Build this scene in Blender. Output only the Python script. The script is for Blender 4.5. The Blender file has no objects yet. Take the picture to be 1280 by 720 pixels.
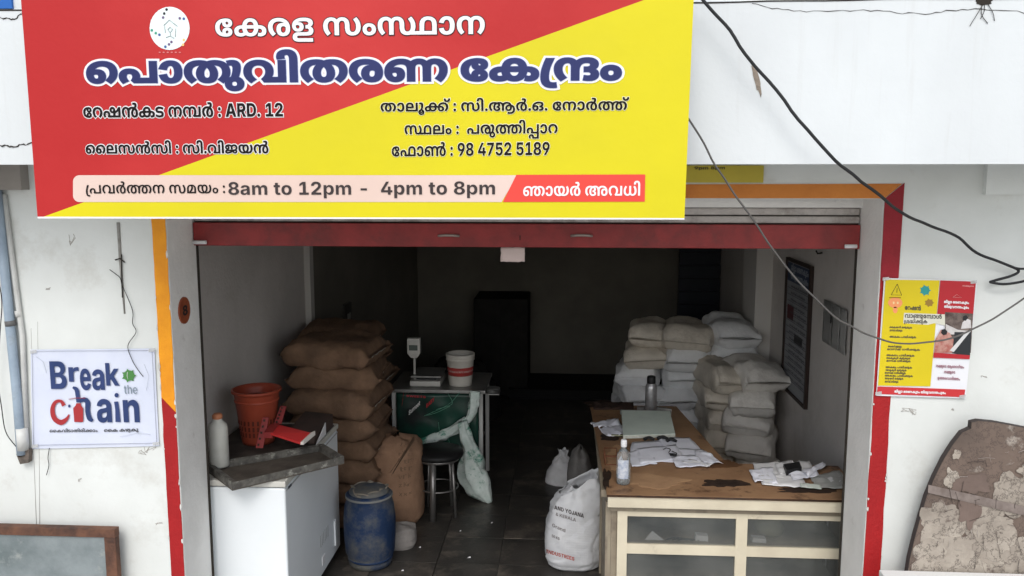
import bpy, math, random
from mathutils import Vector, Matrix, noise
from mathutils.geometry import delaunay_2d_cdt
from mathutils.bvhtree import BVHTree
R = math.radians
scn = bpy.context.scene
col = scn.collection
# ------------------------------------------------------------------ camera, sky, sun
CAM = Vector((0, -3.75, 2.4)); FPX = 1080.0; PITCH = R(7.7); YAW = R(3.6)
cam_data = bpy.data.cameras.new('camera'); cam = bpy.data.objects.new('camera', cam_data)
col.objects.link(cam); scn.camera = cam
cam.location = CAM; cam.rotation_euler = (R(90) - PITCH, 0, YAW)
cam_data.sensor_width = 36; cam_data.lens = 36 * FPX / 1280
cam_data.clip_start = 0.05; cam_data.clip_end = 500
SUN_EL = R(46); SUN_AZ = R(183)
world = bpy.data.worlds.new("World"); scn.world = world; world.use_nodes = True
wn = world.node_tree.nodes; wl = world.node_tree.links
sky = wn.new('ShaderNodeTexSky'); sky.sky_type = 'NISHITA'; sky.sun_disc = False
sky.sun_elevation = SUN_EL; sky.sun_rotation = SUN_AZ; sky.air_density = 1.0; sky.dust_density = 2.5; sky.ozone_density = 1.0
bg = wn['Background']; bg.inputs['Strength'].default_value = 0.15
hs = wn.new('ShaderNodeHueSaturation'); hs.inputs['Saturation'].default_value = 0.45   # thin overcast over the blue
wl.new(sky.outputs[0], hs.inputs['Color']); wl.new(hs.outputs[0], bg.inputs['Color'])
sd = bpy.data.lights.new('sun', 'SUN'); sd.energy = 0.6; sd.angle = R(25); sd.color = (1, 0.985, 0.96)
sun = bpy.data.objects.new('sun', sd); col.objects.link(sun)
sdir = Vector((math.sin(SUN_AZ) * math.cos(SUN_EL), math.cos(SUN_AZ) * math.cos(SUN_EL), math.sin(SUN_EL)))
sun.rotation_euler = sdir.to_track_quat('Z', 'Y').to_euler()
vs = scn.view_settings; vs.view_transform = 'Standard'; vs.look = 'None'; vs.exposure = 0.60; vs.gamma = 1
scn.render.resolution_x = 1024; scn.render.resolution_y = 576
try:
    scn.cycles.max_bounces = 8; scn.cycles.diffuse_bounces = 5; scn.cycles.transmission_bounces = 6
except Exception: pass

_f = Vector((-math.sin(YAW) * math.cos(PITCH), math.cos(YAW) * math.cos(PITCH), -math.sin(PITCH)))
_r = Vector((math.cos(YAW), math.sin(YAW), 0)); _u = _r.cross(_f)
def at(px, py, y=None, x=None, z=None):
    """the point on a plane of the place that the survey photograph shows at a pixel"""
    d = _f * FPX + _r * (px - 640) - _u * (py - 360)
    a, v = (1, y) if y is not None else ((0, x) if x is not None else (2, z))
    return CAM + d * ((v - CAM[a]) / d[a])

# ------------------------------------------------------------------ materials
def lin(c):
    return tuple(((v / 255) / 12.92 if v / 255 <= .04045 else ((v / 255 + .055) / 1.055) ** 2.4) for v in c)
MATS = {}
def M(name, c1, c2=None, scale=6, rough=.7, bump=0, bscale=80, metal=0, dirt=None, dscale=3, dlo=.55, dhi=.75,
      streak=0, weave=0, alpha=1, trans=0, spec=.3, stretch=(1, 1, 1), detail=5, coat=0, veins=None, vscale=8, vw=.02):
    if name in MATS: return MATS[name]
    m = bpy.data.materials.new(name); m.use_nodes = True; MATS[name] = m
    n = m.node_tree.nodes; l = m.node_tree.links; b = n['Principled BSDF']
    b.inputs['Roughness'].default_value = rough; b.inputs['Metallic'].default_value = metal
    b.inputs['Specular IOR Level'].default_value = spec
    if trans: b.inputs['Transmission Weight'].default_value = trans
    if coat: b.inputs['Coat Weight'].default_value = coat
    if alpha < 1: b.inputs['Alpha'].default_value = alpha
    tc = n.new('ShaderNodeTexCoord'); oi = n.new('ShaderNodeObjectInfo')
    off = n.new('ShaderNodeVectorMath'); off.operation = 'MULTIPLY_ADD'
    l.new(oi.outputs['Random'], off.inputs[0]); off.inputs[1].default_value = (17, 31, 47); l.new(tc.outputs['Object'], off.inputs[2])
    def ntex(sc, det=detail, st=None, rgh=.6):
        t = n.new('ShaderNodeTexNoise'); t.inputs['Scale'].default_value = sc; t.inputs['Detail'].default_value = det
        t.inputs['Roughness'].default_value = rgh
        src = off.outputs[0]
        if st:
            mp = n.new('ShaderNodeMapping'); mp.inputs['Scale'].default_value = st; l.new(src, mp.inputs[0]); src = mp.outputs[0]
        l.new(src, t.inputs['Vector']); return t.outputs['Fac']
    def ramp(src, lo, hi):
        r_ = n.new('ShaderNodeMapRange'); r_.inputs[1].default_value = lo; r_.inputs[2].default_value = hi
        l.new(src, r_.inputs[0]); return r_.outputs[0]
    def mix(fac, a, c):
        x = n.new('ShaderNodeMix'); x.data_type = 'RGBA'
        l.new(fac, x.inputs[0])
        for i, v in ((6, a), (7, c)):
            if isinstance(v, tuple): x.inputs[i].default_value = (*v, 1)
            else: l.new(v, x.inputs[i])
        return x.outputs[2]
    cur = tuple(c1)
    if c2 is not None: cur = mix(ramp(ntex(scale, st=stretch if stretch != (1, 1, 1) else None), .35, .65), cur, tuple(c2))
    if streak: cur = mix(ramp(ntex(5, 6, (6, 6, .35)), .56, .56 + .3 / streak), cur, tuple(dirt or (.1, .1, .08)))
    if dirt and not streak == 99: cur = mix(ramp(ntex(dscale, 8, None, .7), dlo, dhi), cur, tuple(dirt))
    if veins:
        vn = ntex(vscale, 9, None, .75); ab = n.new('ShaderNodeMath'); ab.operation = 'SUBTRACT'; l.new(vn, ab.inputs[0]); ab.inputs[1].default_value = .5
        a3 = n.new('ShaderNodeMath'); a3.operation = 'ABSOLUTE'; l.new(ab.outputs[0], a3.inputs[0]); cur = mix(ramp(a3.outputs[0], vw, vw * .2), cur, tuple(veins))
    if isinstance(cur, tuple): b.inputs['Base Color'].default_value = (*cur, 1)
    else: l.new(cur, b.inputs['Base Color'])
    if bump or weave:
        bp = n.new('ShaderNodeBump'); bp.inputs['Strength'].default_value = bump or .5; bp.inputs['Distance'].default_value = .01
        h = ntex(bscale, 6)
        if weave:
            w1 = n.new('ShaderNodeTexWave'); w1.inputs['Scale'].default_value = weave; w1.bands_direction = 'X'; w1.inputs['Distortion'].default_value = 1.5
            w2 = n.new('ShaderNodeTexWave'); w2.inputs['Scale'].default_value = weave; w2.bands_direction = 'Z'; w2.inputs['Distortion'].default_value = 1.5
            l.new(off.outputs[0], w1.inputs[0]); l.new(off.outputs[0], w2.inputs[0])
            ad = n.new('ShaderNodeMath'); l.new(w1.outputs['Fac'], ad.inputs[0]); l.new(w2.outputs['Fac'], ad.inputs[1])
            a2 = n.new('ShaderNodeMath'); a2.operation = 'MULTIPLY_ADD'; l.new(ad.outputs[0], a2.inputs[0]); a2.inputs[1].default_value = .03; l.new(h, a2.inputs[2]); h = a2.outputs[0]
        l.new(h, bp.inputs['Height']); l.new(bp.outputs[0], b.inputs['Normal'])
    return m

# ------------------------------------------------------------------ mesh helpers
class MB:
    def __init__(s): s.v = []; s.f = []; s.sm = []
    def add(s, vs_, fs, smooth=False):
        o = len(s.v); s.v += [tuple(p) for p in vs_]; s.f += [tuple(i + o for i in f) for f in fs]; s.sm += [smooth] * len(fs); return s
    def box(s, x0, x1, y0, y1, z0, z1):
        return s.add([(x0, y0, z0), (x1, y0, z0), (x1, y1, z0), (x0, y1, z0), (x0, y0, z1), (x1, y0, z1), (x1, y1, z1), (x0, y1, z1)],
                     [(3, 2, 1, 0), (4, 5, 6, 7), (0, 1, 5, 4), (1, 2, 6, 5), (2, 3, 7, 6), (3, 0, 4, 7)])
    def hexa(s, b, t):  # four bottom, four top points
        return s.add(list(b) + list(t), [(3, 2, 1, 0), (4, 5, 6, 7), (0, 1, 5, 4), (1, 2, 6, 5), (2, 3, 7, 6), (3, 0, 4, 7)])
    def prism(s, pts, d):  # polygon (3D points) extruded along d
        n_ = len(pts); d = Vector(d); p = [Vector(q) for q in pts]
        return s.add(p + [q + d for q in p], [tuple(range(n_)), tuple(range(2 * n_ - 1, n_ - 1, -1))] + [(i, i + n_, (i + 1) % n_ + n_, (i + 1) % n_) for i in range(n_)])
    def tube(s, path, r, n_=8, cap=True):
        P = [Vector(p) for p in path]; rs = r if isinstance(r, (list, tuple)) else [r] * len(P)
        V = []; up = None
        for i, p in enumerate(P):
            t = (P[min(i + 1, len(P) - 1)] - P[max(i - 1, 0)]).normalized()
            if up is None: up = t.orthogonal().normalized()
            up = (up - t * up.dot(t)).normalized(); sd_ = t.cross(up)
            V += [p + (up * math.cos(a) + sd_ * math.sin(a)) * rs[i] for a in (2 * math.pi * k / n_ for k in range(n_))]
        F = [(i * n_ + k, i * n_ + (k + 1) % n_, (i + 1) * n_ + (k + 1) % n_, (i + 1) * n_ + k) for i in range(len(P) - 1) for k in range(n_)]
        if cap: F += [tuple(range(n_ - 1, -1, -1)), tuple((len(P) - 1) * n_ + k for k in range(n_))]
        return s.add(V, F, True)
    def lathe(s, prof, c=(0, 0, 0), n_=24, smooth=True):  # prof: (r, z)
        V = [(c[0] + r * math.cos(2 * math.pi * k / n_), c[1] + r * math.sin(2 * math.pi * k / n_), c[2] + z) for r, z in prof for k in range(n_)]
        F = [(i * n_ + k, i * n_ + (k + 1) % n_, (i + 1) * n_ + (k + 1) % n_, (i + 1) * n_ + k) for i in range(len(prof) - 1) for k in range(n_)]
        F += [tuple(range(n_ - 1, -1, -1)), tuple((len(prof) - 1) * n_ + k for k in range(n_))]
        return s.add(V, F, smooth)
    def grid(s, fn, nu, nv, smooth=True):
        V = [fn(i / nu, j / nv) for j in range(nv + 1) for i in range(nu + 1)]
        F = [(j * (nu + 1) + i, j * (nu + 1) + i + 1, (j + 1) * (nu + 1) + i + 1, (j + 1) * (nu + 1) + i) for j in range(nv) for i in range(nu)]
        return s.add(V, F, smooth)
    def mesh(s, name, org=(0, 0, 0)):
        me = bpy.data.meshes.new(name); o = Vector(org)
        me.from_pydata([Vector(p) - o for p in s.v], [], s.f); me.polygons.foreach_set('use_smooth', s.sm); me.update(); return me

def root_loc(p):
    while p.parent: p = p.parent
    return p.location
def put(name, mb, mat, parent=None, org=None, bevel=0, solid=0, kind=None, label=None, cat=None, group=None, sharp=True):
    """one mesh object; points are given in world coordinates"""
    if parent is not None: o_ = root_loc(parent)
    elif org is not None: o_ = Vector(org)
    else:
        xs = [p[0] for p in mb.v]; ys = [p[1] for p in mb.v]; zs = [p[2] for p in mb.v]
        o_ = Vector(((min(xs) + max(xs)) / 2, (min(ys) + max(ys)) / 2, min(zs)))
    me = mb.mesh(name, o_); me.materials.append(mat)
    ob = bpy.data.objects.new(name, me); col.objects.link(ob)
    if parent is not None: ob.parent = parent
    else: ob.location = o_
    if bevel:
        md = ob.modifiers.new('bevel', 'BEVEL'); md.width = bevel; md.segments = 2; md.limit_method = 'ANGLE'; md.angle_limit = R(40)
        me.polygons.foreach_set('use_smooth', [True] * len(me.polygons))
        w = ob.modifiers.new('wn', 'WEIGHTED_NORMAL'); w.keep_sharp = True
    if solid:
        md = ob.modifiers.new('solid', 'SOLIDIFY'); md.thickness = solid; md.offset = 0
    props(ob, label, cat, group, kind); return ob
def props(ob, label=None, cat=None, group=None, kind=None):
    if label: ob['label'] = label
    if cat: ob['category'] = cat
    if group: ob['group'] = group
    if kind: ob['kind'] = kind
def thing(name, loc, label, cat, group=None):
    o = bpy.data.objects.new(name, None); o.location = loc; o.empty_display_size = .05; col.objects.link(o); props(o, label, cat, group); return o
def B(*a): return MB().box(*a)
def cr(pts, sub=6):
    """smooth curve through points"""
    P = [Vector(p) for p in pts]; P = [2 * P[0] - P[1]] + P + [2 * P[-1] - P[-2]]; out = []
    for i in range(1, len(P) - 2):
        for k in range(sub):
            t = k / sub; a, b_, c, d = P[i - 1:i + 3]
            out.append(.5 * ((2 * b_) + (c - a) * t + (2 * a - 5 * b_ + 4 * c - d) * t * t + (3 * b_ - a - 3 * c + d) * t ** 3))
    out.append(P[-2]); return out
def nz(p, s=1.0, seed=0): return noise.noise(Vector((p[0] * s + seed * 7.3, p[1] * s - seed * 3.1, p[2] * s + seed * 1.7)))

GLYPHS = {
6:(201,'100,-5 q-27,0 q-40,20 q-21,35 0,22 q0,23 q22,35 q40,19 26,0 q27,0 q40,-19 q23,-34 0,-24 q0,-23 q-23,-35 q-40,-19;100,108 q-14,0 q-20,-18 0,-18 q0,-17 q20,-19 15,0 q14,0 q20,18 0,18 q0,18 q-20,18'),
9:(664,'162,230 q23,0 q52,-9 22,-9 q5,-2 q6,-5 4,-2 q13,-4 q21,-16 q13,-21 0,-13 q0,-10 q-7,-17 q-16,-14 -13,-6 -1,4 q19,-7 q22,-25 0,-19 q0,-16 q-17,-27 q-39,-17 -33,0 q-37,0 q-46,27 q-22,45 0,28 q0,23 q15,42 q32,35 26,14 q2,1 q5,3 3,1 q16,7 q42,9 23,0 q28,0 q38,-11 q29,-18 11,-12 25,-101 0,-88 -60,0 0,100 q0,30 q-9,34 -14,11 q-9,7 q-23,7 -16,0 q-13,0 q-22,-3 -8,-2 q-18,-5 q-25,-19 q-15,-25 q-7,-27 0,-12 q0,-32 q24,-27 23,0 q17,0 q17,11 0,11 q0,11 q-19,12 -18,0 -11,0 0,41 8,0 q19,0 q16,14 0,11 q0,12 q-21,19 -29,5 q-9,2 q-25,3 -14,0 q-31,0 q-40,-20 q-19,-34 0,-23 q0,-18 q9,-29 q18,-26 14,-13 -40,-31 q-18,15 q-27,33 q-16,42 0,27 q0,22 q15,42 q34,34 q57,20;552,-5 q-31,0 q-39,24 q-18,40 0,23 q0,37 q41,45 39,0 q24,0 q37,-24 q22,-38 1,-20 -22,1 q-3,10 q-13,18 q-19,13 -12,0 q-20,0 q-17,-23 0,-20 q0,-13 q7,-20 q14,-11 12,0 q12,0 q16,13 q9,25 0,21 q0,5 q-2,15 -1,7 q0,2 q1,4 0,2 q-3,15 q-21,25 q-38,16 -27,0 q-18,0 q-23,-6 -11,-8 q-7,-6 q-11,-17 q-5,-29 0,-23 0,-14 -35,104 q11,11 q29,19 q42,12 30,0 q36,0 q55,-21 q37,-37 q19,-49 0,-28 q0,-35 q-24,-44 q-44,-21'),
10:(733,'162,230 q23,0 q52,-9 22,-9 q5,-2 q6,-5 4,-2 q13,-4 q21,-16 q13,-21 0,-13 q0,-10 q-7,-17 q-16,-14 -13,-6 -1,4 q19,-7 q22,-25 0,-19 q0,-16 q-17,-27 q-39,-17 -33,0 q-37,0 q-46,27 q-22,45 0,28 q0,23 q15,42 q32,35 26,14 q2,1 q5,3 3,1 q16,7 q42,9 23,0 q28,0 q38,-11 q29,-18 11,-12 25,-101 0,-88 -60,0 0,100 q0,30 q-9,34 -14,11 q-9,7 q-23,7 -16,0 q-13,0 q-22,-3 -8,-2 q-18,-5 q-25,-19 q-15,-25 q-7,-27 0,-12 q0,-32 q24,-27 23,0 q17,0 q17,11 0,11 q0,11 q-19,12 -18,0 -11,0 0,41 8,0 q19,0 q16,14 0,11 q0,12 q-21,19 -29,5 q-9,2 q-25,3 -14,0 q-31,0 q-40,-20 q-19,-34 0,-23 q0,-18 q9,-29 q18,-26 14,-13 -40,-31 q-18,15 q-27,33 q-16,42 0,27 q0,22 q15,42 q34,34 q57,20;498,230 q37,0 q56,-24 q36,-42 6,-28 q3,-10 q2,-22 0,-12 q0,-34 q-22,-42 q-42,-21 -30,0 q-29,0 q-39,21 q-19,35 0,22 q0,42 q61,46 54,0 q11,0 q14,-1 5,-1 15,-1 q33,-6 q48,-33 q25,-49 0,-30 q0,-24 q-16,-44 q-32,-33 q-53,-19 -36,0 q-20,0 q-37,5 -16,5 17,41 q13,-4 q24,-4 17,0 q24,0 q32,14 q18,22 q8,28 0,13 q0,20 q-11,28 q-20,20 -13,6 -15,2 q-6,2 q-16,2 -9,0 q-21,0 q-27,-12 q-14,-22 0,-14 q0,-10 q7,-16 q14,-9 11,0 q18,0 q19,25 0,30 q0,14 q-5,25 -5,11 -3,9 q-7,12 q-21,16 q-29,8 -18,0 q-13,0 q-23,-6 -10,-8 q-7,-6 q-11,-17 q-5,-29 0,-24 0,-13 -36,104 q11,11 q30,19 q40,12'),
13:(304,'151,230 q40,0 q52,-20 q33,-32 q14,-40 0,-20 q0,-29 q-17,-43 -18,-14 q-14,-12 q-36,-14 q-46,-6 -31,0 -6,0 q-17,0 q-15,-2 -4,-2 q-5,-2 q-4,-8 0,-4 q0,-4 q3,-7 4,-3 q5,-3 q15,-2 17,0 161,0 0,-43 -169,0 q-23,0 q-36,7 -11,7 q-13,7 q-12,24 0,15 q0,15 q12,25 14,9 q10,6 q32,7 28,0 1,0 q29,0 q38,5 q25,11 8,9 q8,9 q7,25 0,17 q0,11 q-8,25 q-19,21 q-32,12 -24,0 q-16,0 q-27,-4 q-21,-10 q-14,-15 -4,-11 q0,-1 q0,-2 0,-2 q-1,-3 q-1,-8 0,-7 q0,-17 q15,-19 14,0 q12,0 q12,15 0,10 q0,7 q-5,11 q-11,7 -8,0 q-13,0 q-19,-8 -9,-4 -33,4 q8,9 q28,20 q33,13 16,0 q24,0 q29,-16 q14,-27 0,-15 q0,-17 q-16,-29 q-34,-17 -28,0 q-22,0 q-36,18 q-19,35 0,24 q0,20 q18,37 q35,29 q50,16'),
20:(335,'198,230 q44,0 q53,-18 q23,-29 0,-19 q0,-11 q-8,-20 q-16,-15 -14,-7 -1,2 q22,-7 q21,-29 0,-19 q0,-30 q-41,-33 -40,0 q-16,0 q-22,3 -9,2 8,41 q5,-1 q15,-3 9,0 q17,0 q15,12 0,13 q0,6 q-5,10 -5,4 q-5,4 q-17,4 -18,0 -7,0 0,42 7,0 q17,0 q16,4 6,6 q3,3 q3,7 0,6 q0,14 q-30,15 -34,0 q-25,0 q-45,-11 q-35,-21 q-20,-33 0,-22 0,-5 q0,-23 q10,-26 q16,-11 10,0 q8,0 q12,8 q6,14 0,10 q0,15 q-14,17 -15,0 q-15,0 q-27,-17 -13,-15 -5,40 q11,12 q38,20 25,0 q23,0 q32,-17 q17,-31 0,-21 q0,-24 q-19,-33 q-36,-18 -26,0 q-25,0 q-42,21 q-25,45 0,34 q0,33 q26,50 q49,34 q67,18'),
23:(461,'93,-5 q-40,0 q-41,37 0,32 q0,20 q18,29 16,9 q10,6 q25,8 q35,3 27,0 180,0 q37,0 q45,-8 17,-12 q12,-8 q15,-26 0,-21 q0,-34 q-46,-35 -36,0 q-9,0 q-18,3 -9,2 10,41 q5,-2 q11,-2 6,0 q14,0 q15,14 0,13 q0,10 q-8,11 -6,4 q-8,5 q-22,3 -20,0 -199,0 q-19,0 q-21,-3 -8,-5 q-5,-4 q-8,-11 0,-8 q0,-10 q8,-13 q15,-6 12,0 q10,0 q23,8 13,10 25,-37 q-13,-9 q-25,-10 q-27,-4;232,230 q39,0 q48,-30 q22,-53 0,-34 q0,-38 q-25,-53 q-49,-27 -34,0 q-27,0 q-42,17 -14,15 q-14,16 q-14,44 0,26 q0,54 q58,63;232,187 q-26,0 q-26,-38 0,-36 q0,-24 q12,-34 q23,-18 17,0 q17,0 q22,18 q12,34 0,24 q0,25 q-11,33 q-23,16'),
25:(391,'266,230 q34,0 q49,-27 q27,-49 0,-34 q0,-26 q-13,-43 q-25,-38 -19,-18 -42,31 q14,15 q17,30 q8,30 0,16 q0,24 q-13,31 q-23,15 -14,0 q-11,0 q-16,-8 -4,-8 q-6,-8 q-4,-26 0,-24 0,-9 q0,-18 q-5,-30 q-10,-25 -9,-9 q-12,-13 q-38,-14 -26,0 q-34,0 q-49,27 q-27,50 0,34 q0,26 q13,44 q26,37 18,17 41,-30 q-14,-16 q-17,-29 q-7,-30 0,-17 q0,-25 q13,-30 q21,-15 14,0 q12,0 q16,8 5,8 q5,8 q4,25 0,21 0,12 q0,29 q13,41 14,14 q12,11 q34,15'),
30:(403,'128,230 q24,0 q36,-8 q27,-15 11,-10 -16,3 q15,15 q40,15 25,0 q36,0 q43,-24 q19,-38 0,-20 q0,-17 q-8,-26 q-18,-20 -14,-8 -87,-13 -49,-4 q-12,-1 q-29,-1 -12,0 -62,0 q-12,0 q-12,-2 -4,-2 q-1,-2 q-2,-4 0,-2 q0,-5 q5,-6 q10,-2 7,0 q14,0 q24,3 q27,7 16,5 q14,4 q27,8 q26,7 q23,6 8,1 q10,3 q12,6 q8,7 q9,4 7,0 q16,0 q29,-9 q19,-21 0,-18 q0,-25 q-35,-26 -33,0 q-27,0 q-30,16 q-14,24 0,13 q0,16 q16,20 8,4 48,0 q-4,-2 q-12,-10 q-10,-14 0,-10 q0,-12 q12,-11 11,0 q12,0 q11,10 0,7 q0,6 q-6,8 q-10,3 -7,0 q-10,0 q-16,-7 -10,-8 1,10 q-5,-5 q-17,-12 q-24,-14 -17,-6 q-25,-9 q-39,-11 q-38,-6 -23,0 q-20,0 q-32,9 q-19,22 0,19 q0,13 q11,20 11,6 q10,6 q31,5 25,0 124,0 q21,0 q30,1 q21,4 8,3 q14,5 q13,20 0,16 q0,12 q-10,20 q-22,12 -17,0 q-11,0 q-14,-6 -4,-5 q-6,-6 q-5,-20 0,-17 0,-28 -53,0 0,16 q0,21 q-7,27 -11,9 q-6,6 q-23,8 -18,0 q-14,0 q-33,-5 -9,-8 q-1,-1 q-1,-4 -1,-2 q-3,-4 q-2,-9 0,-6 q0,-13 q13,-10 9,0 q8,0 q9,6 q4,8 0,5 q0,9 q-12,11 -12,0 q-8,0 q-16,-4 -6,-2 -19,8 q10,10 q36,10 19,0 q17,0 q25,-11 q13,-20 0,-14 q0,-13 q-13,-22 q-29,-14 -25,0 q-31,0 q-37,30 0,27 q0,23 q26,33 q50,19'),
32:(648,'160,230 q36,0 q48,-21 20,-20 -7,-4 25,-101 0,-84 -59,0 0,108 q0,30 q-10,28 -8,7 q-8,7 q-21,7 -17,0 q-26,0 q-40,-20 q-24,-41 0,-30 0,-1 q0,-23 q10,-26 q16,-11 10,0 q8,0 q12,8 q6,13 0,11 q0,15 q-14,17 -15,0 q-15,0 q-27,-17 -13,-15 -5,40 q11,12 q39,20 25,0 q23,0 q32,-17 q16,-31 0,-21 q0,-24 q-19,-33 q-36,-18 -26,0 q-24,0 q-42,21 q-26,45 0,36 q0,43 q38,59 q66,31;356,230 q20,0 q37,-8 17,-8 11,-5 q35,-18 q40,-60 0,-39 q0,-32 q-22,-44 q-43,-21 -30,0 q-31,0 q-43,23 q-22,43 0,31 q0,24 q19,43 q35,35 24,13 14,6 q16,8 q40,9 26,0 q37,0 q52,-20 q31,-34 q15,-42 0,-22 q0,-27 q-16,-42 q-28,-33 -19,-15 -38,31 q12,12 q18,24 q10,30 0,20 q0,23 q-18,35 q-35,19 -26,0 q-13,0 q-19,-2 -9,-2 -6,-1 q-21,-8 q-28,-29 q-14,-35 0,-18 q0,-23 q10,-24 q17,-10 10,0 q9,0 q17,10 q10,24 0,20 q0,21 q-14,35 q-25,27 -18,8 -10,3 q-5,1 q-11,2 q-12,1 -7,0 q-19,0 q-23,-10 -7,-5 q-14,-11 q-10,-35 0,-31 0,-89 -55,0 0,105 20,76 q11,11 q30,18 q40,12'),
33:(245,'118,230 q38,0 q61,-16 20,-11 -24,-38 q-21,10 q-42,11 -28,0 q-18,0 q-22,-7 q-11,-11 0,-8 q0,-5 q3,-7 4,-4 q6,-5 q22,-3 17,0 11,0 q35,0 q40,-14 12,-14 q6,-8 q7,-21 0,-13 q0,-20 q-24,-33 q-48,-18 -37,0 q-37,0 q-58,15 -24,13 23,39 q14,-7 q28,-11 q31,-5 19,0 q19,0 q23,7 q11,13 0,8 q0,5 q-4,10 -6,3 q-5,4 q-16,3 -20,0 -7,0 q-33,0 q-46,13 -12,14 q-7,7 q-7,20 0,13 q0,20 q23,32 q48,19'),
37:(595,'160,230 q36,0 q48,-21 20,-20 -15,9 q14,16 q39,16 23,0 q26,0 q33,-16 15,-16 -5,1 q16,16 q37,15 26,0 q34,0 q48,-29 q25,-50 0,-31 q0,-26 q-14,-44 q-24,-38 -18,-17 -42,31 q14,15 q16,30 q8,29 0,16 q0,24 q-14,31 q-24,16 -16,0 q-8,0 q-16,-7 -5,-6 q-6,-8 q-4,-22 0,-23 0,-121 -59,0 0,124 q0,20 q-5,24 -7,7 q-5,6 q-15,6 -11,0 q-10,0 q-16,-7 -5,-6 q-7,-7 q-5,-23 0,-24 0,-120 -59,0 0,107 q0,31 q-10,28 -8,7 q-8,7 q-21,7 -17,0 q-26,0 q-40,-20 q-24,-41 0,-30 0,-1 q0,-23 q10,-25 q16,-12 10,0 q8,0 q12,8 q6,13 0,11 q0,15 q-14,17 -15,0 q-15,0 q-27,-17 -13,-15 -5,40 q11,12 q39,20 25,0 q23,0 q32,-17 q16,-31 0,-21 q0,-24 q-19,-33 q-36,-18 -26,0 q-24,0 q-42,21 q-26,45 0,36 q0,43 q38,59 q66,31'),
38:(454,'226,-5 q-31,0 q-42,23 q-23,43 0,31 q0,24 q19,43 q35,35 24,13 15,6 q15,8 q39,9 27,0 q37,0 q52,-20 q32,-34 q14,-42 0,-22 q0,-27 q-16,-42 q-28,-33 -18,-15 -39,31 q12,12 q18,24 q11,30 0,20 q0,23 q-19,35 q-35,19 -25,0 q-14,0 q-19,-2 -8,-2 -7,-1 q-20,-8 q-28,-29 q-14,-35 0,-18 q0,-23 q10,-24 q17,-10 9,0 q9,0 q17,10 q10,24 0,20 q0,21 q-14,35 q-25,27 -18,8 -10,3 q-7,2 q-16,2 -9,0 q-30,0 q-39,-20 q-19,-34 0,-23 q0,-18 q9,-29 q18,-26 14,-13 -40,-31 q-18,15 q-27,33 q-16,42 0,27 q0,22 q15,42 q32,34 q55,20 39,0 q24,0 q38,-8 17,-8 11,-5 q35,-18 q41,-60 0,-39 q0,-32 q-22,-44 q-43,-21'),
40:(286,'170,230 q33,0 q43,-17 q22,-29 0,-18 q0,-18 q-17,-26 -21,-11 -1,2 q22,-7 q21,-29 0,-19 q0,-30 q-42,-33 -41,0 q-17,0 q-26,3 -10,2 7,41 q10,-1 q16,-3 9,0 q18,0 q17,12 0,13 q0,6 q-5,10 -5,4 q-5,4 q-17,4 -15,0 -21,0 0,42 20,0 q12,0 q18,5 6,5 q3,3 q4,9 0,6 q0,13 q-20,14 -20,0 q-30,0 q-40,-25 q-20,-46 0,-30 q0,-20 q5,-40 5,-17 -55,-11 q-7,20 q-8,50 0,21 q0,43 q34,63 q68,35'),
41:(398,'272,-5 q-19,0 q-25,7 q-21,14 -11,10 5,0 q-15,-16 q-37,-15 -26,0 q-34,0 q-49,29 q-25,50 0,31 q0,26 q13,43 q25,38 18,18 42,-31 q-14,-15 q-17,-30 q-7,-29 0,-16 q0,-24 q15,-32 q25,-15 14,0 q12,0 q14,8 5,5 q5,7 q4,21 0,17 0,129 59,0 0,-129 q0,-18 q4,-20 6,-7 q4,-6 q14,-7 12,0 q14,0 q25,14 q16,31 0,24 q0,17 q-8,30 q-16,30 -14,15 42,31 q18,-18 q25,-37 q13,-43 0,-25 q0,-32 q-26,-51 q-50,-29'),
42:(398,'126,230 q19,0 q25,-7 q21,-13 10,-11 -5,0 q16,16 q36,15 27,0 q34,0 q48,-29 q26,-50 0,-31 q0,-26 q-13,-44 q-25,-37 -18,-18 -42,31 q14,15 q16,30 q8,29 0,16 q0,24 q-15,32 q-25,15 -15,0 q-11,0 q-15,-8 -4,-5 q-5,-7 q-5,-21 0,-18 0,-128 -59,0 0,129 q0,18 q-4,20 -5,7 q-4,6 q-15,7 -12,0 q-13,0 q-25,-14 q-16,-31 0,-24 q0,-17 q7,-30 q17,-30 14,-15 -42,-31 q-18,18 q-25,37 q-13,43 0,25 q0,32 q26,50 q49,30'),
44:(390,'106,145 q33,0 q41,-23 q20,-35 0,-19 q0,-12 q-8,-21 -4,-7 -3,14 121,0 0,183 59,0 0,-225 -216,0 -21,23 q5,7 q9,20 0,14 q0,17 q-17,22 -18,0 q-13,0 q-16,-10 q-8,-17 0,-11 q0,-17 q12,-21 6,-9 -46,-23 q-14,17 q-16,34 0,22 q0,23 q24,35 q42,19'),
45:(500,'106,145 q33,0 q41,-23 q20,-35 0,-19 q0,-12 q-8,-21 -4,-7 -5,14 118,0 0,-42 -152,0 -21,23 q5,7 q9,20 0,14 q0,17 q-17,22 -18,0 q-13,0 q-16,-10 q-8,-17 0,-11 q0,-17 q12,-21 6,-9 -46,-23 q-14,17 q-16,34 0,22 q0,23 q24,35 q42,19;364,230 q27,0 q43,-15 14,-13 q15,-14 q14,-40 0,-34 0,-114 -226,0 0,111 q0,25 q6,33 q14,23 10,10 q14,13 q42,15;365,187 q-14,0 q-19,-7 -7,-7 q-7,-8 q-8,-25 0,-27 0,-71 108,0 0,67 q0,29 q-8,27 -7,8 q-6,7 q-20,7'),
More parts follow.
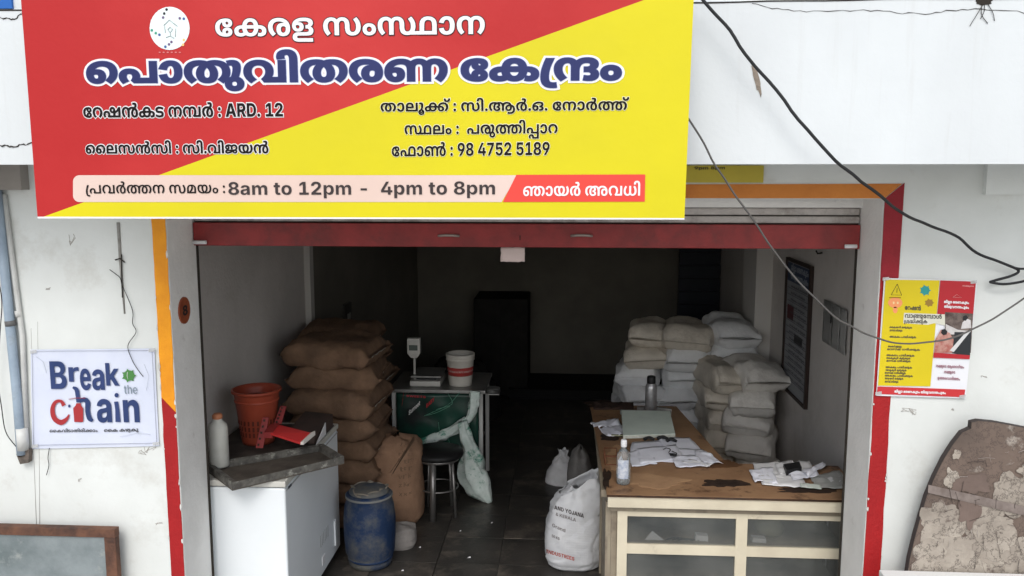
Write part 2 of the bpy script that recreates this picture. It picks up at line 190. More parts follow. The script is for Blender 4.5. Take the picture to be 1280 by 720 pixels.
47:(296,'180,230 q32,0 q46,-14 q26,-27 0,-20 q0,-10 q-5,-16 -6,-6 q-7,-8 q-24,-8 -24,0 -13,0 q-12,0 q-10,-1 -3,-2 q-3,-2 q-3,-4 0,-3 q0,-7 q18,-3 15,0 7,0 q23,0 q26,-8 8,-7 q7,-7 q6,-16 0,-12 q0,-15 q-17,-25 q-37,-14 -29,0 q-18,0 q-30,3 q-25,7 -12,4 17,38 q16,-4 q29,-6 17,0 q20,0 q14,6 0,6 q0,6 q-11,4 -9,0 -6,0 q-32,0 q-34,10 -8,10 q-4,6 q-6,14 0,9 q0,11 q8,18 7,7 q9,8 q29,8 25,0 12,0 q10,0 q9,4 0,6 q0,10 q-27,7 -22,0 q-36,0 q-45,-25 q-20,-46 0,-30 q0,-20 q5,-40 5,-17 -55,-11 q-7,20 q-8,50 0,21 q0,43 q36,63 q72,35'),
48:(326,'159,230 q37,0 q53,-16 18,-14 q13,-11 q16,-27 q7,-36 0,-24 0,-102 -281,0 0,103 q0,23 q8,36 q16,27 12,10 q17,15 q48,16;129,187 q-12,0 q-19,-13 -6,-11 q-5,-9 q-5,-26 0,-19 0,-82 -15,1 q24,20 q39,42 q23,44 0,23 q0,8 q-4,14 q-11,8;212,148 q0,-19 q-16,-37 q-27,-36 -19,-18 -10,2 q10,1 q21,1 5,0 68,0 0,59 q0,26 q-9,33 q-22,22 -17,8 1,2 q5,-7 q10,-21'),
49:(458,'294,-5 q-23,0 q-35,7 -21,10 q-2,1 q-8,3 -3,2 q-25,14 q-30,38 q-13,42 0,21 q0,15 q6,23 4,9 4,4 q9,17 q28,21 q32,8 16,0 q46,0 q52,-48 0,-49 q0,-37 q-36,-56 -29,-18 q-4,-3 q-6,-3 -5,-2 q-18,-10 q-43,-9 -25,0 q-37,0 q-56,20 q-38,36 q-19,51 0,31 q0,29 q22,43 q45,25 34,0 q26,0 q44,-20 14,-21 -47,-26 q-8,12 q-18,12 -11,0 q-14,0 q-18,-13 q-10,-24 0,-17 q0,-29 q23,-43 q42,-25 30,0 q10,0 q18,3 7,1 q5,1 q8,1 3,2 q13,6 q23,25 q15,36 0,22 q0,21 q-11,23 q-17,10 -10,0 q-12,0 q-17,-11 q-10,-24 0,-19 q0,-21 q12,-36 q23,-26 15,-7 q4,-2 q5,1 4,-1 q6,-2 q20,-3 11,0 q27,0 q40,21 q21,40 0,29 q0,19 q-11,38 -14,20 46,27 q20,-24 q20,-52 0,-28 q0,-25 q-15,-47 q-35,-37 q-57,-22'),
50:(328,'158,230 q40,0 q58,-21 q38,-37 q19,-50 0,-28 q0,-34 q-23,-44 q-44,-21 -30,0 q-31,0 q-39,24 q-18,40 0,23 q0,37 q41,45 39,0 q24,0 q37,-24 q21,-38 1,-20 -22,1 q-2,10 q-12,18 q-20,13 -12,0 q-20,0 q-17,-23 0,-20 q0,-13 q7,-20 q15,-11 11,0 q12,0 q16,13 q8,25 0,21 q0,5 q-1,15 -1,7 q-1,2 q1,5 -1,2 q-3,14 q-22,25 q-37,16 -26,0 q-30,0 q-40,-19 q-19,-33 0,-23 q0,-18 q9,-29 q19,-26 13,-13 -40,-31 q-17,15 q-28,34 q-16,42 0,26 q0,23 q16,42 q34,33 q55,20'),
51:(298,'149,230 q36,0 q51,-20 q32,-34 q15,-42 0,-22 q0,-26 q-16,-42 q-28,-34 -19,-15 -39,31 q12,12 q18,24 q11,30 0,20 q0,22 q-19,34 q-32,19 -21,0 q-23,0 q-33,-19 q-18,-33 0,-23 q0,-18 q9,-29 q18,-26 14,-13 -41,-31 q-17,15 q-28,34 q-16,42 0,26 q0,22 q15,42 q32,34 q52,20'),
52:(376,'350,225 0,-225 -327,0 0,121 q0,32 q15,37 13,12 q13,13 q41,15 27,0 q27,0 q40,-15 13,-13 q15,-15 q13,-38 0,-29 0,-35 -158,0 0,-43 209,0 0,183;132,187 q-27,0 q-23,-32 0,-26 0,-2 99,0 0,2 q0,27 q-24,31'),
53:(314,'164,187 q-19,0 q-34,-4 q-25,-10 q-17,-15 -3,-11 q-1,-1 q1,-2 -1,-2 q-1,-3 q-1,-8 0,-7 q0,-17 q15,-19 14,0 q12,0 q12,15 0,10 q0,7 q-5,11 q-11,7 -8,0 q-13,0 q-18,-7 -10,-5 -31,4 q7,9 q27,20 q33,13 16,0 q24,0 q30,-16 q13,-27 0,-15 q0,-17 q-16,-29 q-34,-17 -27,0 q-23,0 q-35,19 q-20,35 0,24 q0,19 q17,37 q38,28 q59,17 41,0 q43,0 q56,-16 q27,-29 0,-22 q0,-17 q-18,-24 q-36,-15 -25,-4 -21,21 0,10 3,0 q11,0 q13,2 5,4 q5,3 q4,8 0,6 q0,10 q-13,13 q-32,7;300,62 q0,-14 q-10,-23 -9,-8 q-8,-6 q-20,-7 q-30,-4 -25,0 -76,0 q-17,0 q-15,-2 -4,-2 q-5,-2 q-4,-8 0,-4 q0,-4 q3,-7 4,-3 q5,-3 q15,-2 17,0 171,0 0,-43 -179,0 q-23,0 q-36,7 -11,7 q-13,7 q-12,24 0,15 q0,15 q12,25 14,9 q7,4 q18,6 q26,3 18,0 79,0 q17,0 q18,3 5,4 q5,3 q4,9 0,6 q0,6 q-5,11 -5,3 q-4,3 q-14,2 -13,0 -4,0 0,38 45,-7 q31,-10 q28,-29'),
54:(294,'111,164 q0,29 q42,37 41,0 q32,0 q38,-22 q16,-34 0,-18 q0,-27 q-28,-42 q-54,-25 -38,0 -18,0 q-42,0 q-58,24 q-28,45 0,30 q0,17 q11,35 13,17 46,-23 q-5,-11 q-6,-21 0,-13 q0,-21 q19,-28 q31,-13 20,0 15,0 q20,0 q29,15 q15,26 0,17 q0,12 q-12,20 -16,0 q-8,0 q-12,-8 q-6,-13 0,-8 q0,-14 q11,-25 q13,-25 q11,-27 0,-16 q0,-14 q-13,-28 q-32,-17 -31,0 q-18,0 q-38,7 -19,7 18,40 q13,-6 q22,-5 12,0 q18,0 q12,15 0,6 q0,11 q-11,23 q-14,25 q-11,29'),
55:(424,'149,230 q36,0 q50,-20 q32,-32 q15,-41 0,-21 q0,-25 q-13,-36 q-23,-30 -14,-16 11,33 97,0 0,183 59,0 0,-225 -196,0 -20,28 q11,11 q18,24 q10,29 0,20 q0,22 q-19,34 q-32,19 -21,0 q-23,0 q-33,-19 q-18,-33 0,-23 q0,-18 q9,-30 q18,-25 14,-13 -41,-31 q-17,15 q-28,34 q-16,42 0,26 q0,22 q15,42 q32,34 q52,20'),
56:(459,'296,230 q35,0 q54,-19 q39,-36 q21,-49 0,-32 q0,-34 q-24,-44 q-43,-21 -30,0 q-32,0 q-39,24 q-18,40 0,23 q0,37 q42,45 39,0 q24,0 q36,-24 q22,-38 1,-20 -23,1 q-2,10 q-13,18 q-19,13 -12,0 q-19,0 q-18,-23 0,-20 q0,-13 q7,-20 q15,-11 11,0 q12,0 q16,13 q9,25 0,21 q0,5 q-1,15 -1,7 q-1,2 q2,5 -1,1 q-3,15 q-21,25 q-37,16 -26,0 q-20,0 q-24,-7 -9,-8 q-13,-11 q-9,-36 0,-24 0,-1 q0,-24 q-11,-40 -13,-14 q-12,-13 q-37,-14 -27,0 q-33,0 q-49,27 q-26,50 0,34 q0,26 q13,44 q26,37 18,17 41,-30 q-14,-16 q-17,-29 q-7,-30 0,-17 q0,-25 q12,-30 q22,-15 12,0 q12,0 q16,8 5,8 q4,8 q4,23 0,15 0,5 q0,38 q20,45 15,13 q19,16 q45,13'),
57:(513,'106,145 q33,0 q41,-23 q20,-35 0,-19 q0,-12 q-8,-21 -4,-7 -3,14 109,0 23,-42 -168,0 -21,23 q5,7 q9,20 0,14 q0,17 q-17,22 -18,0 q-13,0 q-16,-10 q-8,-17 0,-11 q0,-17 q12,-21 6,-9 -46,-23 q-14,17 q-16,34 0,22 q0,23 q24,35 q42,19;287,0 0,154 q0,11 q-2,12 -3,4 q-2,3 q-7,4 -5,0 q-10,0 q-12,-12 0,-13 q0,-7 q6,-15 q20,-9 19,0 19,0 q23,0 q37,17 q28,28 q22,32 9,16 59,0 0,-225;267,230 q17,0 q28,-8 9,-8 q12,-9 q12,-30 0,-27 0,-106 84,0 0,79 q0,8 q1,14 q1,13 0,5 1,-5 q-13,-23 q-38,-28 q-42,-13 -21,0 -26,0 q-38,0 q-45,20 q-19,33 0,20 q0,17 q18,29 q34,19'),
58:(534,'273,230 q24,0 q34,-13 13,-14 q9,-8 q11,-23 q5,-30 0,-19 0,-15 q0,-21 q4,-25 5,-8 q5,-8 q16,-8 13,0 q13,0 q22,15 q12,30 0,25 q0,17 q-7,30 q-17,29 -14,16 42,30 q18,-17 q25,-37 q13,-44 0,-26 q0,-34 q-27,-50 q-49,-27 -34,0 q-26,0 q-38,14 -12,13 q-9,9 q-10,25 q-5,30 0,18 0,11 q0,25 q-4,24 -5,8 q-5,8 q-16,7 -11,0 q-9,0 q-16,-6 -5,-6 q-6,-7 q-6,-23 0,-20 0,-125 -59,0 0,121 q0,23 q-3,22 -6,8 q-5,6 q-17,7 -8,0 q-15,0 q-24,-16 q-14,-31 0,-24 q0,-16 q7,-29 q17,-30 14,-15 -42,-31 q-18,18 q-25,37 q-13,44 0,26 q0,31 q25,50 q48,29 34,0 q26,0 q37,-15 16,-16 -5,-1 q15,15 q33,17'),
64:(231,'215,113 q0,-23 q-10,-43 q-24,-33 q-41,-19 -31,0 q-27,0 q-36,15 q-22,22 q-13,28 -3,13 60,10 q3,-10 q9,-21 q16,-15 14,0 q16,0 q19,19 q9,34 0,22 q0,23 q-9,34 q-19,19 -15,0 q-13,0 q-16,-14 q-10,-21 -2,-11 -61,10 q5,14 q14,27 q24,23 q36,14 25,0 q30,0 q39,-19 q23,-33 q10,-42'),
65:(110,'-8,340 q17,0 q28,-6 11,-8 q14,-8 q15,-25 q8,-39 0,-31 0,-223 -60,0 0,214 q0,20 q-1,28 q-5,19 -4,5 q-4,6 q-11,6 -9,0 q-7,0 q-13,-6 q-7,-12 0,-10 q0,-3 q1,-8 1,-3 -58,-7 q-2,5 q-1,11 0,6 q0,23 q22,31 q40,15'),
67:(152,'71,-94 q-39,0 q-45,41 0,32 q0,21 q21,33 q38,18 25,0 q24,0 q39,-17 q21,-33 0,-22 q0,-22 q-21,-33 q-38,-18;71,-55 q14,0 q19,17 0,17 q0,17 q-19,17 -14,0 q-14,0 q-19,-17 0,-18 q0,-16 q19,-17;57,230 q26,0 q31,-19 q13,-31 0,-18 q0,-31 q-15,-57 -11,-34 -55,5 q10,31 q11,53 0,21 q0,15 q-11,22 -16,0 q-6,0 q-11,-2 -5,-1 -9,40 q10,2 q22,4'),
68:(152,'71,-94 q-39,0 q-45,41 0,32 q0,21 q21,33 q38,18 25,0 q24,0 q39,-17 q21,-33 0,-22 q0,-22 q-21,-33 q-38,-18;71,15 q-17,0 q-23,-18 0,-19 q0,-18 q23,-18 17,0 q17,0 q23,18 0,19 q0,18 q-22,18;71,-40 q-22,0 q-23,26 0,21 q0,7 q9,17 7,9 19,-10 q-7,-2 q-6,-11 0,-5 q0,-6 q6,-9 q10,-4 8,0 q7,0 q10,5 q6,8 0,6 q0,4 q-6,9 -7,3 19,12 q9,-10 q7,-15 0,-9 q0,-11 q-8,-21 q-20,-14;57,230 q26,0 q31,-19 q13,-31 0,-18 q0,-31 q-15,-57 -11,-34 -55,5 q10,31 q11,53 0,21 q0,15 q-11,22 -16,0 q-6,0 q-11,-2 -5,-1 -9,40 q10,2 q22,4'),
71:(316,'107,-5 q-24,0 q-42,21 q-26,45 0,36 q0,30 q21,48 q40,35 q57,20 35,0 q34,0 q50,-18 q33,-32 q16,-43 0,-25 q0,-27 q-16,-42 q-28,-33 -18,-15 -39,31 q12,12 q19,24 q10,30 0,20 q0,22 q-18,34 q-35,19 -26,0 q-28,0 q-42,-25 q-23,-41 0,-25 q0,-23 q10,-26 q16,-12 10,0 q8,0 q12,8 q6,13 0,10 q0,16 q-14,17 -15,0 q-15,0 q-27,-17 -13,-15 -5,40 q11,12 q38,20 25,0 q23,0 q32,-17 q17,-31 0,-21 q0,-24 q-19,-33 q-36,-18'),
72:(262,'159,-5 q-31,0 q-52,14 q-40,29 q-22,45 0,31 q0,30 q23,44 q40,28 q53,14 29,0 q32,0 q39,-16 q17,-27 0,-17 q0,-18 q-17,-24 q-30,-13 -20,0 q-25,0 q-30,15 q-12,25 0,14 q0,9 q4,14 3,4 54,8 q-8,-5 q-8,-16 0,-10 q0,-10 q9,-12 10,0 q11,0 q9,10 0,8 q0,11 q-16,10 -13,0 q-7,0 q-12,0 -4,-1 q-24,0 q-32,-19 q-17,-34 0,-22 q0,-23 q16,-35 q32,-20 23,0 q4,-1 q12,0 6,0 q9,0 q13,5 q7,9 0,7 q0,8 q-8,11 -9,0 q-11,0 q-10,-13 0,-10 q0,-10 q7,-15 8,-5 -54,7 q-2,5 q-5,14 0,9 q0,14 q13,24 q30,15 26,0 q19,0 q30,-12 q17,-25 0,-19 q0,-16 q-19,-27 q-38,-16'),
73:(632,'107,-5 q-24,0 q-42,21 q-26,45 0,36 q0,30 q21,48 q40,35 q57,20 35,0 q34,0 q50,-18 q33,-32 q16,-43 0,-25 q0,-27 q-16,-42 q-28,-33 -18,-15 -39,31 q12,12 q19,24 q10,30 0,20 q0,22 q-18,34 q-35,19 -26,0 q-28,0 q-42,-25 q-23,-41 0,-25 q0,-23 q10,-26 q16,-12 10,0 q8,0 q12,8 q6,13 0,10 q0,16 q-14,17 -15,0 q-15,0 q-27,-17 -13,-15 -5,40 q11,12 q38,20 25,0 q23,0 q32,-17 q17,-31 0,-21 q0,-24 q-19,-33 q-36,-18;423,-5 q-24,0 q-42,21 q-26,45 0,36 q0,30 q21,48 q40,35 q57,20 35,0 q34,0 q50,-18 q33,-32 q16,-43 0,-25 q0,-27 q-16,-42 q-28,-33 -18,-15 -39,31 q12,12 q19,24 q10,30 0,20 q0,22 q-18,34 q-35,19 -26,0 q-28,0 q-42,-25 q-23,-41 0,-25 q0,-23 q10,-26 q16,-12 10,0 q8,0 q12,8 q6,13 0,10 q0,16 q-14,17 -15,0 q-15,0 q-27,-17 -13,-15 -5,40 q11,12 q38,20 25,0 q23,0 q32,-17 q17,-31 0,-21 q0,-24 q-19,-33 q-36,-18'),
77:(0,'-47,238 q-29,0 q-38,17 q-17,30 0,20 q0,8 q2,14 3,5 52,-8 q-2,-4 q-1,-9 0,-3 q0,-12 q8,-13 q14,-5 9,0 q9,0 q14,5 q8,13 0,12 q0,3 q-1,9 -1,4 50,8 q2,-5 q3,-14 0,-8 q0,-20 q-18,-30 q-37,-17'),
116:(672,'160,230 q36,0 q48,-21 20,-20 -15,9 q14,16 q39,16 23,0 q29,0 q35,-19 15,-16 1,-19 22,-56 0,-120 -59,0 0,124 q0,20 q-5,24 -7,7 q-5,6 q-15,6 -11,0 q-10,0 q-16,-7 -5,-6 q-7,-7 q-5,-23 0,-24 0,-120 -59,0 0,107 q0,31 q-10,28 -8,7 q-8,7 q-21,7 -17,0 q-26,0 q-40,-20 q-24,-41 0,-30 0,-1 q0,-23 q10,-25 q16,-12 10,0 q8,0 q12,8 q6,13 0,11 q0,15 q-14,17 -15,0 q-15,0 q-27,-17 -13,-15 -5,40 q11,12 q39,20 25,0 q23,0 q32,-17 q16,-31 0,-21 q0,-24 q-19,-33 q-36,-18 -26,0 q-24,0 q-42,21 q-26,45 0,36 q0,43 q38,59 q66,31;561,-5 q-30,0 q-41,23 q-21,42 0,31 q0,16 q10,34 q28,37 24,20 6,10 q17,14 q18,21 0,13 q0,10 q-13,12 -14,0 q-8,0 q-14,-3 -4,-1 -10,39 q9,3 q31,4 16,0 q26,0 q29,-17 q10,-25 0,-12 q0,-22 q-24,-37 -23,-19 -6,-7 q-18,-13 q-21,-32 q-10,-32 0,-15 q0,-16 q7,-23 q15,-13 12,0 q17,0 q17,25 0,28 q0,16 q-9,33 q-19,28 -15,9 q-9,5 q-22,7 -19,0 q-15,0 q-26,-6 -10,-7 q-7,-6 q-12,-18 q-6,-29 0,-23 0,-60 -55,0 0,74 19,74 q12,13 q28,18 q41,12 30,0 q21,0 q36,-7 15,-6 q1,-1 q3,-2 2,0 q26,-12 q34,-38 q17,-46 0,-25 q0,-46 q-48,-52'),
117:(473,'126,230 q19,0 q26,-7 q23,-14 12,-11 22,-106 0,-92 -59,0 0,130 q0,17 q-4,20 -5,7 q-4,6 q-15,7 -12,0 q-13,0 q-25,-14 q-16,-31 0,-24 q0,-17 q7,-30 q17,-30 14,-15 -42,-31 q-18,18 q-25,37 q-13,43 0,25 q0,32 q26,50 q49,30;363,-5 q-30,0 q-42,23 q-21,42 0,31 q0,16 q11,34 q27,37 25,20 6,10 q16,14 q18,21 0,13 q0,10 q-12,12 -15,0 q-8,0 q-13,-3 -5,-1 -10,39 q10,3 q30,4 16,0 q27,0 q28,-17 q11,-25 0,-12 q0,-22 q-24,-37 -23,-19 -7,-7 q-17,-13 q-22,-32 q-10,-32 0,-15 q0,-16 q8,-23 q15,-13 12,0 q17,0 q17,25 0,28 q0,16 q-9,33 q-20,28 -15,9 q-9,5 q-22,7 -18,0 q-16,0 q-26,-6 -10,-7 q-7,-6 q-11,-18 q-7,-29 0,-23 0,-60 -55,0 0,74 19,74 q12,13 q28,18 q42,12 29,0 q21,0 q36,-7 15,-6 q2,-1 q3,-2 1,0 q26,-12 q34,-38 q17,-46 0,-25 q0,-46 q-48,-52'),
118:(328,'219,-5 q-31,0 q-41,23 q-21,42 0,31 q0,16 q10,34 q27,37 25,20 6,10 q17,14 q17,21 0,13 q0,10 q-12,12 -15,0 q-7,0 q-14,-3 -4,-1 -11,39 q10,3 q30,4 16,0 q27,0 q28,-17 q11,-25 0,-12 q0,-22 q-24,-37 -23,-19 -6,-7 q-18,-13 q-21,-32 q-10,-32 0,-15 q0,-16 q7,-23 q15,-13 12,0 q17,0 q17,25 0,28 q0,12 q-5,24 q-10,24 q-17,19 -11,7 q-9,5 q-22,7 -19,0 q-27,0 q-38,-18 q-20,-34 0,-24 q0,-18 q9,-29 q18,-26 14,-13 -40,-31 q-18,15 q-27,33 q-16,42 0,27 q0,24 q16,42 q35,32 q54,20 39,0 q20,0 q36,-7 16,-6 q1,-1 q3,-2 2,0 q25,-12 q34,-39 q18,-46 0,-24 q0,-47 q-48,-51'),
120:(464,'357,320 q27,0 q28,-17 q11,-25 0,-12 q0,-22 q-25,-37 -22,-19 -7,-7 q-17,-13 q-22,-32 q-9,-32 0,-15 q0,-16 q7,-23 q15,-13 12,0 q17,0 q17,25 0,28 q0,12 q-4,24 q-10,23 q-16,20 -12,7 q-9,6 q-23,6 -17,0 q-15,0 q-27,-8 -10,-8 q-13,-11 q-9,-36 0,-23 0,-2 q0,-16 q-5,-28 q-10,-25 -9,-9 q-12,-13 q-37,-14 -27,0 q-33,0 q-49,27 q-27,50 0,34 q0,26 q13,44 q25,37 19,17 41,-30 q-14,-16 q-17,-29 q-7,-30 0,-17 q0,-25 q13,-30 q21,-15 13,0 q13,0 q15,8 5,8 q5,8 q4,24 0,15 0,5 q0,37 q18,45 16,13 q19,16 q47,13 37,0 q18,0 q33,-7 14,-5 7,-4 q25,-12 q34,-37 q17,-47 0,-25 q0,-46 q-48,-52 -47,0 q-30,0 q-41,23 q-22,42 0,31 q0,16 q11,34 q27,37 25,20 6,10 q16,14 q18,21 0,13 q0,10 q-12,12 -15,0 q-7,0 q-14,-3 -4,-1 -11,39 q10,3 q30,4'),
162:(122,'124,225 q-19,-41 q-22,-69 q-8,-59 0,-26 q0,-27 q12,-28 q21,-10 14,0 q6,0 q10,0 6,1 5,-42 q-7,-2 q-17,-1 -9,0 q-35,0 q-45,26 q-20,48 0,33 q0,34 q10,60 q20,65 16,38'),
163:(667,'232,230 q39,0 q48,-30 q22,-53 0,-34 q0,-38 q-25,-53 q-49,-27 -34,0 q-27,0 q-42,17 -14,15 q-14,16 q-14,44 0,26 q0,54 q58,63;232,187 q-26,0 q-26,-38 0,-36 q0,-24 q12,-34 q23,-18 17,0 q17,0 q22,18 q12,34 0,24 q0,25 q-11,33 q-23,16;93,-5 q-40,0 q-41,37 0,32 q0,20 q18,29 16,9 q10,6 q25,8 q35,3 27,0 293,0 q22,0 q27,-4 q18,-6 8,-6 q15,-9 q14,-28 0,-18 q0,-34 q-42,-39 -39,0 q-28,0 q-42,21 q-22,40 0,30 q0,9 q1,15 1,6 q1,4 q0,5 1,2 q6,25 q25,38 q38,26 q48,14 28,0 q37,0 q52,-20 q33,-34 q15,-42 0,-22 q0,-27 q-16,-42 q-28,-33 -19,-15 -39,31 q12,12 q18,24 q10,30 0,20 q0,22 q-19,34 q-35,19 -24,0 q-23,0 q-36,-15 q-24,-28 -6,-20 q-1,-3 q0,-6 -1,-3 q-1,-6 q-1,-12 0,-8 q0,-19 q10,-22 q16,-10 11,0 q12,0 q13,15 0,13 q0,7 q-4,13 -6,5 q-5,4 q-17,5 -21,0 -300,0 q-19,0 q-21,-3 -8,-5 q-5,-4 q-8,-11 0,-8 q0,-10 q8,-13 q15,-6 12,0 q10,0 q23,8 13,10 25,-37 q-13,-9 q-25,-10 q-27,-4'),
175:(692,'215,187 q-49,0 q-65,-22 q-33,-41 0,-28 q0,-23 q9,-26 q17,-12 10,0 q8,0 q12,8 q6,14 0,9 q0,16 q-14,17 -15,0 q-14,0 q-27,-17 -14,-15 -5,40 q11,12 q39,20 24,0 q24,0 q31,-17 q17,-31 0,-21 q0,-24 q-19,-33 q-36,-18 -26,0 q-26,0 q-42,21 q-24,44 0,34 q0,35 q29,52 q54,33 q74,16 44,0 q36,0 q47,-7 22,-7 q3,-1 q6,-5 2,-1 q22,-5 q29,-19 q14,-23 0,-13 q0,-10 q-6,-17 q-16,-14 -13,-6 -1,4 q19,-7 q22,-25 0,-19 q0,-16 q-17,-27 q-39,-17 -33,0 q-37,0 q-47,27 q-21,45 0,28 q0,23 q15,42 q32,35 26,14 q2,1 q5,3 3,1 q16,7 q42,9 23,0 q28,0 q39,-11 q28,-18 11,-12 25,-89 0,-100 -60,0 0,100 q0,30 q-9,34 -14,11 q-9,7 q-23,7 -17,0 q-13,0 q-21,-3 -8,-2 q-18,-5 q-25,-19 q-15,-25 q-7,-27 0,-12 q0,-32 q24,-27 23,0 q17,0 q17,11 0,11 q0,11 q-18,12 -19,0 -11,0 0,41 7,0 q20,0 q16,14 0,11 q0,14 q-25,18 -27,3 q-10,2 q-24,2 q-26,0;579,230 q32,0 q42,-17 q21,-29 0,-18 q0,-12 q-7,-20 q-17,-16 -14,-7 -1,2 q22,-7 q21,-29 0,-19 q0,-30 q-41,-33 -40,0 q-16,0 q-22,3 -9,2 8,41 q7,-1 q13,-3 9,0 q17,0 q15,12 0,13 q0,6 q-5,10 -5,4 q-5,4 q-17,4 -15,0 -15,0 0,42 14,0 q13,0 q18,5 5,5 q4,3 q4,9 0,6 q0,13 q-20,14 -19,0 q-20,0 q-27,-12 -9,-11 q-6,-9 q-9,-21 q-3,-30 0,-21 0,-53 -56,0 0,67 8,51 q8,25 q34,37 q50,20'),
196:(790,'157,230 q23,0 q38,-9 17,-8 11,-4 q35,-18 q41,-60 0,-39 q0,-32 q-22,-44 q-43,-21 -31,0 q-31,0 q-42,23 q-23,43 0,31 q0,24 q19,43 q35,35 24,13 10,6 q19,9 q37,8 22,0 q27,0 q37,-11 q28,-18 12,-12 4,-10 19,-79 0,-100 -59,0 0,100 q0,31 q-9,33 -14,11 q-6,5 q-23,9 -20,0 q-8,0 q-18,-2 -8,-3 -6,0 q-19,-7 q-28,-28 q-15,-36 0,-19 q0,-23 q10,-24 q17,-10 9,0 q9,0 q17,10 q10,24 0,20 q0,21 q-14,35 q-25,27 -18,8 -10,3 q-7,2 q-17,2 -8,0 q-30,0 q-39,-20 q-19,-34 0,-23 q0,-18 q9,-29 q18,-26 14,-13 -40,-31 q-18,15 q-27,33 q-16,42 0,27 q0,22 q15,42 q33,34 q55,20;498,230 q20,0 q36,-8 17,-8 12,-5 q34,-18 q41,-60 0,-39 q0,-32 q-22,-44 q-43,-21 -31,0 q-31,0 q-43,23 q-22,43 0,31 q0,24 q20,43 q35,35 24,13 14,6 q16,8 q40,9 25,0 q38,0 q51,-20 q32,-34 q14,-42 0,-22 q0,-27 q-15,-42 q-28,-33 -19,-15 -38,31 q12,12 q18,24 q10,30 0,20 q0,23 q-18,35 q-36,19 -25,0 q-13,0 q-20,-2 -8,-2 -6,-1 q-21,-8 q-28,-29 q-14,-35 0,-18 q0,-23 q10,-24 q17,-10 9,0 q10,0 q16,10 q10,24 0,20 q0,21 q-13,35 q-26,27 -17,8 -10,3 q-5,1 q-11,2 q-12,1 -8,0 q-19,0 q-23,-10 -7,-5 q-13,-11 q-11,-35 0,-31 0,-89 -55,0 0,105 20,76 q12,11 q29,18 q41,12'),
200:(527,'172,230 q29,0 q40,-14 q20,-22 0,-16 q0,-14 q-17,-22 -21,-7 -1,2 q16,-3 q18,-13 q8,-17 0,-8 q0,-11 q-8,-17 -8,-5 q-9,-5 q-25,-6 -16,0 -3,0 q-5,0 q-7,-2 0,-4 q0,-5 q15,-7 17,0 q17,0 q31,8 12,11 q11,11 q13,35 0,34 0,90 34,0 0,-119 7,-54 q-17,-18 q-32,-24 q-43,-13 -32,0 q-31,0 q-37,14 q-17,24 0,14 q0,9 q6,15 7,6 q5,4 q18,7 12,1 4,0 q9,1 q9,2 3,2 q3,4 0,5 q0,3 q-3,5 -2,1 q-3,2 q-10,2 -11,0 -29,0 0,38 23,0 q12,0 q11,2 3,3 q3,2 q2,5 0,4 q0,6 q-8,8 q-16,3 -10,0 q-30,0 q-41,-25 q-20,-46 0,-30 q0,-20 q5,-40 5,-17 -55,-11 q-7,20 q-8,50 0,21 q0,44 q34,63 q68,34;401,-5 q-30,0 q-40,19 -19,19 2,18 -15,92 0,82 58,0 0,-129 q0,-18 q4,-20 6,-7 q4,-6 q14,-7 12,0 q14,0 q25,14 q16,31 0,24 q0,17 q-8,30 q-16,30 -14,15 42,31 q18,-18 q25,-37 q13,-43 0,-25 q0,-32 q-26,-51 q-50,-29'),
201:(419,'126,230 q21,0 q29,-9 q23,-16 12,-12 17,-94 0,-99 -59,0 0,130 q0,17 q-4,20 -5,7 q-4,6 q-15,7 -12,0 q-13,0 q-25,-14 q-16,-31 0,-24 q0,-17 q7,-30 q17,-30 14,-15 -42,-31 q-18,18 q-25,37 q-13,43 0,25 q0,32 q26,50 q49,30;306,230 q31,0 q42,-17 q22,-29 0,-18 q0,-12 q-8,-20 q-16,-16 -14,-7 -1,2 q22,-7 q21,-29 0,-19 q0,-30 q-41,-33 -40,0 q-16,0 q-22,3 -9,2 7,41 q8,-1 q13,-3 9,0 q17,0 q15,12 0,13 q0,6 q-5,10 -5,4 q-5,4 q-17,4 -15,0 -15,0 0,42 14,0 q12,0 q19,5 5,5 q3,3 q4,9 0,6 q0,13 q-19,14 -19,0 q-20,0 q-27,-12 -9,-11 q-7,-9 q-8,-21 q-4,-30 0,-21 0,-53 -55,0 0,67 8,51 q8,25 q34,37 q50,20'),
206:(595,'126,230 q21,0 q28,-9 q24,-16 12,-13 17,-93 0,-99 -59,0 0,130 q0,17 q-4,20 -5,7 q-4,6 q-15,7 -12,0 q-13,0 q-25,-14 q-16,-31 0,-24 q0,-17 q7,-30 q17,-30 14,-15 -42,-31 q-18,18 q-25,37 q-13,43 0,25 q0,32 q26,50 q49,30;303,230 q20,0 q36,-8 17,-8 12,-5 q34,-18 q41,-60 0,-39 q0,-32 q-22,-44 q-43,-21 -31,0 q-31,0 q-43,23 q-22,43 0,31 q0,24 q20,43 q35,35 24,13 14,6 q16,8 q40,9 25,0 q38,0 q51,-20 q32,-34 q14,-42 0,-22 q0,-27 q-15,-42 q-28,-33 -19,-15 -38,31 q12,12 q18,24 q10,30 0,20 q0,23 q-18,35 q-36,19 -25,0 q-13,0 q-19,-2 -9,-2 -6,-1 q-21,-8 q-28,-29 q-14,-35 0,-18 q0,-23 q10,-24 q17,-10 9,0 q10,0 q16,10 q10,24 0,20 q0,21 q-13,35 q-26,27 -17,8 -10,3 q-5,1 q-11,2 q-12,1 -8,0 q-19,0 q-23,-10 -7,-5 q-13,-11 q-11,-35 0,-31 0,-89 -55,0 0,105 20,76 q12,11 q29,18 q41,12'),
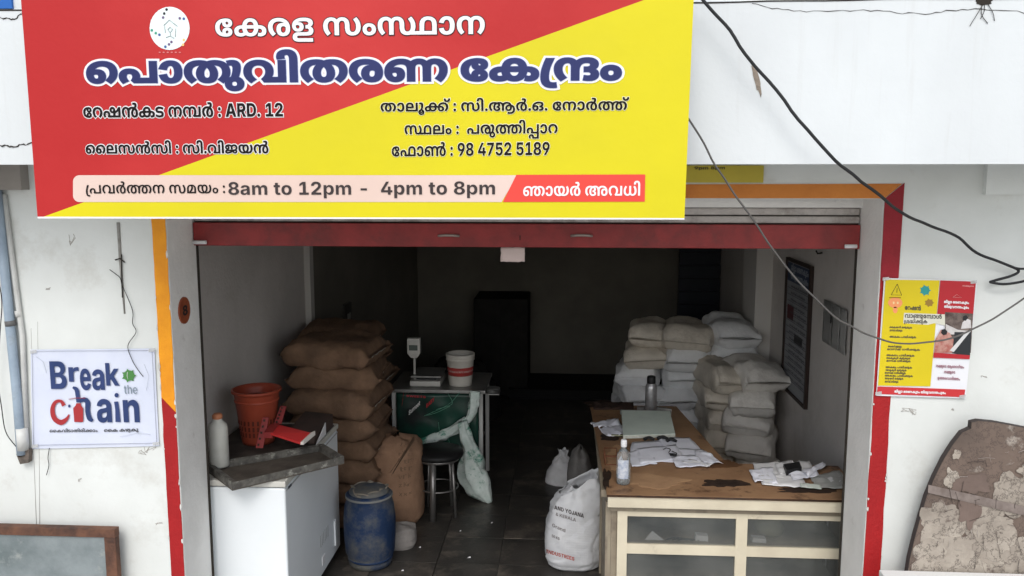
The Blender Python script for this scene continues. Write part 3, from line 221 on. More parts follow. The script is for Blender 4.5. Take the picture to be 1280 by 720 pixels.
208:(390,'148,-20 q26,0 q34,-16 q15,-24 0,-14 q0,-10 q-5,-13 -3,-5 -7,13 98,0 0,118 59,0 0,-158 -179,0 -18,23 q3,5 q3,11 0,7 q0,11 q-13,15 -12,0 q-14,0 q-12,-15 0,-11 q0,-10 q6,-15 4,-5 -38,-17 q-10,11 q-12,25 0,17 q0,17 q19,26 q34,14;106,145 q33,0 q41,-23 q20,-35 0,-19 q0,-12 q-8,-21 -4,-7 -3,14 121,0 0,183 59,0 0,-225 -216,0 -21,23 q5,7 q9,20 0,14 q0,17 q-17,22 -18,0 q-13,0 q-16,-10 q-8,-17 0,-11 q0,-17 q12,-21 6,-9 -46,-23 q-14,17 q-16,34 0,22 q0,23 q24,35 q42,19'),
215:(547,'159,230 q28,0 q45,-12 q34,-21 12,-14 q8,-10 q9,-25 q5,-29 0,-15 0,-104 -278,0 0,103 q0,23 q8,36 q16,27 12,10 q17,15 q48,16;129,187 q-12,0 q-19,-13 -6,-11 q-5,-9 q-5,-26 0,-19 0,-82 -15,1 q24,20 q39,42 q23,44 0,23 q0,8 q-4,14 q-11,8;212,148 q0,-19 q-16,-37 q-27,-36 -19,-18 -10,2 q10,1 q21,1 5,0 68,0 0,59 q0,26 q-9,33 q-22,22 -17,8 1,2 q5,-7 q10,-21;380,230 q37,0 q53,-16 18,-14 q13,-11 q16,-27 q8,-36 0,-24 0,-102 -278,0 0,105 q0,15 q4,29 q10,25 7,9 q12,16 q31,20 q42,11;350,187 q-12,0 q-19,-13 -6,-11 q-5,-9 q-6,-27 0,-23 0,-77 -14,1 q24,20 q39,42 q23,44 0,23 q0,8 q-4,14 q-10,8;433,148 q0,-19 q-16,-37 q-27,-36 -18,-18 -11,2 q10,1 q21,1 6,0 67,0 0,59 q0,26 q-9,33 q-21,22 -18,8 1,2 q5,-7 q10,-21'),
216:(526,'126,230 q19,0 q25,-7 q21,-13 10,-11 -5,0 q16,16 q36,15 27,0 q34,0 q48,-29 q26,-50 0,-31 q0,-17 q-6,-30 q-11,-26 -9,-12 -19,-35 -34,0 -18,24 q14,18 q16,29 q7,29 0,16 q0,24 q-15,32 q-25,15 -15,0 q-11,0 q-15,-8 -4,-5 q-5,-7 q-5,-21 0,-18 0,-128 -59,0 0,129 q0,18 q-4,20 -5,7 q-4,6 q-15,7 -12,0 q-13,0 q-25,-14 q-16,-31 0,-24 q0,-17 q7,-30 q17,-30 14,-15 -42,-31 q-18,18 q-25,37 q-13,43 0,25 q0,32 q26,50 q49,30;501,225 0,-225 -181,0 23,42 98,0 0,183'),
222:(376,'132,230 q27,0 q40,-15 13,-13 q15,-15 q13,-38 0,-29 0,-35 -158,0 0,-43 209,0 0,183 59,0 0,-225 -102,0 q-11,0 q-25,1 -11,1 -121,0 q-13,-1 q-23,-1 -11,0 -10,0 0,121 q0,32 q15,37 13,12 q13,13 q41,15;132,187 q-27,0 q-23,-32 0,-26 0,-2 99,0 0,2 q0,27 q-24,31;264,-135 q-18,0 q-29,9 -11,9 q-10,9 q-10,29 0,19 0,2 q0,15 q-6,23 -7,7 q-6,7 q-19,6 -13,0 q-11,0 q-25,-9 q-18,-21 -2,-18 q0,0 q0,-8 0,-8 q0,-15 q8,-16 q11,-6 5,0 q9,0 q11,9 0,11 q0,10 q-11,11 -11,0 q-12,0 q-21,-14 -10,-9 -9,28 q14,12 q31,16 19,0 q27,0 q27,-30 0,-24 q0,-24 q-32,-30 -32,0 q-32,0 q-37,41 0,34 q0,22 q17,33 q29,22 q37,12 20,0 q10,0 q18,-2 q16,-2 8,-3 q13,-5 q21,-17 q13,-28 0,-23 0,-2 q0,-13 q2,-16 4,-6 q4,-5 q11,-5 9,0 q15,0 q19,21 0,25 q0,18 q-11,30 -12,13 38,23 q17,-18 q18,-41 0,-25 q0,-25 q-20,-37 q-38,-21'),
233:(825,'613,0 -195,0 73,40 q6,1 q19,1 q18,0 5,0 70,0;688,230 q28,0 q42,-15 14,-13 q16,-14 q14,-40 0,-34 0,-114 -227,0 0,111 q0,25 q7,33 q13,23 10,10 q14,13 q42,15;689,187 q-13,0 q-19,-7 -7,-7 q-7,-8 q-8,-25 0,-27 0,-71 108,0 0,67 q0,29 q-8,27 -7,8 q-6,7 q-20,7;273,230 q24,0 q34,-13 13,-14 q9,-8 q11,-23 q5,-30 0,-19 0,-15 q0,-21 q4,-25 5,-8 q5,-8 q16,-8 13,0 q13,0 q22,15 q12,30 0,25 q0,17 q-7,30 q-17,29 -14,16 42,30 q18,-17 q25,-37 q13,-44 0,-26 q0,-34 q-27,-50 q-49,-27 -34,0 q-26,0 q-38,14 -12,13 q-9,9 q-10,25 q-5,30 0,18 0,11 q0,25 q-4,24 -5,8 q-5,8 q-16,7 -11,0 q-9,0 q-16,-6 -5,-6 q-6,-7 q-6,-23 0,-20 0,-125 -59,0 0,121 q0,23 q-3,22 -6,8 q-5,6 q-17,7 -8,0 q-15,0 q-24,-16 q-14,-31 0,-24 q0,-16 q7,-29 q17,-30 14,-15 -42,-31 q-18,18 q-25,37 q-13,44 0,26 q0,31 q25,50 q48,29 34,0 q26,0 q37,-15 16,-16 -5,-1 q15,15 q33,17'),
'A':(302,'9,0 99,291 83,0 102,-291 -71,0 -44,136 q-9,28 q-18,68 -9,38 14,0 q-9,-38 q-17,-68 -8,-28 -43,-136;73,66 0,48 156,0 0,-48'),
'B':(265,'25,0 0,291 117,0 q33,0 q43,-19 q21,-34 0,-21 q0,-17 q-13,-26 q-24,-17 -16,-3 0,-3 q17,-1 q30,-17 q18,-31 0,-21 q0,-24 q-23,-36 q-45,-21 -33,0;88,51 49,0 q25,0 q24,20 0,16 q0,12 q-12,18 q-21,10 -15,0 -50,0;88,170 44,0 q13,0 q19,8 q11,16 0,12 q0,15 q-22,19 -19,0 -46,0'),
'C':(296,'154,-4 q-39,0 q-62,35 q-35,67 0,47 q0,48 q35,67 q62,35 39,0 q25,0 q43,-14 q34,-27 q21,-39 3,-25 -64,0 q-2,12 q-10,18 q-16,13 q-21,6 -12,0 q-22,0 q-33,-22 q-18,-42 0,-30 q0,-30 q18,-42 q33,-21 22,0 q12,0 q21,6 q16,13 q10,18 2,12 64,0 q-2,-20 q-19,-38 q-32,-29 q-45,-18'),
'D':(289,'129,0 -76,0 0,54 73,0 q27,0 q37,19 q19,40 0,33 q0,32 q-19,40 q-37,19 -27,0 -74,0 0,54 78,0 q44,0 q63,-35 q34,-65 0,-45 q0,-46 q-34,-65 q-64,-35;88,291 0,-291 -63,0 0,291'),
'E':(243,'25,0 0,291 197,0 0,-52 -134,0 0,-67 124,0 0,-50 -124,0 0,-70 135,0 0,-52'),
'F':(235,'25,0 0,291 194,0 0,-52 -131,0 0,-78 118,0 0,-51 -118,0 0,-110'),
'G':(300,'155,-4 q-41,0 q-62,36 q-34,67 0,46 q0,47 q36,67 q62,36 38,0 q25,0 q43,-14 q33,-27 q21,-36 3,-21 -64,0 q-3,10 q-10,15 q-16,12 q-19,5 -12,0 q-22,0 q-33,-22 q-18,-41 0,-30 q0,-30 q18,-42 q33,-22 23,0 q20,0 q30,14 q15,27 0,18 13,-2 -74,0 0,47 122,0 0,-37 q0,-38 q-33,-55 q-57,-30'),
'H':(299,'25,0 0,291 63,0 0,-116 123,0 0,116 63,0 0,-291 -63,0 0,123 -123,0 0,-123'),
'I':(193,'14,0 0,52 51,0 0,187 -51,0 0,52 165,0 0,-52 -51,0 0,-187 51,0 0,-52'),
'J':(234,'111,-4 q-46,0 q-53,48 0,44 0,17 63,0 0,-18 q0,-20 q20,-20 16,0 q17,0 q19,20 0,20 0,204 63,0 0,-203 q0,-44 q-53,-48'),
'K':(290,'72,63 0,57 q9,16 q17,28 q20,28 14,17 69,82 76,0 -122,-143 -6,2;25,0 0,291 63,0 0,-77 -1,-75 1,-31 0,-108;206,0 -83,129 40,47 118,-176'),
'L':(226,'25,0 0,291 63,0 0,-239 124,0 0,-52'),
'M':(374,'25,0 0,291 97,0 44,-126 q3,-10 q8,-31 q7,-36 q7,-34 3,-13 -13,0 q3,13 q6,33 q8,36 q8,32 3,10 43,126 97,0 0,-291 -63,0 0,133 q0,9 q1,30 q1,34 q1,34 0,16 4,0 q-4,-17 q-9,-35 q-9,-34 q-9,-28 -3,-9 -45,-133 -53,0 -47,133 q-3,9 q-8,28 q-9,33 q-9,36 -5,17 5,0 q0,-15 q1,-34 q1,-35 q1,-29 0,-10 0,-133'),
'N':(305,'25,0 0,291 70,0 88,-142 q7,-12 q15,-27 q15,-33 7,-20 -6,0 q-1,16 q-2,37 q-2,35 0,12 0,134 64,0 0,-291 -70,0 -80,129 q-9,15 q-16,29 q-17,35 -11,23 7,0 q2,-21 q2,-39 q2,-32 0,-10 0,-129'),
'O':(309,'154,-4 q-38,0 q-62,35 q-36,67 0,47 q0,48 q36,67 q62,35 38,0 q39,0 q62,-35 q36,-67 0,-48 q0,-47 q-36,-67 q-62,-35;154,52 q22,0 q33,21 q18,42 0,30 q0,31 q-18,42 q-33,21 -22,0 q-22,0 q-32,-21 q-18,-42 0,-31 q0,-30 q18,-42 q32,-21'),
'P':(260,'25,0 0,291 116,0 q33,0 q46,-25 q25,-45 0,-29 q0,-29 q-25,-45 q-48,-24 -33,0 -73,0 0,50 62,0 q18,0 q23,12 q11,22 0,14 q0,14 q-11,22 q-23,11 -18,0 -40,0 0,-239'),
'Q':(311,'135,101 53,0 26,-33 26,-31 49,-61 -58,0 -34,41 -17,25;154,-4 q-38,0 q-62,35 q-36,67 0,47 q0,48 q36,67 q62,35 38,0 q39,0 q62,-35 q36,-67 0,-48 q0,-47 q-36,-67 q-62,-35;154,52 q22,0 q33,21 q18,42 0,30 q0,31 q-18,42 q-33,21 -22,0 q-22,0 q-32,-21 q-18,-42 0,-31 q0,-30 q18,-42 q32,-21'),
'R':(263,'25,0 0,291 116,0 q33,0 q46,-23 q25,-43 0,-29 q0,-30 q-25,-41 q-48,-23 -33,0 -77,0 0,51 66,0 q18,0 q23,10 q11,18 0,15 q0,14 q-11,19 q-23,10 -18,0 -40,0 0,-239;186,0 -71,133 68,0 73,-133'),
'S':(263,'134,-4 q-36,0 q-52,22 q-30,42 0,32 61,0 q1,-14 q14,-20 q25,-9 16,0 q15,0 q23,8 q12,16 0,11 q0,9 q-11,13 q-22,9 -16,4 -31,8 q-37,9 q-43,38 0,32 q0,27 q29,40 q50,22 32,0 q33,0 q49,-22 q27,-40 0,-26 -61,0 q-1,17 q-25,18 -22,0 q-15,0 q-20,-8 q-11,-14 0,-10 q0,-10 q12,-13 q21,-9 12,-3 26,-6 q20,-4 q32,-15 q23,-21 q13,-28 0,-18 q0,-26 q-27,-40 q-51,-21'),
'T':(268,'14,239 0,52 240,0 0,-52 -88,0 0,-239 -63,0 0,239'),
'U':(292,'146,-4 q-36,0 q-55,27 q-30,48 0,32 0,188 63,0 0,-183 q0,-17 q15,-25 q26,-15 17,0 q18,0 q26,15 q14,25 0,17 0,183 63,0 0,-188 q0,-32 q-30,-48 q-55,-27'),
'V':(302,'111,0 -102,291 71,0 44,-136 q9,-28 q17,-66 10,-38 -14,0 q9,38 q17,66 8,28 43,136 70,0 -99,-291'),
'W':(418,'87,0 -78,291 70,0 31,-138 q5,-18 q7,-43 q6,-43 3,-19 -11,0 q4,19 q7,43 q7,43 5,18 34,138 65,0 33,-138 q5,-18 q7,-43 q7,-43 4,-19 -12,0 q4,19 q6,43 q7,43 4,18 32,138 70,0 -78,-291 -72,0 -37,144 q-7,25 q-8,61 -6,30 16,0 q-6,-30 q-8,-59 -7,-27 -37,-144'),
'X':(299,'10,0 121,172 0,-48 -111,167 73,0 30,-47 q9,-14 q11,-22 q10,-21 6,-11 -18,0 q6,11 q10,20 q12,23 9,14 30,47 72,0 -109,-163 0,45 118,-173 -75,0 -39,59 q-8,12 q-10,18 q-7,15 -6,9 10,0 q-5,-9 q-8,-15 q-10,-18 -8,-12 -40,-59'),
'Y':(295,'117,0 0,108 -108,183 74,0 48,-90 q7,-14 q12,-26 6,-18 -13,0 q6,18 q10,27 7,13 46,90 74,0 -106,-183 0,-108'),
'Z':(268,'22,0 0,37 116,163 q11,15 q28,32 13,15 5,-20 q-20,-2 q-40,-1 -19,0 -94,0 0,52 224,0 0,-37 -114,-160 q-12,-16 q-28,-33 -15,-16 -4,20 q21,2 q41,1 21,0 90,0 0,-52'),
'a':(233,'85,-4 q-21,0 q-33,14 q-18,29 0,22 q0,18 q13,25 q23,15 q29,8 17,1 q18,2 q24,4 q10,7 0,7 0,1 q0,9 q-7,12 q-15,6 -10,0 q-11,0 q-16,-6 q-10,-11 -2,-7 -57,8 q5,19 q26,27 q40,15 25,0 q19,0 q33,-9 q27,-18 q15,-27 0,-20 0,-147 -58,0 0,30 -2,0 q-6,-10 q-18,-16 q-24,-8;103,38 q13,0 q20,11 q12,18 0,11 0,23 q-3,-2 q-10,-3 q-12,-3 q-12,-1 -5,-1 q-10,-1 q-16,-7 q-8,-12 0,-8 q0,-8 q8,-11 q14,-6'),
'b':(253,'150,-3 q-18,0 q-24,11 q-16,18 -4,9 -3,0 0,-35 -61,0 0,291 62,0 0,-110 2,0 q4,9 q15,19 q25,12 18,0 q24,0 q40,-25 q24,-49 0,-38 q0,-37 q-24,-50 q-40,-25;130,46 q14,0 q20,16 q10,28 0,19 q0,19 q-10,28 q-20,16 -14,0 q-15,0 q-20,-16 q-10,-28 0,-19 q0,-19 q10,-28 q20,-16'),
'c':(236,'123,-4 q-33,0 q-49,28 q-26,51 0,33 q0,34 q26,51 q49,28 33,0 q20,0 q34,-10 q25,-20 q16,-27 3,-17 -57,-11 q-2,9 q-7,13 q-10,10 q-13,5 -8,0 q-15,0 q-20,-16 q-11,-29 0,-19 q0,-20 q11,-29 q20,-16 15,0 q8,0 q13,5 q11,10 q7,14 1,9 58,-10 q-3,-18 q-17,-28 q-25,-20 q-34,-10'),
'd':(253,'104,-3 q-25,0 q-40,25 q-24,50 0,37 q0,38 q24,49 q41,25 23,0 q18,0 q25,-12 q15,-19 4,-9 2,0 0,110 62,0 0,-291 -61,0 0,35 -3,0 q-4,-9 q-16,-18 q-24,-11;124,46 q14,0 q20,16 q10,28 0,19 q0,19 q-10,28 q-20,16 -14,0 q-15,0 q-20,-16 q-10,-28 0,-19 q0,-19 q10,-28 q20,-16'),
'e':(239,'124,-4 q-34,0 q-49,27 q-26,50 0,35 q0,34 q26,51 q48,28 32,0 q22,0 q38,-14 q28,-28 q16,-41 0,-28 0,-17 -186,0 0,38 156,0 -29,-9 q0,16 q-10,24 q-20,13 -14,0 q-15,0 q-20,-13 q-11,-23 0,-15 0,-27 q0,-18 q13,-25 q21,-12 15,0 q10,0 q16,5 q12,11 3,8 55,-10 q-5,-18 q-26,-27 q-40,-15'),
'f':(161,'149,218 0,-46 -145,0 0,46;42,0 0,233 q0,24 q18,32 q33,16 21,0 q14,0 q24,-5 5,-1 -10,-47 q-4,1 q-10,2 -6,0 q-13,0 q-10,-12 0,-11 0,-232'),
'g':(254,'122,-86 q-27,0 q-42,14 q-25,24 -5,17 54,13 q2,-6 q11,-11 q19,-7 13,0 q22,0 q24,20 0,21 0,39 -4,0 q-4,-9 q-15,-16 q-24,-10 -17,0 q-25,0 q-40,23 q-24,47 0,36 q0,38 q25,49 q40,25 24,0 q18,0 q24,-12 q16,-19 4,-9 3,0 0,37 61,0 0,-215 q0,-30 q-28,-40 q-48,-19;124,50 q14,0 q20,14 q11,27 0,19 q0,19 q-11,27 q-20,16 -14,0 q-15,0 q-20,-16 q-10,-28 0,-18 q0,-19 q10,-27 q20,-14'),
'h':(251,'86,126 0,-126 -62,0 0,291 61,0 0,-127 -5,0 q9,26 q34,31 29,0 q22,0 q34,-20 q19,-37 0,-25 0,-139 -62,0 0,128 q0,19 q-20,23 -18,0 q-12,0 q-19,-11 q-10,-19'),
'i':(110,'24,0 0,218 62,0 0,-218;55,246 q-14,0 q-19,18 0,13 q0,13 q19,18 14,0 q14,0 q19,-18 0,-13 q0,-13 q-19,-18'),
'j':(110,'24,218 62,0 0,-229 q0,-25 q-20,-31 q-38,-15 -26,0 -12,0 0,49 8,0 q14,0 q12,11 0,12;55,246 q-14,0 q-19,18 0,13 q0,13 q19,18 14,0 q14,0 q19,-18 0,-13 q0,-13 q-19,-18'),
'k':(234,'80,62 0,74 9,0 69,82 71,0 -93,-110 -16,0;24,0 0,291 62,0 0,-291;160,0 -63,94 42,44 94,-138'),
'l':(126,'91,-1 q-34,0 q-33,29 0,30 0,233 62,0 0,-225 q0,-10 q7,-9 9,0 q5,0 q5,1 1,0 10,-44 q-5,-2 q-16,-3'),
'm':(367,'24,0 0,218 58,0 3,-55 -5,0 q5,21 q20,25 q27,13 15,0 q23,0 q29,-30 7,-33 -7,0 q5,22 q22,28 q31,13 16,0 q20,0 q32,-18 q18,-33 0,-24 0,-147 -62,0 0,135 q0,17 q-19,18 -14,0 q-11,0 q-15,-9 q-9,-17 0,-11 0,-133 -59,0 0,136 q0,16 q-19,18 -14,0 q-10,0 q-16,-9 q-9,-17 0,-13 0,-131'),
'n':(251,'86,126 0,-126 -62,0 0,218 59,0 1,-54 -4,0 q9,26 q34,31 29,0 q22,0 q34,-20 q19,-37 0,-25 0,-139 -62,0 0,128 q0,19 q-20,23 -18,0 q-12,0 q-19,-11 q-10,-19'),
'o':(246,'123,-4 q-33,0 q-49,28 q-26,51 0,33 q0,34 q26,51 q49,28 33,0 q34,0 q48,-28 q26,-51 0,-34 q0,-33 q-26,-51 q-48,-28;123,44 q15,0 q20,17 q10,29 0,19 q0,18 q-10,29 q-20,17 -15,0 q-15,0 q-20,-17 q-10,-28 0,-19 q0,-19 q10,-29 q20,-17'),
'p':(253,'24,-82 0,300 61,0 0,-37 3,0 q4,9 q15,19 q25,12 18,0 q24,0 q40,-25 q24,-49 0,-38 q0,-37 q-24,-50 q-40,-25 -24,0 q-18,0 q-24,11 q-16,18 -4,9 -2,0 0,-117;130,46 q14,0 q20,16 q10,28 0,19 q0,19 q-10,28 q-20,16 -14,0 q-15,0 q-20,-16 q-10,-28 0,-19 q0,-19 q10,-28 q20,-16'),
'q':(253,'229,-82 -62,0 0,117 -2,0 q-4,-9 q-16,-18 q-24,-11 -17,0 q-25,0 q-40,25 q-24,50 0,37 q0,38 q24,49 q41,25 23,0 q18,0 q25,-12 q15,-19 4,-9 3,0 0,37 61,0;124,46 q14,0 q20,16 q10,28 0,19 q0,19 q-10,28 q-20,16 -14,0 q-15,0 q-20,-16 q-10,-28 0,-19 q0,-19 q10,-28 q20,-16'),
'r':(165,'24,0 0,218 60,0 0,-38 3,0 q5,20 q28,21 19,0 q4,0 q11,-1 4,-1 0,-55 q-5,2 q-15,1 -6,0 q-13,0 q-21,-11 q-12,-20 0,-14 0,-122'),
's':(226,'113,-4 q-27,0 q-42,15 q-26,29 -4,21 58,9 q4,-15 q21,-15 18,0 q16,0 q18,12 0,9 q0,9 q-14,10 -14,3 -38,7 q-31,7 q-32,31 0,25 q0,21 q23,31 q42,16 28,0 q27,0 q38,-14 q24,-27 4,-18 -55,-9 q-3,11 q-19,13 -15,0 q-13,0 q-19,-11 0,-9 q0,-8 q12,-11 15,-3 40,-8 q32,-6 q31,-29 0,-24 q0,-22 q-25,-32 q-45,-18'),
't':(149,'136,218 0,-46 -132,0 0,46;34,270 62,0 0,-205 q0,-10 q8,-9 11,0 q3,0 q12,2 3,0 9,-46 q-11,-3 q-20,-2 -9,0 q-33,0 q-35,32 0,30'),
'u':(251,'99,-3 q-22,0 q-34,20 q-19,37 0,25 0,139 62,0 0,-127 q0,-20 q20,-22 18,0 q12,0 q18,10 q11,20 0,14 0,125 62,0 0,-218 -59,0 -1,55 4,0 q-9,-27 q-35,-31'),
'v':(242,'85,0 -80,218 66,0 35,-111 q7,-21 q10,-44 5,-24 -12,0 q5,24 q9,44 7,21 35,111 65,0 -80,-218'),
'w':(342,'69,0 -64,218 65,0 18,-78 q5,-22 q11,-51 4,-31 -6,0 q5,30 q12,51 5,23 19,78 56,0 19,-78 q5,-22 q12,-52 5,-30 -7,0 q5,30 q10,51 5,23 18,78 66,0 -65,-218 -63,0 -23,82 q-4,12 q-7,31 q-6,32 -4,13 11,0 q-3,-13 q-7,-32 q-7,-31 -3,-12 -24,-82'),
'x':(234,'8,0 84,136 0,-48 -80,130 66,0 19,-33 q9,-17 q15,-34 8,-16 -23,0 q8,16 q15,34 10,17 19,33 65,0 -81,-130 0,47 84,-135 -66,0 -23,40 q-9,17 q-16,34 -8,15 23,0 q-7,-15 q-15,-34 -9,-17 -23,-40'),
'y':(243,'23,-77 14,46 8,-2 q12,-3 q18,3 q11,11 0,11 1,10 -82,219 66,0 35,-111 q7,-21 q8,-44 5,-24 -13,0 q5,24 q11,44 7,21 37,111 65,0 -93,-243 q-6,-17 q-21,-27 q-32,-14 -23,0 q-12,0 q-21,3'),
'z':(230,'23,0 0,37 106,130 0,2 -102,0 0,49 176,0 0,-40 -99,-127 0,-2 103,0 0,-49'),
'0':(258,'129,-4 q-37,0 q-50,35 q-25,67 0,47 q0,47 q25,67 q50,36 37,0 q38,0 q50,-36 q25,-67 0,-47 q0,-47 q-25,-67 q-50,-35;129,48 q17,0 q22,21 q11,44 0,32 q0,33 q-11,44 q-22,21 -17,0 q-17,0 q-22,-21 q-11,-44 0,-33 q0,-32 q11,-44 q22,-21'),
'1':(258,'33,0 0,51 199,0 0,-51;172,291 0,-291 -62,0 0,236 -2,0 -67,-47 0,57 65,45'),
'2':(258,'26,0 0,45 104,96 q13,12 q18,20 q9,20 0,11 q0,13 q-11,18 q-20,10 -12,0 q-13,0 q-20,-11 q-11,-19 0,-14 -60,0 q0,29 q26,42 q47,23 31,0 q32,0 q47,-22 q26,-39 0,-26 q0,-16 q-13,-32 q-33,-39 -31,-28 -41,-40 0,-2 121,0 0,-51'),
'3':(258,'126,-4 q-32,0 q-49,22 q-29,39 -1,26 64,0 q0,-11 q13,-16 q22,-8 13,0 q13,0 q22,10 q11,19 0,13 q0,12 q-12,20 q-24,12 -17,0 -33,0 0,41 65,63 0,1 -122,0 0,52 197,0 0,-46 -97,-90 0,13 q33,5 q49,-21 q27,-40 0,-26 q0,-27 q-29,-41 q-51,-22'),
'4':(258,'11,51 0,49 108,191 61,0 -106,-188 0,-2 173,0 0,-50;151,0 0,65 2,23 0,94 57,0 0,-182'),
'5':(258,'127,-4 q-31,0 q-47,22 q-28,40 -1,25 62,0 q0,-11 q12,-17 q21,-9 12,0 q14,0 q22,12 q12,23 0,15 q0,15 q-13,23 q-22,13 -14,0 q-13,0 q-24,-11 -6,-9 -56,10 13,154 180,0 0,-52 -128,0 -7,-72 2,0 q7,11 q32,15 19,0 q20,0 q33,-14 q24,-26 q14,-35 0,-21 q0,-29 q-27,-46 q-50,-26'),
'6':(258,'130,-4 q-29,0 q-49,23 q-29,44 0,32 q0,23 q18,45 19,28 67,100 63,0 -90,-133 -18,0 q4,7 q18,13 q26,8 15,0 q27,0 q41,-21 q23,-41 0,-28 q0,-30 q-28,-45 q-47,-25;130,45 q13,0 q21,13 q13,22 0,14 q0,15 q-13,22 q-21,12 -13,0 q-14,0 q-21,-12 q-12,-22 0,-14 q0,-15 q12,-22 q21,-13'),
'7':(258,'46,0 120,238 0,1 -140,0 0,52 206,0 0,-52 -120,-239'),
'8':(258,'129,-4 q-33,0 q-51,22 q-29,37 0,23 q0,18 q16,31 q29,20 18,3 0,2 q-23,5 q-30,36 0,24 q0,22 q27,36 q46,20 30,0 q30,0 q46,-20 q27,-36 0,-22 q0,-24 q-30,-36 -23,-5 0,-2 q18,-3 q29,-20 q17,-31 0,-18 q0,-23 q-30,-37 q-51,-22;129,42 q14,0 q22,11 q12,18 0,12 q0,13 q-13,19 q-21,11 -14,0 q-14,0 q-21,-11 q-13,-19 0,-13 q0,-12 q12,-18 q22,-11;129,171 q12,0 q19,10 q11,18 0,11 q0,11 q-11,17 q-19,9 -12,0 q-12,0 q-19,-9 q-10,-17 0,-11 q0,-11 q10,-18 q19,-10'),
'9':(258,'128,295 q29,0 q49,-23 q30,-44 0,-32 q0,-23 q-19,-45 -18,-28 -68,-100 -63,0 90,133 18,0 q-4,-7 q-18,-13 q-25,-8 -16,0 q-26,0 q-41,22 q-23,40 0,28 q0,30 q27,45 q48,25;129,246 q-14,0 q-21,-13 q-12,-22 0,-14 q0,-15 q12,-22 q21,-12 14,0 q13,0 q21,12 q12,22 0,14 q0,15 q-12,22 q-21,13'),
'.':(107,'54,-4 q-15,0 q-20,20 0,15 q0,14 q20,20 15,0 q15,0 q20,-20 0,-14 q0,-15 q-20,-20'),
':':(107,'54,-4 q-15,0 q-20,20 0,15 q0,14 q20,20 15,0 q15,0 q20,-20 0,-14 q0,-15 q-20,-20;54,139 q-15,0 q-20,20 0,15 q0,14 q20,20 15,0 q15,0 q20,-20 0,-14 q0,-15 q-20,-20'),
'-':(258,'196,143 0,-48 -134,0 0,48'),
'!':(138,'40,92 -4,199 66,0 -4,-199;69,-4 q-16,0 q-20,19 0,15 q0,15 q20,19 16,0 q16,0 q20,-19 0,-15 q0,-15 q-20,-19'),
'&':(270,'113,-4 q-30,0 q-44,22 q-24,36 0,23 q0,17 q14,27 q24,22 16,11 58,37 q6,4 q9,10 q5,11 0,6 q0,9 q-13,14 -13,0 q-8,0 q-12,-6 q-7,-12 0,-8 q0,-9 q9,-19 q17,-21 11,-12 138,-158 -64,0 -115,128 q-12,13 q-22,28 q-15,32 0,19 q0,21 q20,34 q36,20 24,0 q23,0 q34,-19 q19,-32 0,-19 q0,-13 q-10,-24 q-17,-21 -12,-9 -59,-42 q-12,-8 q-12,-17 0,-11 q0,-11 q10,-15 q19,-9 11,0 q16,0 q30,14 q25,26 q15,36 0,22 51,0 q0,-27 q-12,-43 q-20,-32 -14,-11 -17,-9 q-16,-13 q-41,-12'),
' ':(107,''),
}
LINES = {
'l1':[72, 23, 50, 53, ' ', 58, 6, 233, 64, 42],
'l2':[71, 44, 64, 38, 67, 55, 65, 38, 50, 37, ' ', 72, 23, 162, 201, 6],
'l3':[72, 51, 57, 117, 23, 33, ' ', 42, 216, 118, ' ', ':', ' ', 'A', 'R', 'D', '.', ' ', '1', '2'],
'l4':[73, 52, 58, 117, 58, 65, ' ', ':', ' ', 58, 65, '.', 55, 65, 30, 49, 117],
'r1':[38, 64, 52, 68, 163, 77, ' ', ':', ' ', 58, 65, '.', 10, 118, '.', 20, '.', ' ', 72, 42, 64, 118, 196, 77],
'r2':[233, 52, 6, ' ', ':', ' ', ' ', 44, 50, 67, 196, 65, 208, 64, 51],
'r3':[72, 45, 64, 116, ' ', ':', ' ', '9', '8', ' ', '4', '7', '5', '2', ' ', '5', '1', '8', '9'],
's1':[162, 44, 55, 118, 196, 42, ' ', 58, 48, 49, 6, ' ', ':'],
's2':['8', 'a', 'm', ' ', 't', 'o', ' ', '1', '2', 'p', 'm', ' ', '-', ' ', ' ', '4', 'p', 'm', ' ', 't', 'o', ' ', '8', 'p', 'm'],
's3':[32, 64, 49, 118, ' ', 9, 55, 41, 65],
'b1':[73, 23, 55, 65, 33, 64, 38, 65, 50, 65, 163, 64, 6],
'b2':[73, 23, ' ', 23, 54, 67, 23, 68],
'p1':[30, 65, 222, 64, ' ', 47, 50, 37, 23, 68, 33, 6],
'p2':[38, 65, 50, 67, 55, 42, 206, 44, 67, 50, 6],
'p3':[72, 51, 57, 117],
'p4':[55, 64, 175, 67, 72, 216, 64, 120],
'p5':[162, 56, 200, 65, 163, 67, 23],
'p6':[30, 65, 222, 64, ' ', 47, 50, 37, 23, 68, 33, 6, ' ', 38, 65, 50, 67, 55, 42, 206, 44, 67, 50, 6],
'q1':[42, 215, 67, 71, 33, ' ', 10, 72, 50, 64, 25, 77, 49, 6],
'q2':[42, 215, 67, 71, 33],
'q3':[13, 196, 50, 55, 64, 40, 65, 196, 6],
't1':[73, 23, 23, 120, ' ', 23, 54, 67, 23, 67, 23],
't2':[48, 64, 58, 77, 23, 77, ' ', 41, 50, 65, 163, 67, 23],
't3':[9, 23, 52, 6, ' ', 44, 64, 52, 65, 163, 67, 23],
}
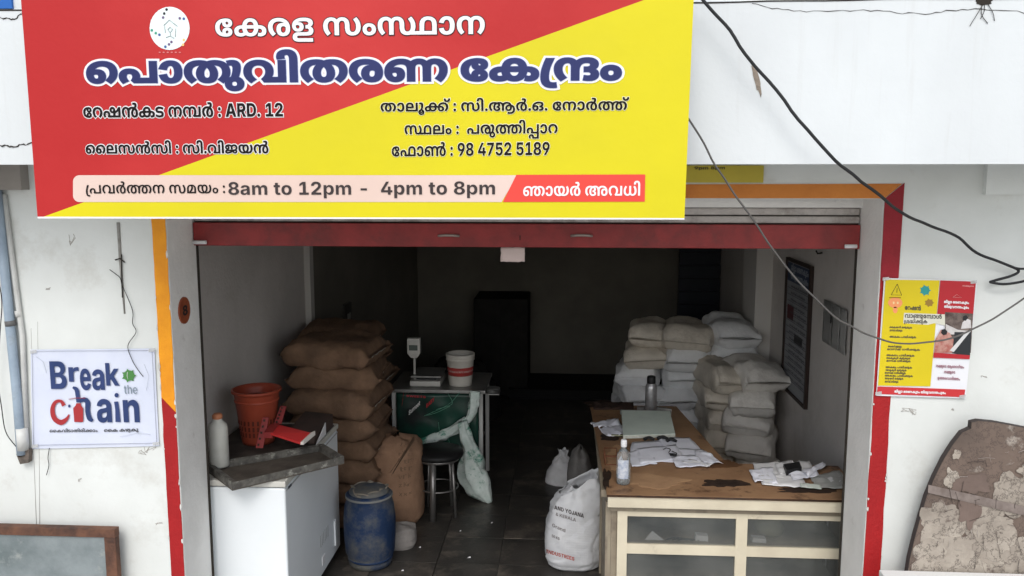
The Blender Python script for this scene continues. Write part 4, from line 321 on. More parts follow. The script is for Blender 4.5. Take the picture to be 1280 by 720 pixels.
# ------------------------------------------------------------------ lettering
_gc = {}
def contours(key):
    adv, data = GLYPHS[key]; out = []
    for c in (data.split(';') if data else []):
        pts = []; x = y = 0
        for t in c.split(' '):
            on = t[0] != 'q'; dx, dy = (t if on else t[1:]).split(','); x += int(dx); y += int(dy); pts.append((x, y, on))
        q = []; n_ = len(pts)
        for i, (px_, py_, on) in enumerate(pts):     # insert implied points
            q.append((px_, py_, on)); nx = pts[(i + 1) % n_]
            if not on and not nx[2]: q.append(((px_ + nx[0]) / 2, (py_ + nx[1]) / 2, True))
        k0 = next(i for i, p in enumerate(q) if p[2]); q = q[k0:] + q[:k0]; poly = []
        for i, p in enumerate(q):
            if p[2]: poly.append((p[0], p[1]))
            else:
                a = q[i - 1]; b_ = q[(i + 1) % len(q)]
                for t in (.33, .67): poly.append((a[0] * (1 - t) ** 2 + 2 * p[0] * t * (1 - t) + b_[0] * t * t, a[1] * (1 - t) ** 2 + 2 * p[1] * t * (1 - t) + b_[1] * t * t))
        cl = []
        for p in poly:
            if not cl or (abs(p[0] - cl[-1][0]) + abs(p[1] - cl[-1][1])) > 1.2: cl.append(p)
        if len(cl) > 2: out.append(cl)
    return adv, out
def wind(x, y, cs):
    w = 0
    for c in cs:
        x0, y0 = c[-1]
        for x1, y1 in c:
            if (y0 <= y) != (y1 <= y):
                s_ = (x1 - x0) * (y - y0) - (x - x0) * (y1 - y0)
                if y1 > y0 and s_ > 0: w += 1
                elif y1 < y0 and s_ < 0: w -= 1
            x0, y0 = x1, y1
    return w
def glyph(key, off=0):
    if (key, off) in _gc: return _gc[key, off]
    adv, cs = contours(key)
    if off:
        oc = []
        for c in cs:
            n_ = len(c); q = []
            for i in range(n_):
                a = Vector(c[i - 1]); b_ = Vector(c[i]); d = Vector(c[(i + 1) % n_])
                e1 = (b_ - a).normalized(); e2 = (d - b_).normalized()
                n1 = Vector((-e1.y, e1.x)); n2 = Vector((-e2.y, e2.x)); m_ = n1 + n2
                if m_.length < .3: m_ = n1.copy()
                m_.normalize(); k = 1 / max(.6, m_.dot(n1)); q.append(tuple(b_ + m_ * off * k))
            oc.append(q)
        cs2 = oc
    else: cs2 = cs
    if not cs2: _gc[key, off] = (adv, [], []); return _gc[key, off]
    V = []; E = []
    for c in cs2:
        o = len(V); V += [Vector(p) for p in c]; E += [(o + i, o + (i + 1) % len(c)) for i in range(len(c))]
    r_ = delaunay_2d_cdt(V, E, [], 0, 1e-4); fv, ff = r_[0], r_[2]; keep = []
    for f in ff:
        cx = sum(fv[i].x for i in f) / 3; cy = sum(fv[i].y for i in f) / 3
        w = wind(cx, cy, cs2)
        if w < 0 or (off and w != 0 and wind(cx, cy, cs) != 0): keep.append(tuple(f))
    _gc[key, off] = (adv, [tuple(v) for v in fv], keep); return _gc[key, off]
def line_shape(keys, off=0, track=0):
    V = []; F = []; x = 0
    for k in keys:
        adv, v, f = glyph(k, off); o = len(V)
        if k == 67 and V: x -= 42
        V += [(a + x, b_) for a, b_ in v]; F += [tuple(i + o for i in t) for t in f]; x += adv + track
    return V, F
def ext(keys, track=0):
    V, _ = line_shape(keys, 0, track); return min(v[0] for v in V), max(v[0] for v in V)
def write(mb, keys, p0, p1, h, off=0, lift=0, ref=290, track=0, nrm=Vector((0, -1, 0)), shear=0):
    """keys set between p0 and p1 along the baseline; h is the vector of the letter height"""
    keys = LINES.get(keys, keys) if isinstance(keys, str) else keys
    a, b_ = ext(keys, track); V, F = line_shape(keys, off, track); ux = (p1 - p0) / (b_ - a); uy = h / ref
    pts = [p0 + ux * (x - a + shear * y) + uy * y + nrm * lift for x, y in V]
    fl = [f for f in F]
    if ux.cross(uy).dot(nrm) < 0: fl = [f[::-1] for f in F]
    mb.add(pts, fl); return mb

def write_each(name, keys, p0, p1, h, layers, ref, parent, track=0, mats=None):
    """every letter of a line is a part of its own"""
    keys = LINES.get(keys, keys) if isinstance(keys, str) else keys
    a, b_ = ext(keys, track); ux = (p1 - p0) / (b_ - a); uy = h / ref; x = 0; first = True; ii = 0
    for k in keys:
        adv, _, f = glyph(k, 0)
        if k == 67 and not first: x -= 42
        if f:
            for off, m, lift in layers:
                _, v, f = glyph(k, off)
                pts = [p0 + ux * (q[0] + x - a) + uy * q[1] + Vector((0, -lift - .00006 * (ii % 7), 0)) for q in v]
                put(name, MB().add(pts, f), m, parent)
            first = False; ii += 1
        x += adv + track

def ribbon_flat(name, pts, w, m, parent, pf, lift=0):
    """flat printed stroke of varying width on a poster plane"""
    P = cr([pf(a, b_, lift) for a, b_ in pts], 6); n_ = len(P); V = []
    for i, p in enumerate(P):
        t = (P[min(i + 1, n_ - 1)] - P[max(i - 1, 0)]).normalized(); sd_ = Vector((t.z, 0, -t.x)); s_ = i / (n_ - 1) * (len(w) - 1); j = min(int(s_), len(w) - 2)
        ww = (w[j] + (w[j + 1] - w[j]) * (s_ - j)) * .0035 / 2; V += [p + sd_ * ww, p - sd_ * ww]
    F = []
    for i in range(n_ - 1):
        F.append((2 * i, 2 * i + 1, 2 * i + 3, 2 * i + 2))
    return put(name, MB().add(V, F), m, parent)
# ------------------------------------------------------------------ materials used
plaster = M('white_plaster', (.72, .745, .725), (.62, .64, .615), 1.5, .85, .15, 24, dirt=(.42, .395, .34), dscale=2.2, dlo=.54, dhi=.88)
parapet_m = M('parapet_paint', (.66, .695, .705), (.60, .63, .64), 1.5, .8, .15, 24, streak=.35, dirt=(.50, .50, .48), dscale=1.7, dlo=.66, dhi=.95, stretch=(1, 1, .5))
reveal_m = M('reveal_paint', (.88, .87, .84), (.78, .77, .74), 4, .85, .3, 40, dirt=(.40, .36, .31), dscale=6, dlo=.62, dhi=.85)
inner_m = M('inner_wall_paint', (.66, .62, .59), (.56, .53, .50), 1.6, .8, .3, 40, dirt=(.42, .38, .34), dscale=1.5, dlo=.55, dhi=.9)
dark_inner = M('shaded_wall_paint', (.20, .185, .155), (.14, .13, .11), 1.2, .85, .3, 30)  # rear of the room: its dimness is put into the wall colour
red_m = M('red_wall_paint', (.36, .011, .013), (.30, .009, .011), 7, .6, .3, 60)
red_shade_m = M('shaded_red_wall_paint', (.28, .012, .022), (.22, .01, .016), 7, .6, .3, 60)  # same red as the border, darkened to paint in the shade near its top
orange_m = M('orange_wall_paint', (.85, .34, .012), (.74, .27, .01), 7, .6, .3, 60)
orange_shade_m = M('shaded_orange_paint', (.62, .22, .04), (.52, .17, .03), 7, .6, .3, 60)  # border orange under the canopy, with the shade mixed into the colour
grime = M('dark_grime', (.03, .025, .02), rough=.9)
black = M('black_plastic', (.012, .012, .013), rough=.5)
ink = M('black_ink', (.02, .02, .022), rough=.6)
white_p = M('white_print', (.76, .76, .77), rough=.5)

# ------------------------------------------------------------------ ground and building shell
put('ground', B(-60, 60, -60, 0.02, -.3, -.12), M('forecourt_concrete', (.48, .47, .45), (.38, .37, .35), 2, .9, .5, 20), kind='structure')
put('doorstep', B(-1.9, 1.5, 0.0, .5, -.12, -.004), M('step_cement', (.14, .13, .12), (.1, .09, .085), 5, .8, .4, 30), kind='structure')
floor = put('floor', B(-2.6, 2.2, .5, 6.6, -.2, -.014), M('grout', (.16, .155, .145), rough=.9), kind='structure')
tile_m = M('dark_floor_tile', (.036, .034, .031), (.062, .056, .05), 3.5, .38, .15, 60, dirt=(.20, .17, .14), dscale=5, dlo=.52, dhi=.8)
rnd = random.Random(3); tm = None
for i in range(-7, 7):
    for j in range(0, 16):
        x0 = -.395 + i * .385; y0 = .51 + j * .385
        if x0 > 1.75 or x0 < -2.35: continue
        mb = B(0, .380, 0, .380, -.014, 0)
        if tm is None: tm = mb.mesh('tile'); tm.materials.append(tile_m)
        t = bpy.data.objects.new('tile', tm); col.objects.link(t); t.parent = floor
        t.location = Vector((x0, y0, rnd.uniform(-.001, .001))) - floor.location; t.rotation_euler = (rnd.uniform(-.002, .002), rnd.uniform(-.002, .002), 0)
wall = put('front_wall', MB().box(-5, -1.78, 0, .22, -.12, 3.2).box(1.336, 5, 0, .22, -.12, 3.2).box(-1.78, 1.336, 0, .22, 2.284, 3.2), plaster, kind='structure',
           label='white plastered shop front wall with the wide opening')
put('door_reveal', MB().box(-1.99, -1.779, .003, .30, -.12, 2.283), reveal_m, wall)
put('door_reveal', MB().box(1.335, 1.56, .003, .30, -.12, 2.283), reveal_m, wall)
put('header_strip', MB().box(-1.779, 1.335, .26, .31, 2.236, 2.33), reveal_m, wall)
rooms = put('side_wall', MB().box(-2.2, -2.0, .3, 2.71, -.2, 2.9), inner_m, kind='structure', label='greyish inner wall left of the room')
put('pilaster_edge', MB().box(-2.0, -1.955, 2.71, 2.80, 0, 2.9), M('pale_edge_paint', (.6, .58, .55), rough=.8), rooms)
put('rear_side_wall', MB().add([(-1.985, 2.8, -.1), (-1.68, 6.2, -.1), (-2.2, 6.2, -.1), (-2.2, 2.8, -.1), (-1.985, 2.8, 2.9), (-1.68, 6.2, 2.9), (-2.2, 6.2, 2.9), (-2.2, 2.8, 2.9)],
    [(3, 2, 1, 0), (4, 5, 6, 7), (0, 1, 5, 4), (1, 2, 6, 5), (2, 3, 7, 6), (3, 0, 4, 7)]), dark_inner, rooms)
rw = put('side_wall', MB().box(1.6, 1.8, .3, 6.2, -.2, 2.9), inner_m, kind='structure', label='greyish inner wall right of the room')
put('pilaster', MB().box(1.474, 1.602, 3.02, 3.5, 0, 2.9), M('pale_edge_paint', (.6, .58, .55), rough=.8), rw)
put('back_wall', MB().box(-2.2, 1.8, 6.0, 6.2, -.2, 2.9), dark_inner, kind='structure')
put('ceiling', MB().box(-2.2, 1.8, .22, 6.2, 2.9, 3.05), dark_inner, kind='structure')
# painted border round the opening
def stripe(pts, m, y=-.003): put('painted_border', MB().prism([(p[0], y, p[1]) for p in pts], (0, .0025, 0)), m, wall)
def wob(x, z0, z1, n_=24, a=.0045, seed=0): return [(x + a * nz((x, 0, z0 + (z1 - z0) * i / n_), 14, seed), z0 + (z1 - z0) * i / n_) for i in range(n_ + 1)]
stripe(wob(-1.845, -.1, 1.372) + [(-1.781, 1.302)] + wob(-1.782, 1.29, -.1, seed=4), red_m)
stripe(wob(-1.845, 1.374, 2.6) + wob(-1.782, 2.6, 1.304, seed=3), orange_m)
stripe(wob(1.411, -.1, 2.345, seed=9)+ [(1.338, 2.286)] + wob(1.338, 2.2, -.1, seed=5), red_m)
stripe([(1.338, 1.95)] + [(1.3365, 2.284), (1.4135, 2.352), (1.4125, 1.95)], red_shade_m, -.0062)
stripe([(-1.78, 2.284), (-1.78, 2.335), (1.405, 2.348), (1.336, 2.2865)], orange_shade_m)
chipm = M('chip_white', (.66, .66, .63), (.5, .49, .46), 20, .85)
cr_ = random.Random(12)
for k in range(34):
    xe = cr_.choice((-1.846, -1.781, 1.412, 1.339)); zz = cr_.uniform(.45, 2.2); w_ = cr_.uniform(.0025, .006); h_ = cr_.uniform(.004, .022)
    if xe > 0 and 1.40 < zz < 1.96: continue
    pts = [(xe + w_ * math.cos(a_) * cr_.uniform(.6, 1.2), -.0066, zz + h_ * math.sin(a_) * cr_.uniform(.6, 1.2)) for a_ in (-2 * math.pi * q3 / 9 for q3 in range(9))]
    put('paint_chip', MB().prism(pts[::-1], (0, .0008, 0)), chipm, wall)
stain = M('wall_stain', (.50, .48, .43), (.62, .61, .57), 14, .9)
# canopy slab with its white parapet
par = put('canopy_parapet', MB().box(-5, 5, -.55, -.43, 2.425, 2.992).box(-5, 5, -.43, .0, 2.44, 2.52), parapet_m, kind='structure', label='white painted canopy parapet above the shop opening')
put('upper_ledge', MB().box(-5, 5, -.538, -.05, 2.996, 3.5), parapet_m, par)
put('dark_joint', MB().tube([(x / 10, -.551, 2.993 + .006 * nz((x / 10, 0, 0), 3)) for x in range(-30, 31)], .0026, 5), grime, par)
put('blue_painted_patch', MB().box(-2.75, -2.065, -.549, -.53, 3.0, 3.4), M('blue_paint', (.02, .12, .42), rough=.6), par)
def blot(cx, cz, w, h, y, m, parent, name, seed=0, n_=22, tilt=0):
    pts = []
    for i in range(n_):
        a = 2 * math.pi * i / n_; k = 1 + .45 * nz((math.cos(a), math.sin(a), 0), 2.2, seed); px_, pz_ = w * k * math.cos(a), h * k * math.sin(a)
        pts.append((cx + px_ * math.cos(tilt) - pz_ * math.sin(tilt), y, cz + px_ * math.sin(tilt) + pz_ * math.cos(tilt)))
    pts = pts[::-1]
    return put(name, MB().prism(pts, (0, .0015, 0)), m, parent)
p = at(946, 99, y=-.552)
blot(p.x, p.z, .009, .058, -.5525, M('bare_cement', (.30, .25, .2), (.2, .17, .14), 60, .9, .6, 90), par, 'flaked_patch', 3, tilt=.28)
blot(1.44, 2.985, .03, .016, -.5525, grime, par, 'moss_stain', 5)
for k in range(4): put('moss_root', MB().tube(cr([(1.44 + .012 * math.sin(k * 2), -.553, 2.975), (1.44 + .03 * math.sin(k * 1.7), -.555, 2.95 - .006 * k), (1.43 + .05 * math.sin(k * 1.3), -.553, 2.925 - .008 * k)], 3), .0012, 4), grime, par)
def crack(pts, y, w=.0016, parent=None):
    P = []
    rr = random.Random(len(pts))
    q = cr([(a, y, b_) for a, b_ in pts], 9)
    put('crack', MB().tube([v + Vector((0, 0, rr.uniform(-.004, .004))) for v in q], [rr.uniform(.3, 1) * w for v in q], 4), grime, parent)
a1 = [at(x, y_, y=-.551) for x, y_ in ((-5, 180), (12, 183), (30, 181), (46, 178))]; crack([(v.x, v.z) for v in a1], -.551, .004, par)
a1 = [at(x, y_, y=-.551) for x, y_ in ((940, 5), (1000, 14), (1080, 13), (1150, 17), (1210, 12), (1290, 16))]; crack([(v.x, v.z) for v in a1], -.551, .0016, par)
a1 = [at(x, y_, y=-.551) for x, y_ in ((-5, 20), (14, 24), (26, 18), (30, 10))]; crack([(v.x, v.z) for v in a1], -.551, .003, par)
# shallow beams under the canopy
put('lintel_beam', MB().box(-5, -2.40, -.06, 0, 2.318, 2.439), M('shaded_beam_paint', (.30, .275, .25), (.24, .22, .2), 4, .8, .3, 40), wall)  # left beam: shade below the canopy painted in as brown grey
put('lintel_beam', MB().box(1.735, 5, -.03, 0, 2.304, 2.439), plaster, wall)
# vertical chased groove with its filler
gp = [at(148, 278, y=0), at(151, 330, y=0), at(156, 392, y=0)]
put('chased_groove', MB().tube([(v.x, -.001, v.z) for v in gp], [.008, .007, .004], 6), M('cement_filler', (.36, .35, .33), (.25, .24, .22), 20, .9, .5, 60), wall)
for pts in (((47, 402), (49, 560), (50, 664)), ((39, 410), (42, 560), (46, 664))):
    v = [at(a, b_, y=0) for a, b_ in pts]; put('hairline', MB().tube([(q.x, -.0005, q.z) for q in v], .0014, 4), M('hairline_grey', (.50, .50, .48), rough=.9), wall)

# ------------------------------------------------------------------ rolling shutter
sh = thing('rolling_shutter', (-.22, .28, 2.05), 'rolled up steel shutter with dark red bottom rail hanging across the shop opening', 'shutter')
steel = M('shutter_steel', (.50, .47, .44), (.40, .37, .35), 12, .5, .2, 60, dirt=(.12, .09, .07), dscale=8, dlo=.5, dhi=.8)
put('bottom_rail', B(-1.776, 1.332, .262, .292, 2.048, 2.158), M('red_oxide_rail', (.30, .035, .035), (.20, .028, .028), 9, .45, .25, 40, dirt=(.05, .03, .028), dscale=4, dlo=.55, dhi=.85), sh, bevel=.004)
for k in range(2):
    put('slat', B(-1.775, 1.331, .272 + .004 * k, .292, 2.164 + k * .037, 2.196 + k * .037), steel, sh, bevel=.006)
put('slat_joint', B(-1.774, 1.33, .285, .30, 2.158, 2.236), grime, sh)
for x0, x1 in ((-1.779, -1.77), (1.326, 1.3345)): put('guide_channel', B(x0, x1, .2935, .303, 0, 2.047), grime, sh)
for px0, px1, py0 in ((241, 258, 303), (1056, 1071, 308)):
    a = at(px0, py0, y=.25); b_ = at(px1, py0, y=.25); put('stopper_rod', MB().tube([a, b_], .009, 8), white_p, sh)
for px0 in (561, 727):
    a = at(px0, 295, y=.26); put('lock_plate', MB().tube([a + Vector((-.05, -.002, 0)), a + Vector((-.02, -.012, .004)), a + Vector((.02, -.012, .004)), a + Vector((.05, -.002, 0))], .006, 8), M('worn_steel', (.35, .3, .27), rough=.45, metal=.6), sh)
a = at(650, 297, y=.26); put('key_slot', B(a.x - .002, a.x + .002, .259, .263, a.z - .012, a.z + .01), grime, sh)
a = at(626, 309, y=.27); c = at(656, 327, y=.27)
tagm = MB().grid(lambda u, v: (a.x + (c.x - a.x) * u + .004 * nz((u, v, 0), 4), .268 - .01 * math.sin(v * 2) + .004 * nz((u, v, 1), 3), a.z + (c.z - a.z) * v + .004 * nz((u, v, 3), 5)), 8, 5)
tg = put('card_tag', tagm, M('pinkish_card', (.62, .50, .47), rough=.8), solid=.0012, label='small pale card hanging from the red shutter rail', cat='card')

# ------------------------------------------------------------------ the big sign board
YS = -.75
SG = thing('sign_board', (-.75, YS, 2.235), 'large red and yellow shop sign in Malayalam giving the ration shop name and opening hours', 'sign')
tl = at(24.5, -22, y=YS); bl = at(47, 273, y=YS); br_ = at(855.5, 274.5, y=YS); tr = at(868, -22, y=YS)
sag = lambda P: P
put('board_body', MB().prism([(bl.x, YS + .003, bl.z), (br_.x, YS + .003, br_.z), (tr.x, YS + .003, tr.z), (tl.x, YS + .003, tl.z)], (0, .028, 0)), M('flex_edge', (.72, .71, .66), rough=.6), SG)
for x in (-1.6, -.75, .1): put('bracket', B(x - .015, x + .015, YS + .031, -.55, 2.5, 2.53), M('rust_steel', (.12, .06, .04), rough=.7), SG)
flexr = M('red_flex_print', (.43, .014, .015), (.51, .028, .027), .9, .5, .45, 3)
flexy = M('yellow_flex_print', (.66, .58, .004), (.58, .51, .008), .9, .5, .45, 3)
e = lambda px, py, l_=0: Vector((at(px, py, y=YS).x, YS - l_, at(px, py, y=YS).z))
def flat(name, pts, m, l_=0.0, parent=None): return put(name, MB().add([e(a, b_, l_) for a, b_ in pts], [tuple(range(len(pts)))[::-1]]), m, parent or SG)
q = -.001
d1 = (868 - (868 - 805) , 0)
flat('red_field', [(24.5, -22), (864, -22), (805, 0), (50, 272.5), (47, 273)], flexr)
flat('yellow_field', [(864, -22), (868, -22), (855.5, 274.5), (47, 273), (50, 272.5), (805, 0)], flexy)
flat('white_hem', [(47, 270.8), (855.6, 272.6), (855.5, 274.5), (47, 273)], white_p, .0012)
# hours strip
def rr(x0, y0, x1, y1, r, n_=6):
    o = []
    for cx, cy, a0 in ((x0 + r, y0 + r, 180), (x0 + r, y1 - r, 90)):
        pass
    for i in range(n_ + 1): a = R(180 + 90 * i / n_); o.append((x0 + r + r * math.cos(a), y0 + r + r * math.sin(a)))
    o += [(x1 + 14, y0), (x1 - 6, y1)]
    for i in range(n_ + 1): a = R(90 + 90 * i / n_); o.append((x0 + r + r * math.cos(a), y1 - r + r * math.sin(a)))
    return o
flat('hours_strip', rr(91.5, 219, 633, 252.5, 8), M('pale_pink_print', (.66, .50, .43), (.72, .58, .52), .8, .45), .0012)
flat('holiday_strip', [(645.5, 218.5), (806.5, 218), (806, 252), (628.5, 252.5)], M('light_red_print', (.72, .06, .045), rough=.45), .0018)
navy = M('navy_print', (.012, .017, .095), (.017, .026, .12), 2, .45)
dkt = M('dark_print', (.014, .012, .012), rough=.8, spec=.1); dkg = M('dark_grey_print', (.055, .045, .045), rough=.8, spec=.1)
def ln(key, x0, y0, x1, y1, top, layers, ref=230, track=0):
    p0 = e(x0, y0); p1 = e(x1, y1); h = e(x0, top) - p0; h = Vector((0, 0, h.length))
    write_each('letter', key, p0, p1, h, layers, ref, SG, track)
ln('l1', 270, 45.5, 606, 42.5, 23.5, [(12, ink, .0016), (1, white_p, .003)])
ln('l2', 110, 103.5, 776, 99.5, 77.5, [(34, white_p, .0014), (13, M('pale_blue_edge', (.30, .36, .62), rough=.5), .0022), (9, navy, .003)])
for k, a in (('l3', (105, 147, 354, 145.5, 134)), ('l4', (108, 192, 336, 191.5, 181))): ln(k, *a, [(24, white_p, .0014), (3, dkt, .003)])
for k, a in (('r1', (476, 139.5, 786, 137.5, 128.5)), ('r2', (506, 168, 697, 166.5, 156.5)), ('r3', (490, 195.5, 687, 193.5, 183))): ln(k, *a, [(16, M('cream_print', (.85, .84, .6), rough=.5), .0014), (2, dkt, .003)])
ln('s1', 108, 242, 282, 241.5, 231, [(-3, dkt, .0032)])
ln('s2', 286, 243.5, 619, 243, 227.5, [(-1, dkg, .0032)], 291)
ln('s3', 654, 245, 800, 244.5, 232.5, [(-1, white_p, .0036)])
# round emblem
def disc(cx, cy, rx, ry, m, l_, name='emblem', n_=32): flat(name, [(cx + rx * math.cos(2 * math.pi * i / n_), cy + ry * math.sin(2 * math.pi * i / n_)) for i in range(n_)], m, l_)
disc(212.2, 35.5, 25, 27, M('emblem_pale', (.74, .82, .83), (.7, .8, .8), 20, .5), .0012)
for i, (x, y_, c_) in enumerate(((208.5, 12, 0), (205.5, 17, 0), (204.2, 22, 1), (225, 23, 1), (230, 23.5, 2), (190, 38, 3), (195, 41.5, 3), (199.5, 43.5, 2), (207, 58.5, 2), (211.5, 55.5, 1), (214.5, 52.5, 1), (230, 50, 4), (229, 56, 4))):
    disc(x, y_, 1.7, 1.8, [ink, M('emblem_purple', (.15, .1, .2), rough=.5), M('emblem_blue', (.06, .12, .3), rough=.5), M('emblem_green', (.05, .3, .2), rough=.5), M('emblem_orange', (.8, .5, .2), rough=.5)][c_], .002, 'emblem_dot', 8)
hg = M('emblem_grey', (.30, .36, .36), rough=.5)
def pline(pts, w, m, l_, name='emblem_line', parent=None, pf=None):
    pf = pf or e
    P = [pf(a, b_, l_) for a, b_ in pts]; put(name, MB().tube(P, w, 4), m, parent or SG)
for pts in (((205, 32), (212, 25), (222, 33)), ((206, 33), (207, 41)), ((220, 36), (219.5, 46)), ((208, 47), (213, 45), (218, 48)), ((210, 37), (213, 34), (216, 37), (213, 41), (210, 37)), ((213, 41), (214, 46))):
    pline(pts, .0012, hg, .002)
for x in range(200, 226, 5): disc(x, 65.5, 1.6, .8, M('emblem_caption', (.62, .2, .2), rough=.5), .002, 'emblem_caption', 6)

# older yellow board half hidden behind the big sign
a = at(700, 234, y=-.02); b_ = at(955, 206, y=-.02)
OB = thing('older_sign_board', (a.x, -.02, a.z), 'narrow old yellow board half hidden behind the big sign, above the orange border', 'sign')
put('board_body', B(a.x, b_.x, -.02, -.004, 2.352, 2.424), M('old_yellow', (.52, .42, .05), (.45, .37, .05), 6, .6), OB)
b0 = at(868, 212, y=-.022); b1 = at(906, 211.5, y=-.022); put('lettering', write(MB(), list('9pm 8pm'), b0, b1, Vector((0, 0, .012)), 0, .0005, 291), ink, OB)

# ------------------------------------------------------------------ cables
def cable(name, pts, r, label, m=black):
    P = cr([at(a, b_, y=c_) for a, b_, c_ in pts], 8); P = [p + Vector((nz(p, 9, 1), nz(p, 9, 2), nz(p, 9, 3))) * r * 1.6 for p in P]; mb = MB().tube(P, r, 8); return put(name, mb, m, label=label, cat='cable')
cab = M('black_cable', (.02, .021, .023), rough=.55)
cab2 = M('grey_cable', (.10, .095, .09), rough=.5)
cable('service_cable', [(868, -16, -.64), (905, 30, -.64), (962, 103, -.63), (1038, 193, -.62), (1088, 236, -.45), (1130, 268, -.3), (1182, 290, -.15), (1222, 315, -.08), (1258, 331, -.05), (1272, 338, -.04), (1262, 345, -.04), (1244, 351, -.04), (1240, 353, -.05), (1262, 354, -.05), (1300, 345, -.05), (1340, 335, -.06)], .0058,
      'thick black cable running down across the white parapet to the right wall', cab)
cable('service_cable', [(1258, 331, -.045), (1275, 336, -.05), (1300, 334, -.06)], .0045, 'short black cable end leaving the knot at the right edge', cab)
cable('sagging_wire', [(835, 120, -.70), (862, 150, -.66), (900, 215, -.6), (945, 280, -.55), (985, 338, -.5), (1035, 388, -.42), (1072, 413, -.36), (1118, 428, -.28), (1165, 428, -.22), (1210, 414, -.18), (1250, 393, -.15), (1300, 360, -.12)], .0036,
      'thin sagging wire hanging from behind the big sign across the right poster', cab2)
cable('loose_wire', [(137, 337, -.012), (144, 342, -.02), (150, 347, -.02), (153, 356, -.015), (160, 372, -.014), (166, 390, -.012), (166, 404, -.014), (170, 415, -.012), (160, 432, -.014), (165, 450, -.018), (172, 462, -.016), (179, 471, -.012)], .0017,
      'thin dark loose wire dangling over the corner of the hygiene poster')
cable('loose_wire', [(62, 560, -.008), (60, 572, -.012), (61, 582, -.01), (58, 594, -.012)], .0016, 'short wire end poking out below the hygiene poster')
cable('loose_wire', [(-2, 350, -.03), (2, 380, -.03), (0, 420, -.035), (-3, 470, -.03), (2, 510, -.03), (8, 540, -.03), (22, 560, -.03)], .0022, 'thin dark wire curving at the far left edge beside the pipe')
hk = thing('wall_hook', (-2.0, -.005, 2.0), 'small rusty hook stuck in the wall groove above the hygiene poster', 'hook')
v = [at(*q_, y=-.008) for q_ in ((144, 325), (150, 323), (156, 328))]; put('hook_bar', MB().tube(v, .003, 6), grime, hk)
v = [at(*q_, y=-.008) for q_ in ((152, 318), (152, 340), (153, 372))]; put('hook_stem', MB().tube(v, .0025, 6), grime, hk)

# ------------------------------------------------------------------ pipes on the left wall
pvc = M('blue_grey_pvc', (.34, .42, .50), (.27, .34, .42), 9, .45, .1, 40, dirt=(.2, .2, .19), dscale=6, dlo=.6, dhi=.85)
wpv = M('white_conduit', (.62, .63, .61), (.5, .5, .48), 9, .5, .1, 40)
P1 = thing('drain_pipe', (-2.53, -.04, 1.08), 'blue grey plastic drain pipe on the left wall, open at its lower end', 'pipe')
v = [at(-4, 236, y=-.03), at(12, 400, y=-.03), at(22, 500, y=-.03), at(27, 568, y=-.03)]
put('pipe', MB().tube(v, .021, 14), pvc, P1)
put('open_end', MB().tube([v[-1] + Vector((0, 0, -.001)), v[-1] + Vector((.001, 0, -.006))], .017, 12), grime, P1)
c_ = at(13, 404, y=-.03); put('pipe_clamp', MB().tube([c_ + Vector((-.001, 0, .012)), c_ + Vector((.001, 0, -.012))], .0235, 12), M('clamp_grey', (.12, .12, .12), rough=.5), P1)
put('coupling', MB().tube([at(27, 535, y=-.03), at(29, 562, y=-.03)], .026, 14), wpv, P1)
P2 = thing('conduit_pipe', (-2.5, -.02, .7), 'thin white conduit running down the left wall beside the drain pipe', 'pipe')
v = [at(5, 243, y=-.014), at(20, 360, y=-.014), at(28, 420, y=-.014), at(34, 568, y=-.014), at(36, 664, y=-.014)]
put('pipe', MB().tube(v[:4], .012, 10), wpv, P2)
c_ = at(23, 392, y=-.014); put('coupling', MB().tube([c_ + Vector((-.001, 0, .014)), c_ + Vector((.001, 0, -.014))], .0155, 10), wpv, P2)
c_ = at(32, 572, y=-.02); put('bent_bracket', MB().prism([(c_.x - .035, -.004, c_.z + .02), (c_.x + .028, -.004, c_.z + .045), (c_.x + .02, -.004, c_.z - .02), (c_.x - .02, -.004, c_.z - .028)], (0, -.03, 0)), M('rusty_grey', (.16, .13, .11), (.08, .07, .06), 30, .8), P2)

# ------------------------------------------------------------------ posters
def sheet(name, corners, y, m, parent=None, th=.0018, crumple=.0015, n_=14, seed=0, **kw):
    """paper sheet on the wall: corners TL TR BR BL in photo pixels"""
    tl_, tr_, br2, bl_ = [at(a, b_, y=y) for a, b_ in corners]
    def fn(u, v):
        p = tl_.lerp(tr_, u).lerp(bl_.lerp(br2, u), v); p.y = y - crumple * abs(nz((u * 3, v * 3, seed), 1.3)) * 2; return p
    return put(name, MB().grid(fn, n_, n_, False), m, parent, solid=th, **kw)
BC = thing('hygiene_poster', (-2.16, -.006, 1.13), 'white laminated Break the Chain poster with blue and red lettering on the left wall', 'poster')
CN = [(38.5, 437), (193, 435.5), (199, 557.5), (40.5, 561)]
sheet('paper', CN, -.006, M('poster_paper', (.64, .68, .79), (.59, .63, .75), 5, .4, .08, 25, dirt=(.50, .54, .56), dscale=6, dlo=.58, dhi=.8), BC, crumple=.0004)
_tl, _tr, _br, _bl = [at(a, b_, y=-.0125) for a, b_ in CN]
def bc(px, py, l_=0): v_ = at(px, py, y=-.0125); return Vector((v_.x, -.0125 - l_, v_.z))
fr = M('poster_rule', (.16, .17, .24), rough=.5)
for a, b_ in (((40, 439), (190, 438)), ((190, 438), (196, 554)), ((196, 554), (42, 556.5)), ((42, 556.5), (40, 439))): pline((a, b_), .0008, fr, 0, 'border_line', BC, bc)
bnv = M('poster_navy', (.022, .042, .13), (.034, .056, .17), 4, .5); brd = M('poster_red', (.36, .03, .035), rough=.5)
def bt(s_, x0, y0, x1, y1, top, off, m, ref=291, lift=0, shear=0, k=None): put('lettering', write(MB(), k or list(s_), bc(x0, y0), bc(x1, y1), Vector((0, 0, (bc(x0, top) - bc(x0, y0)).length)), off, lift, ref, 0, shear=shear), m, BC)
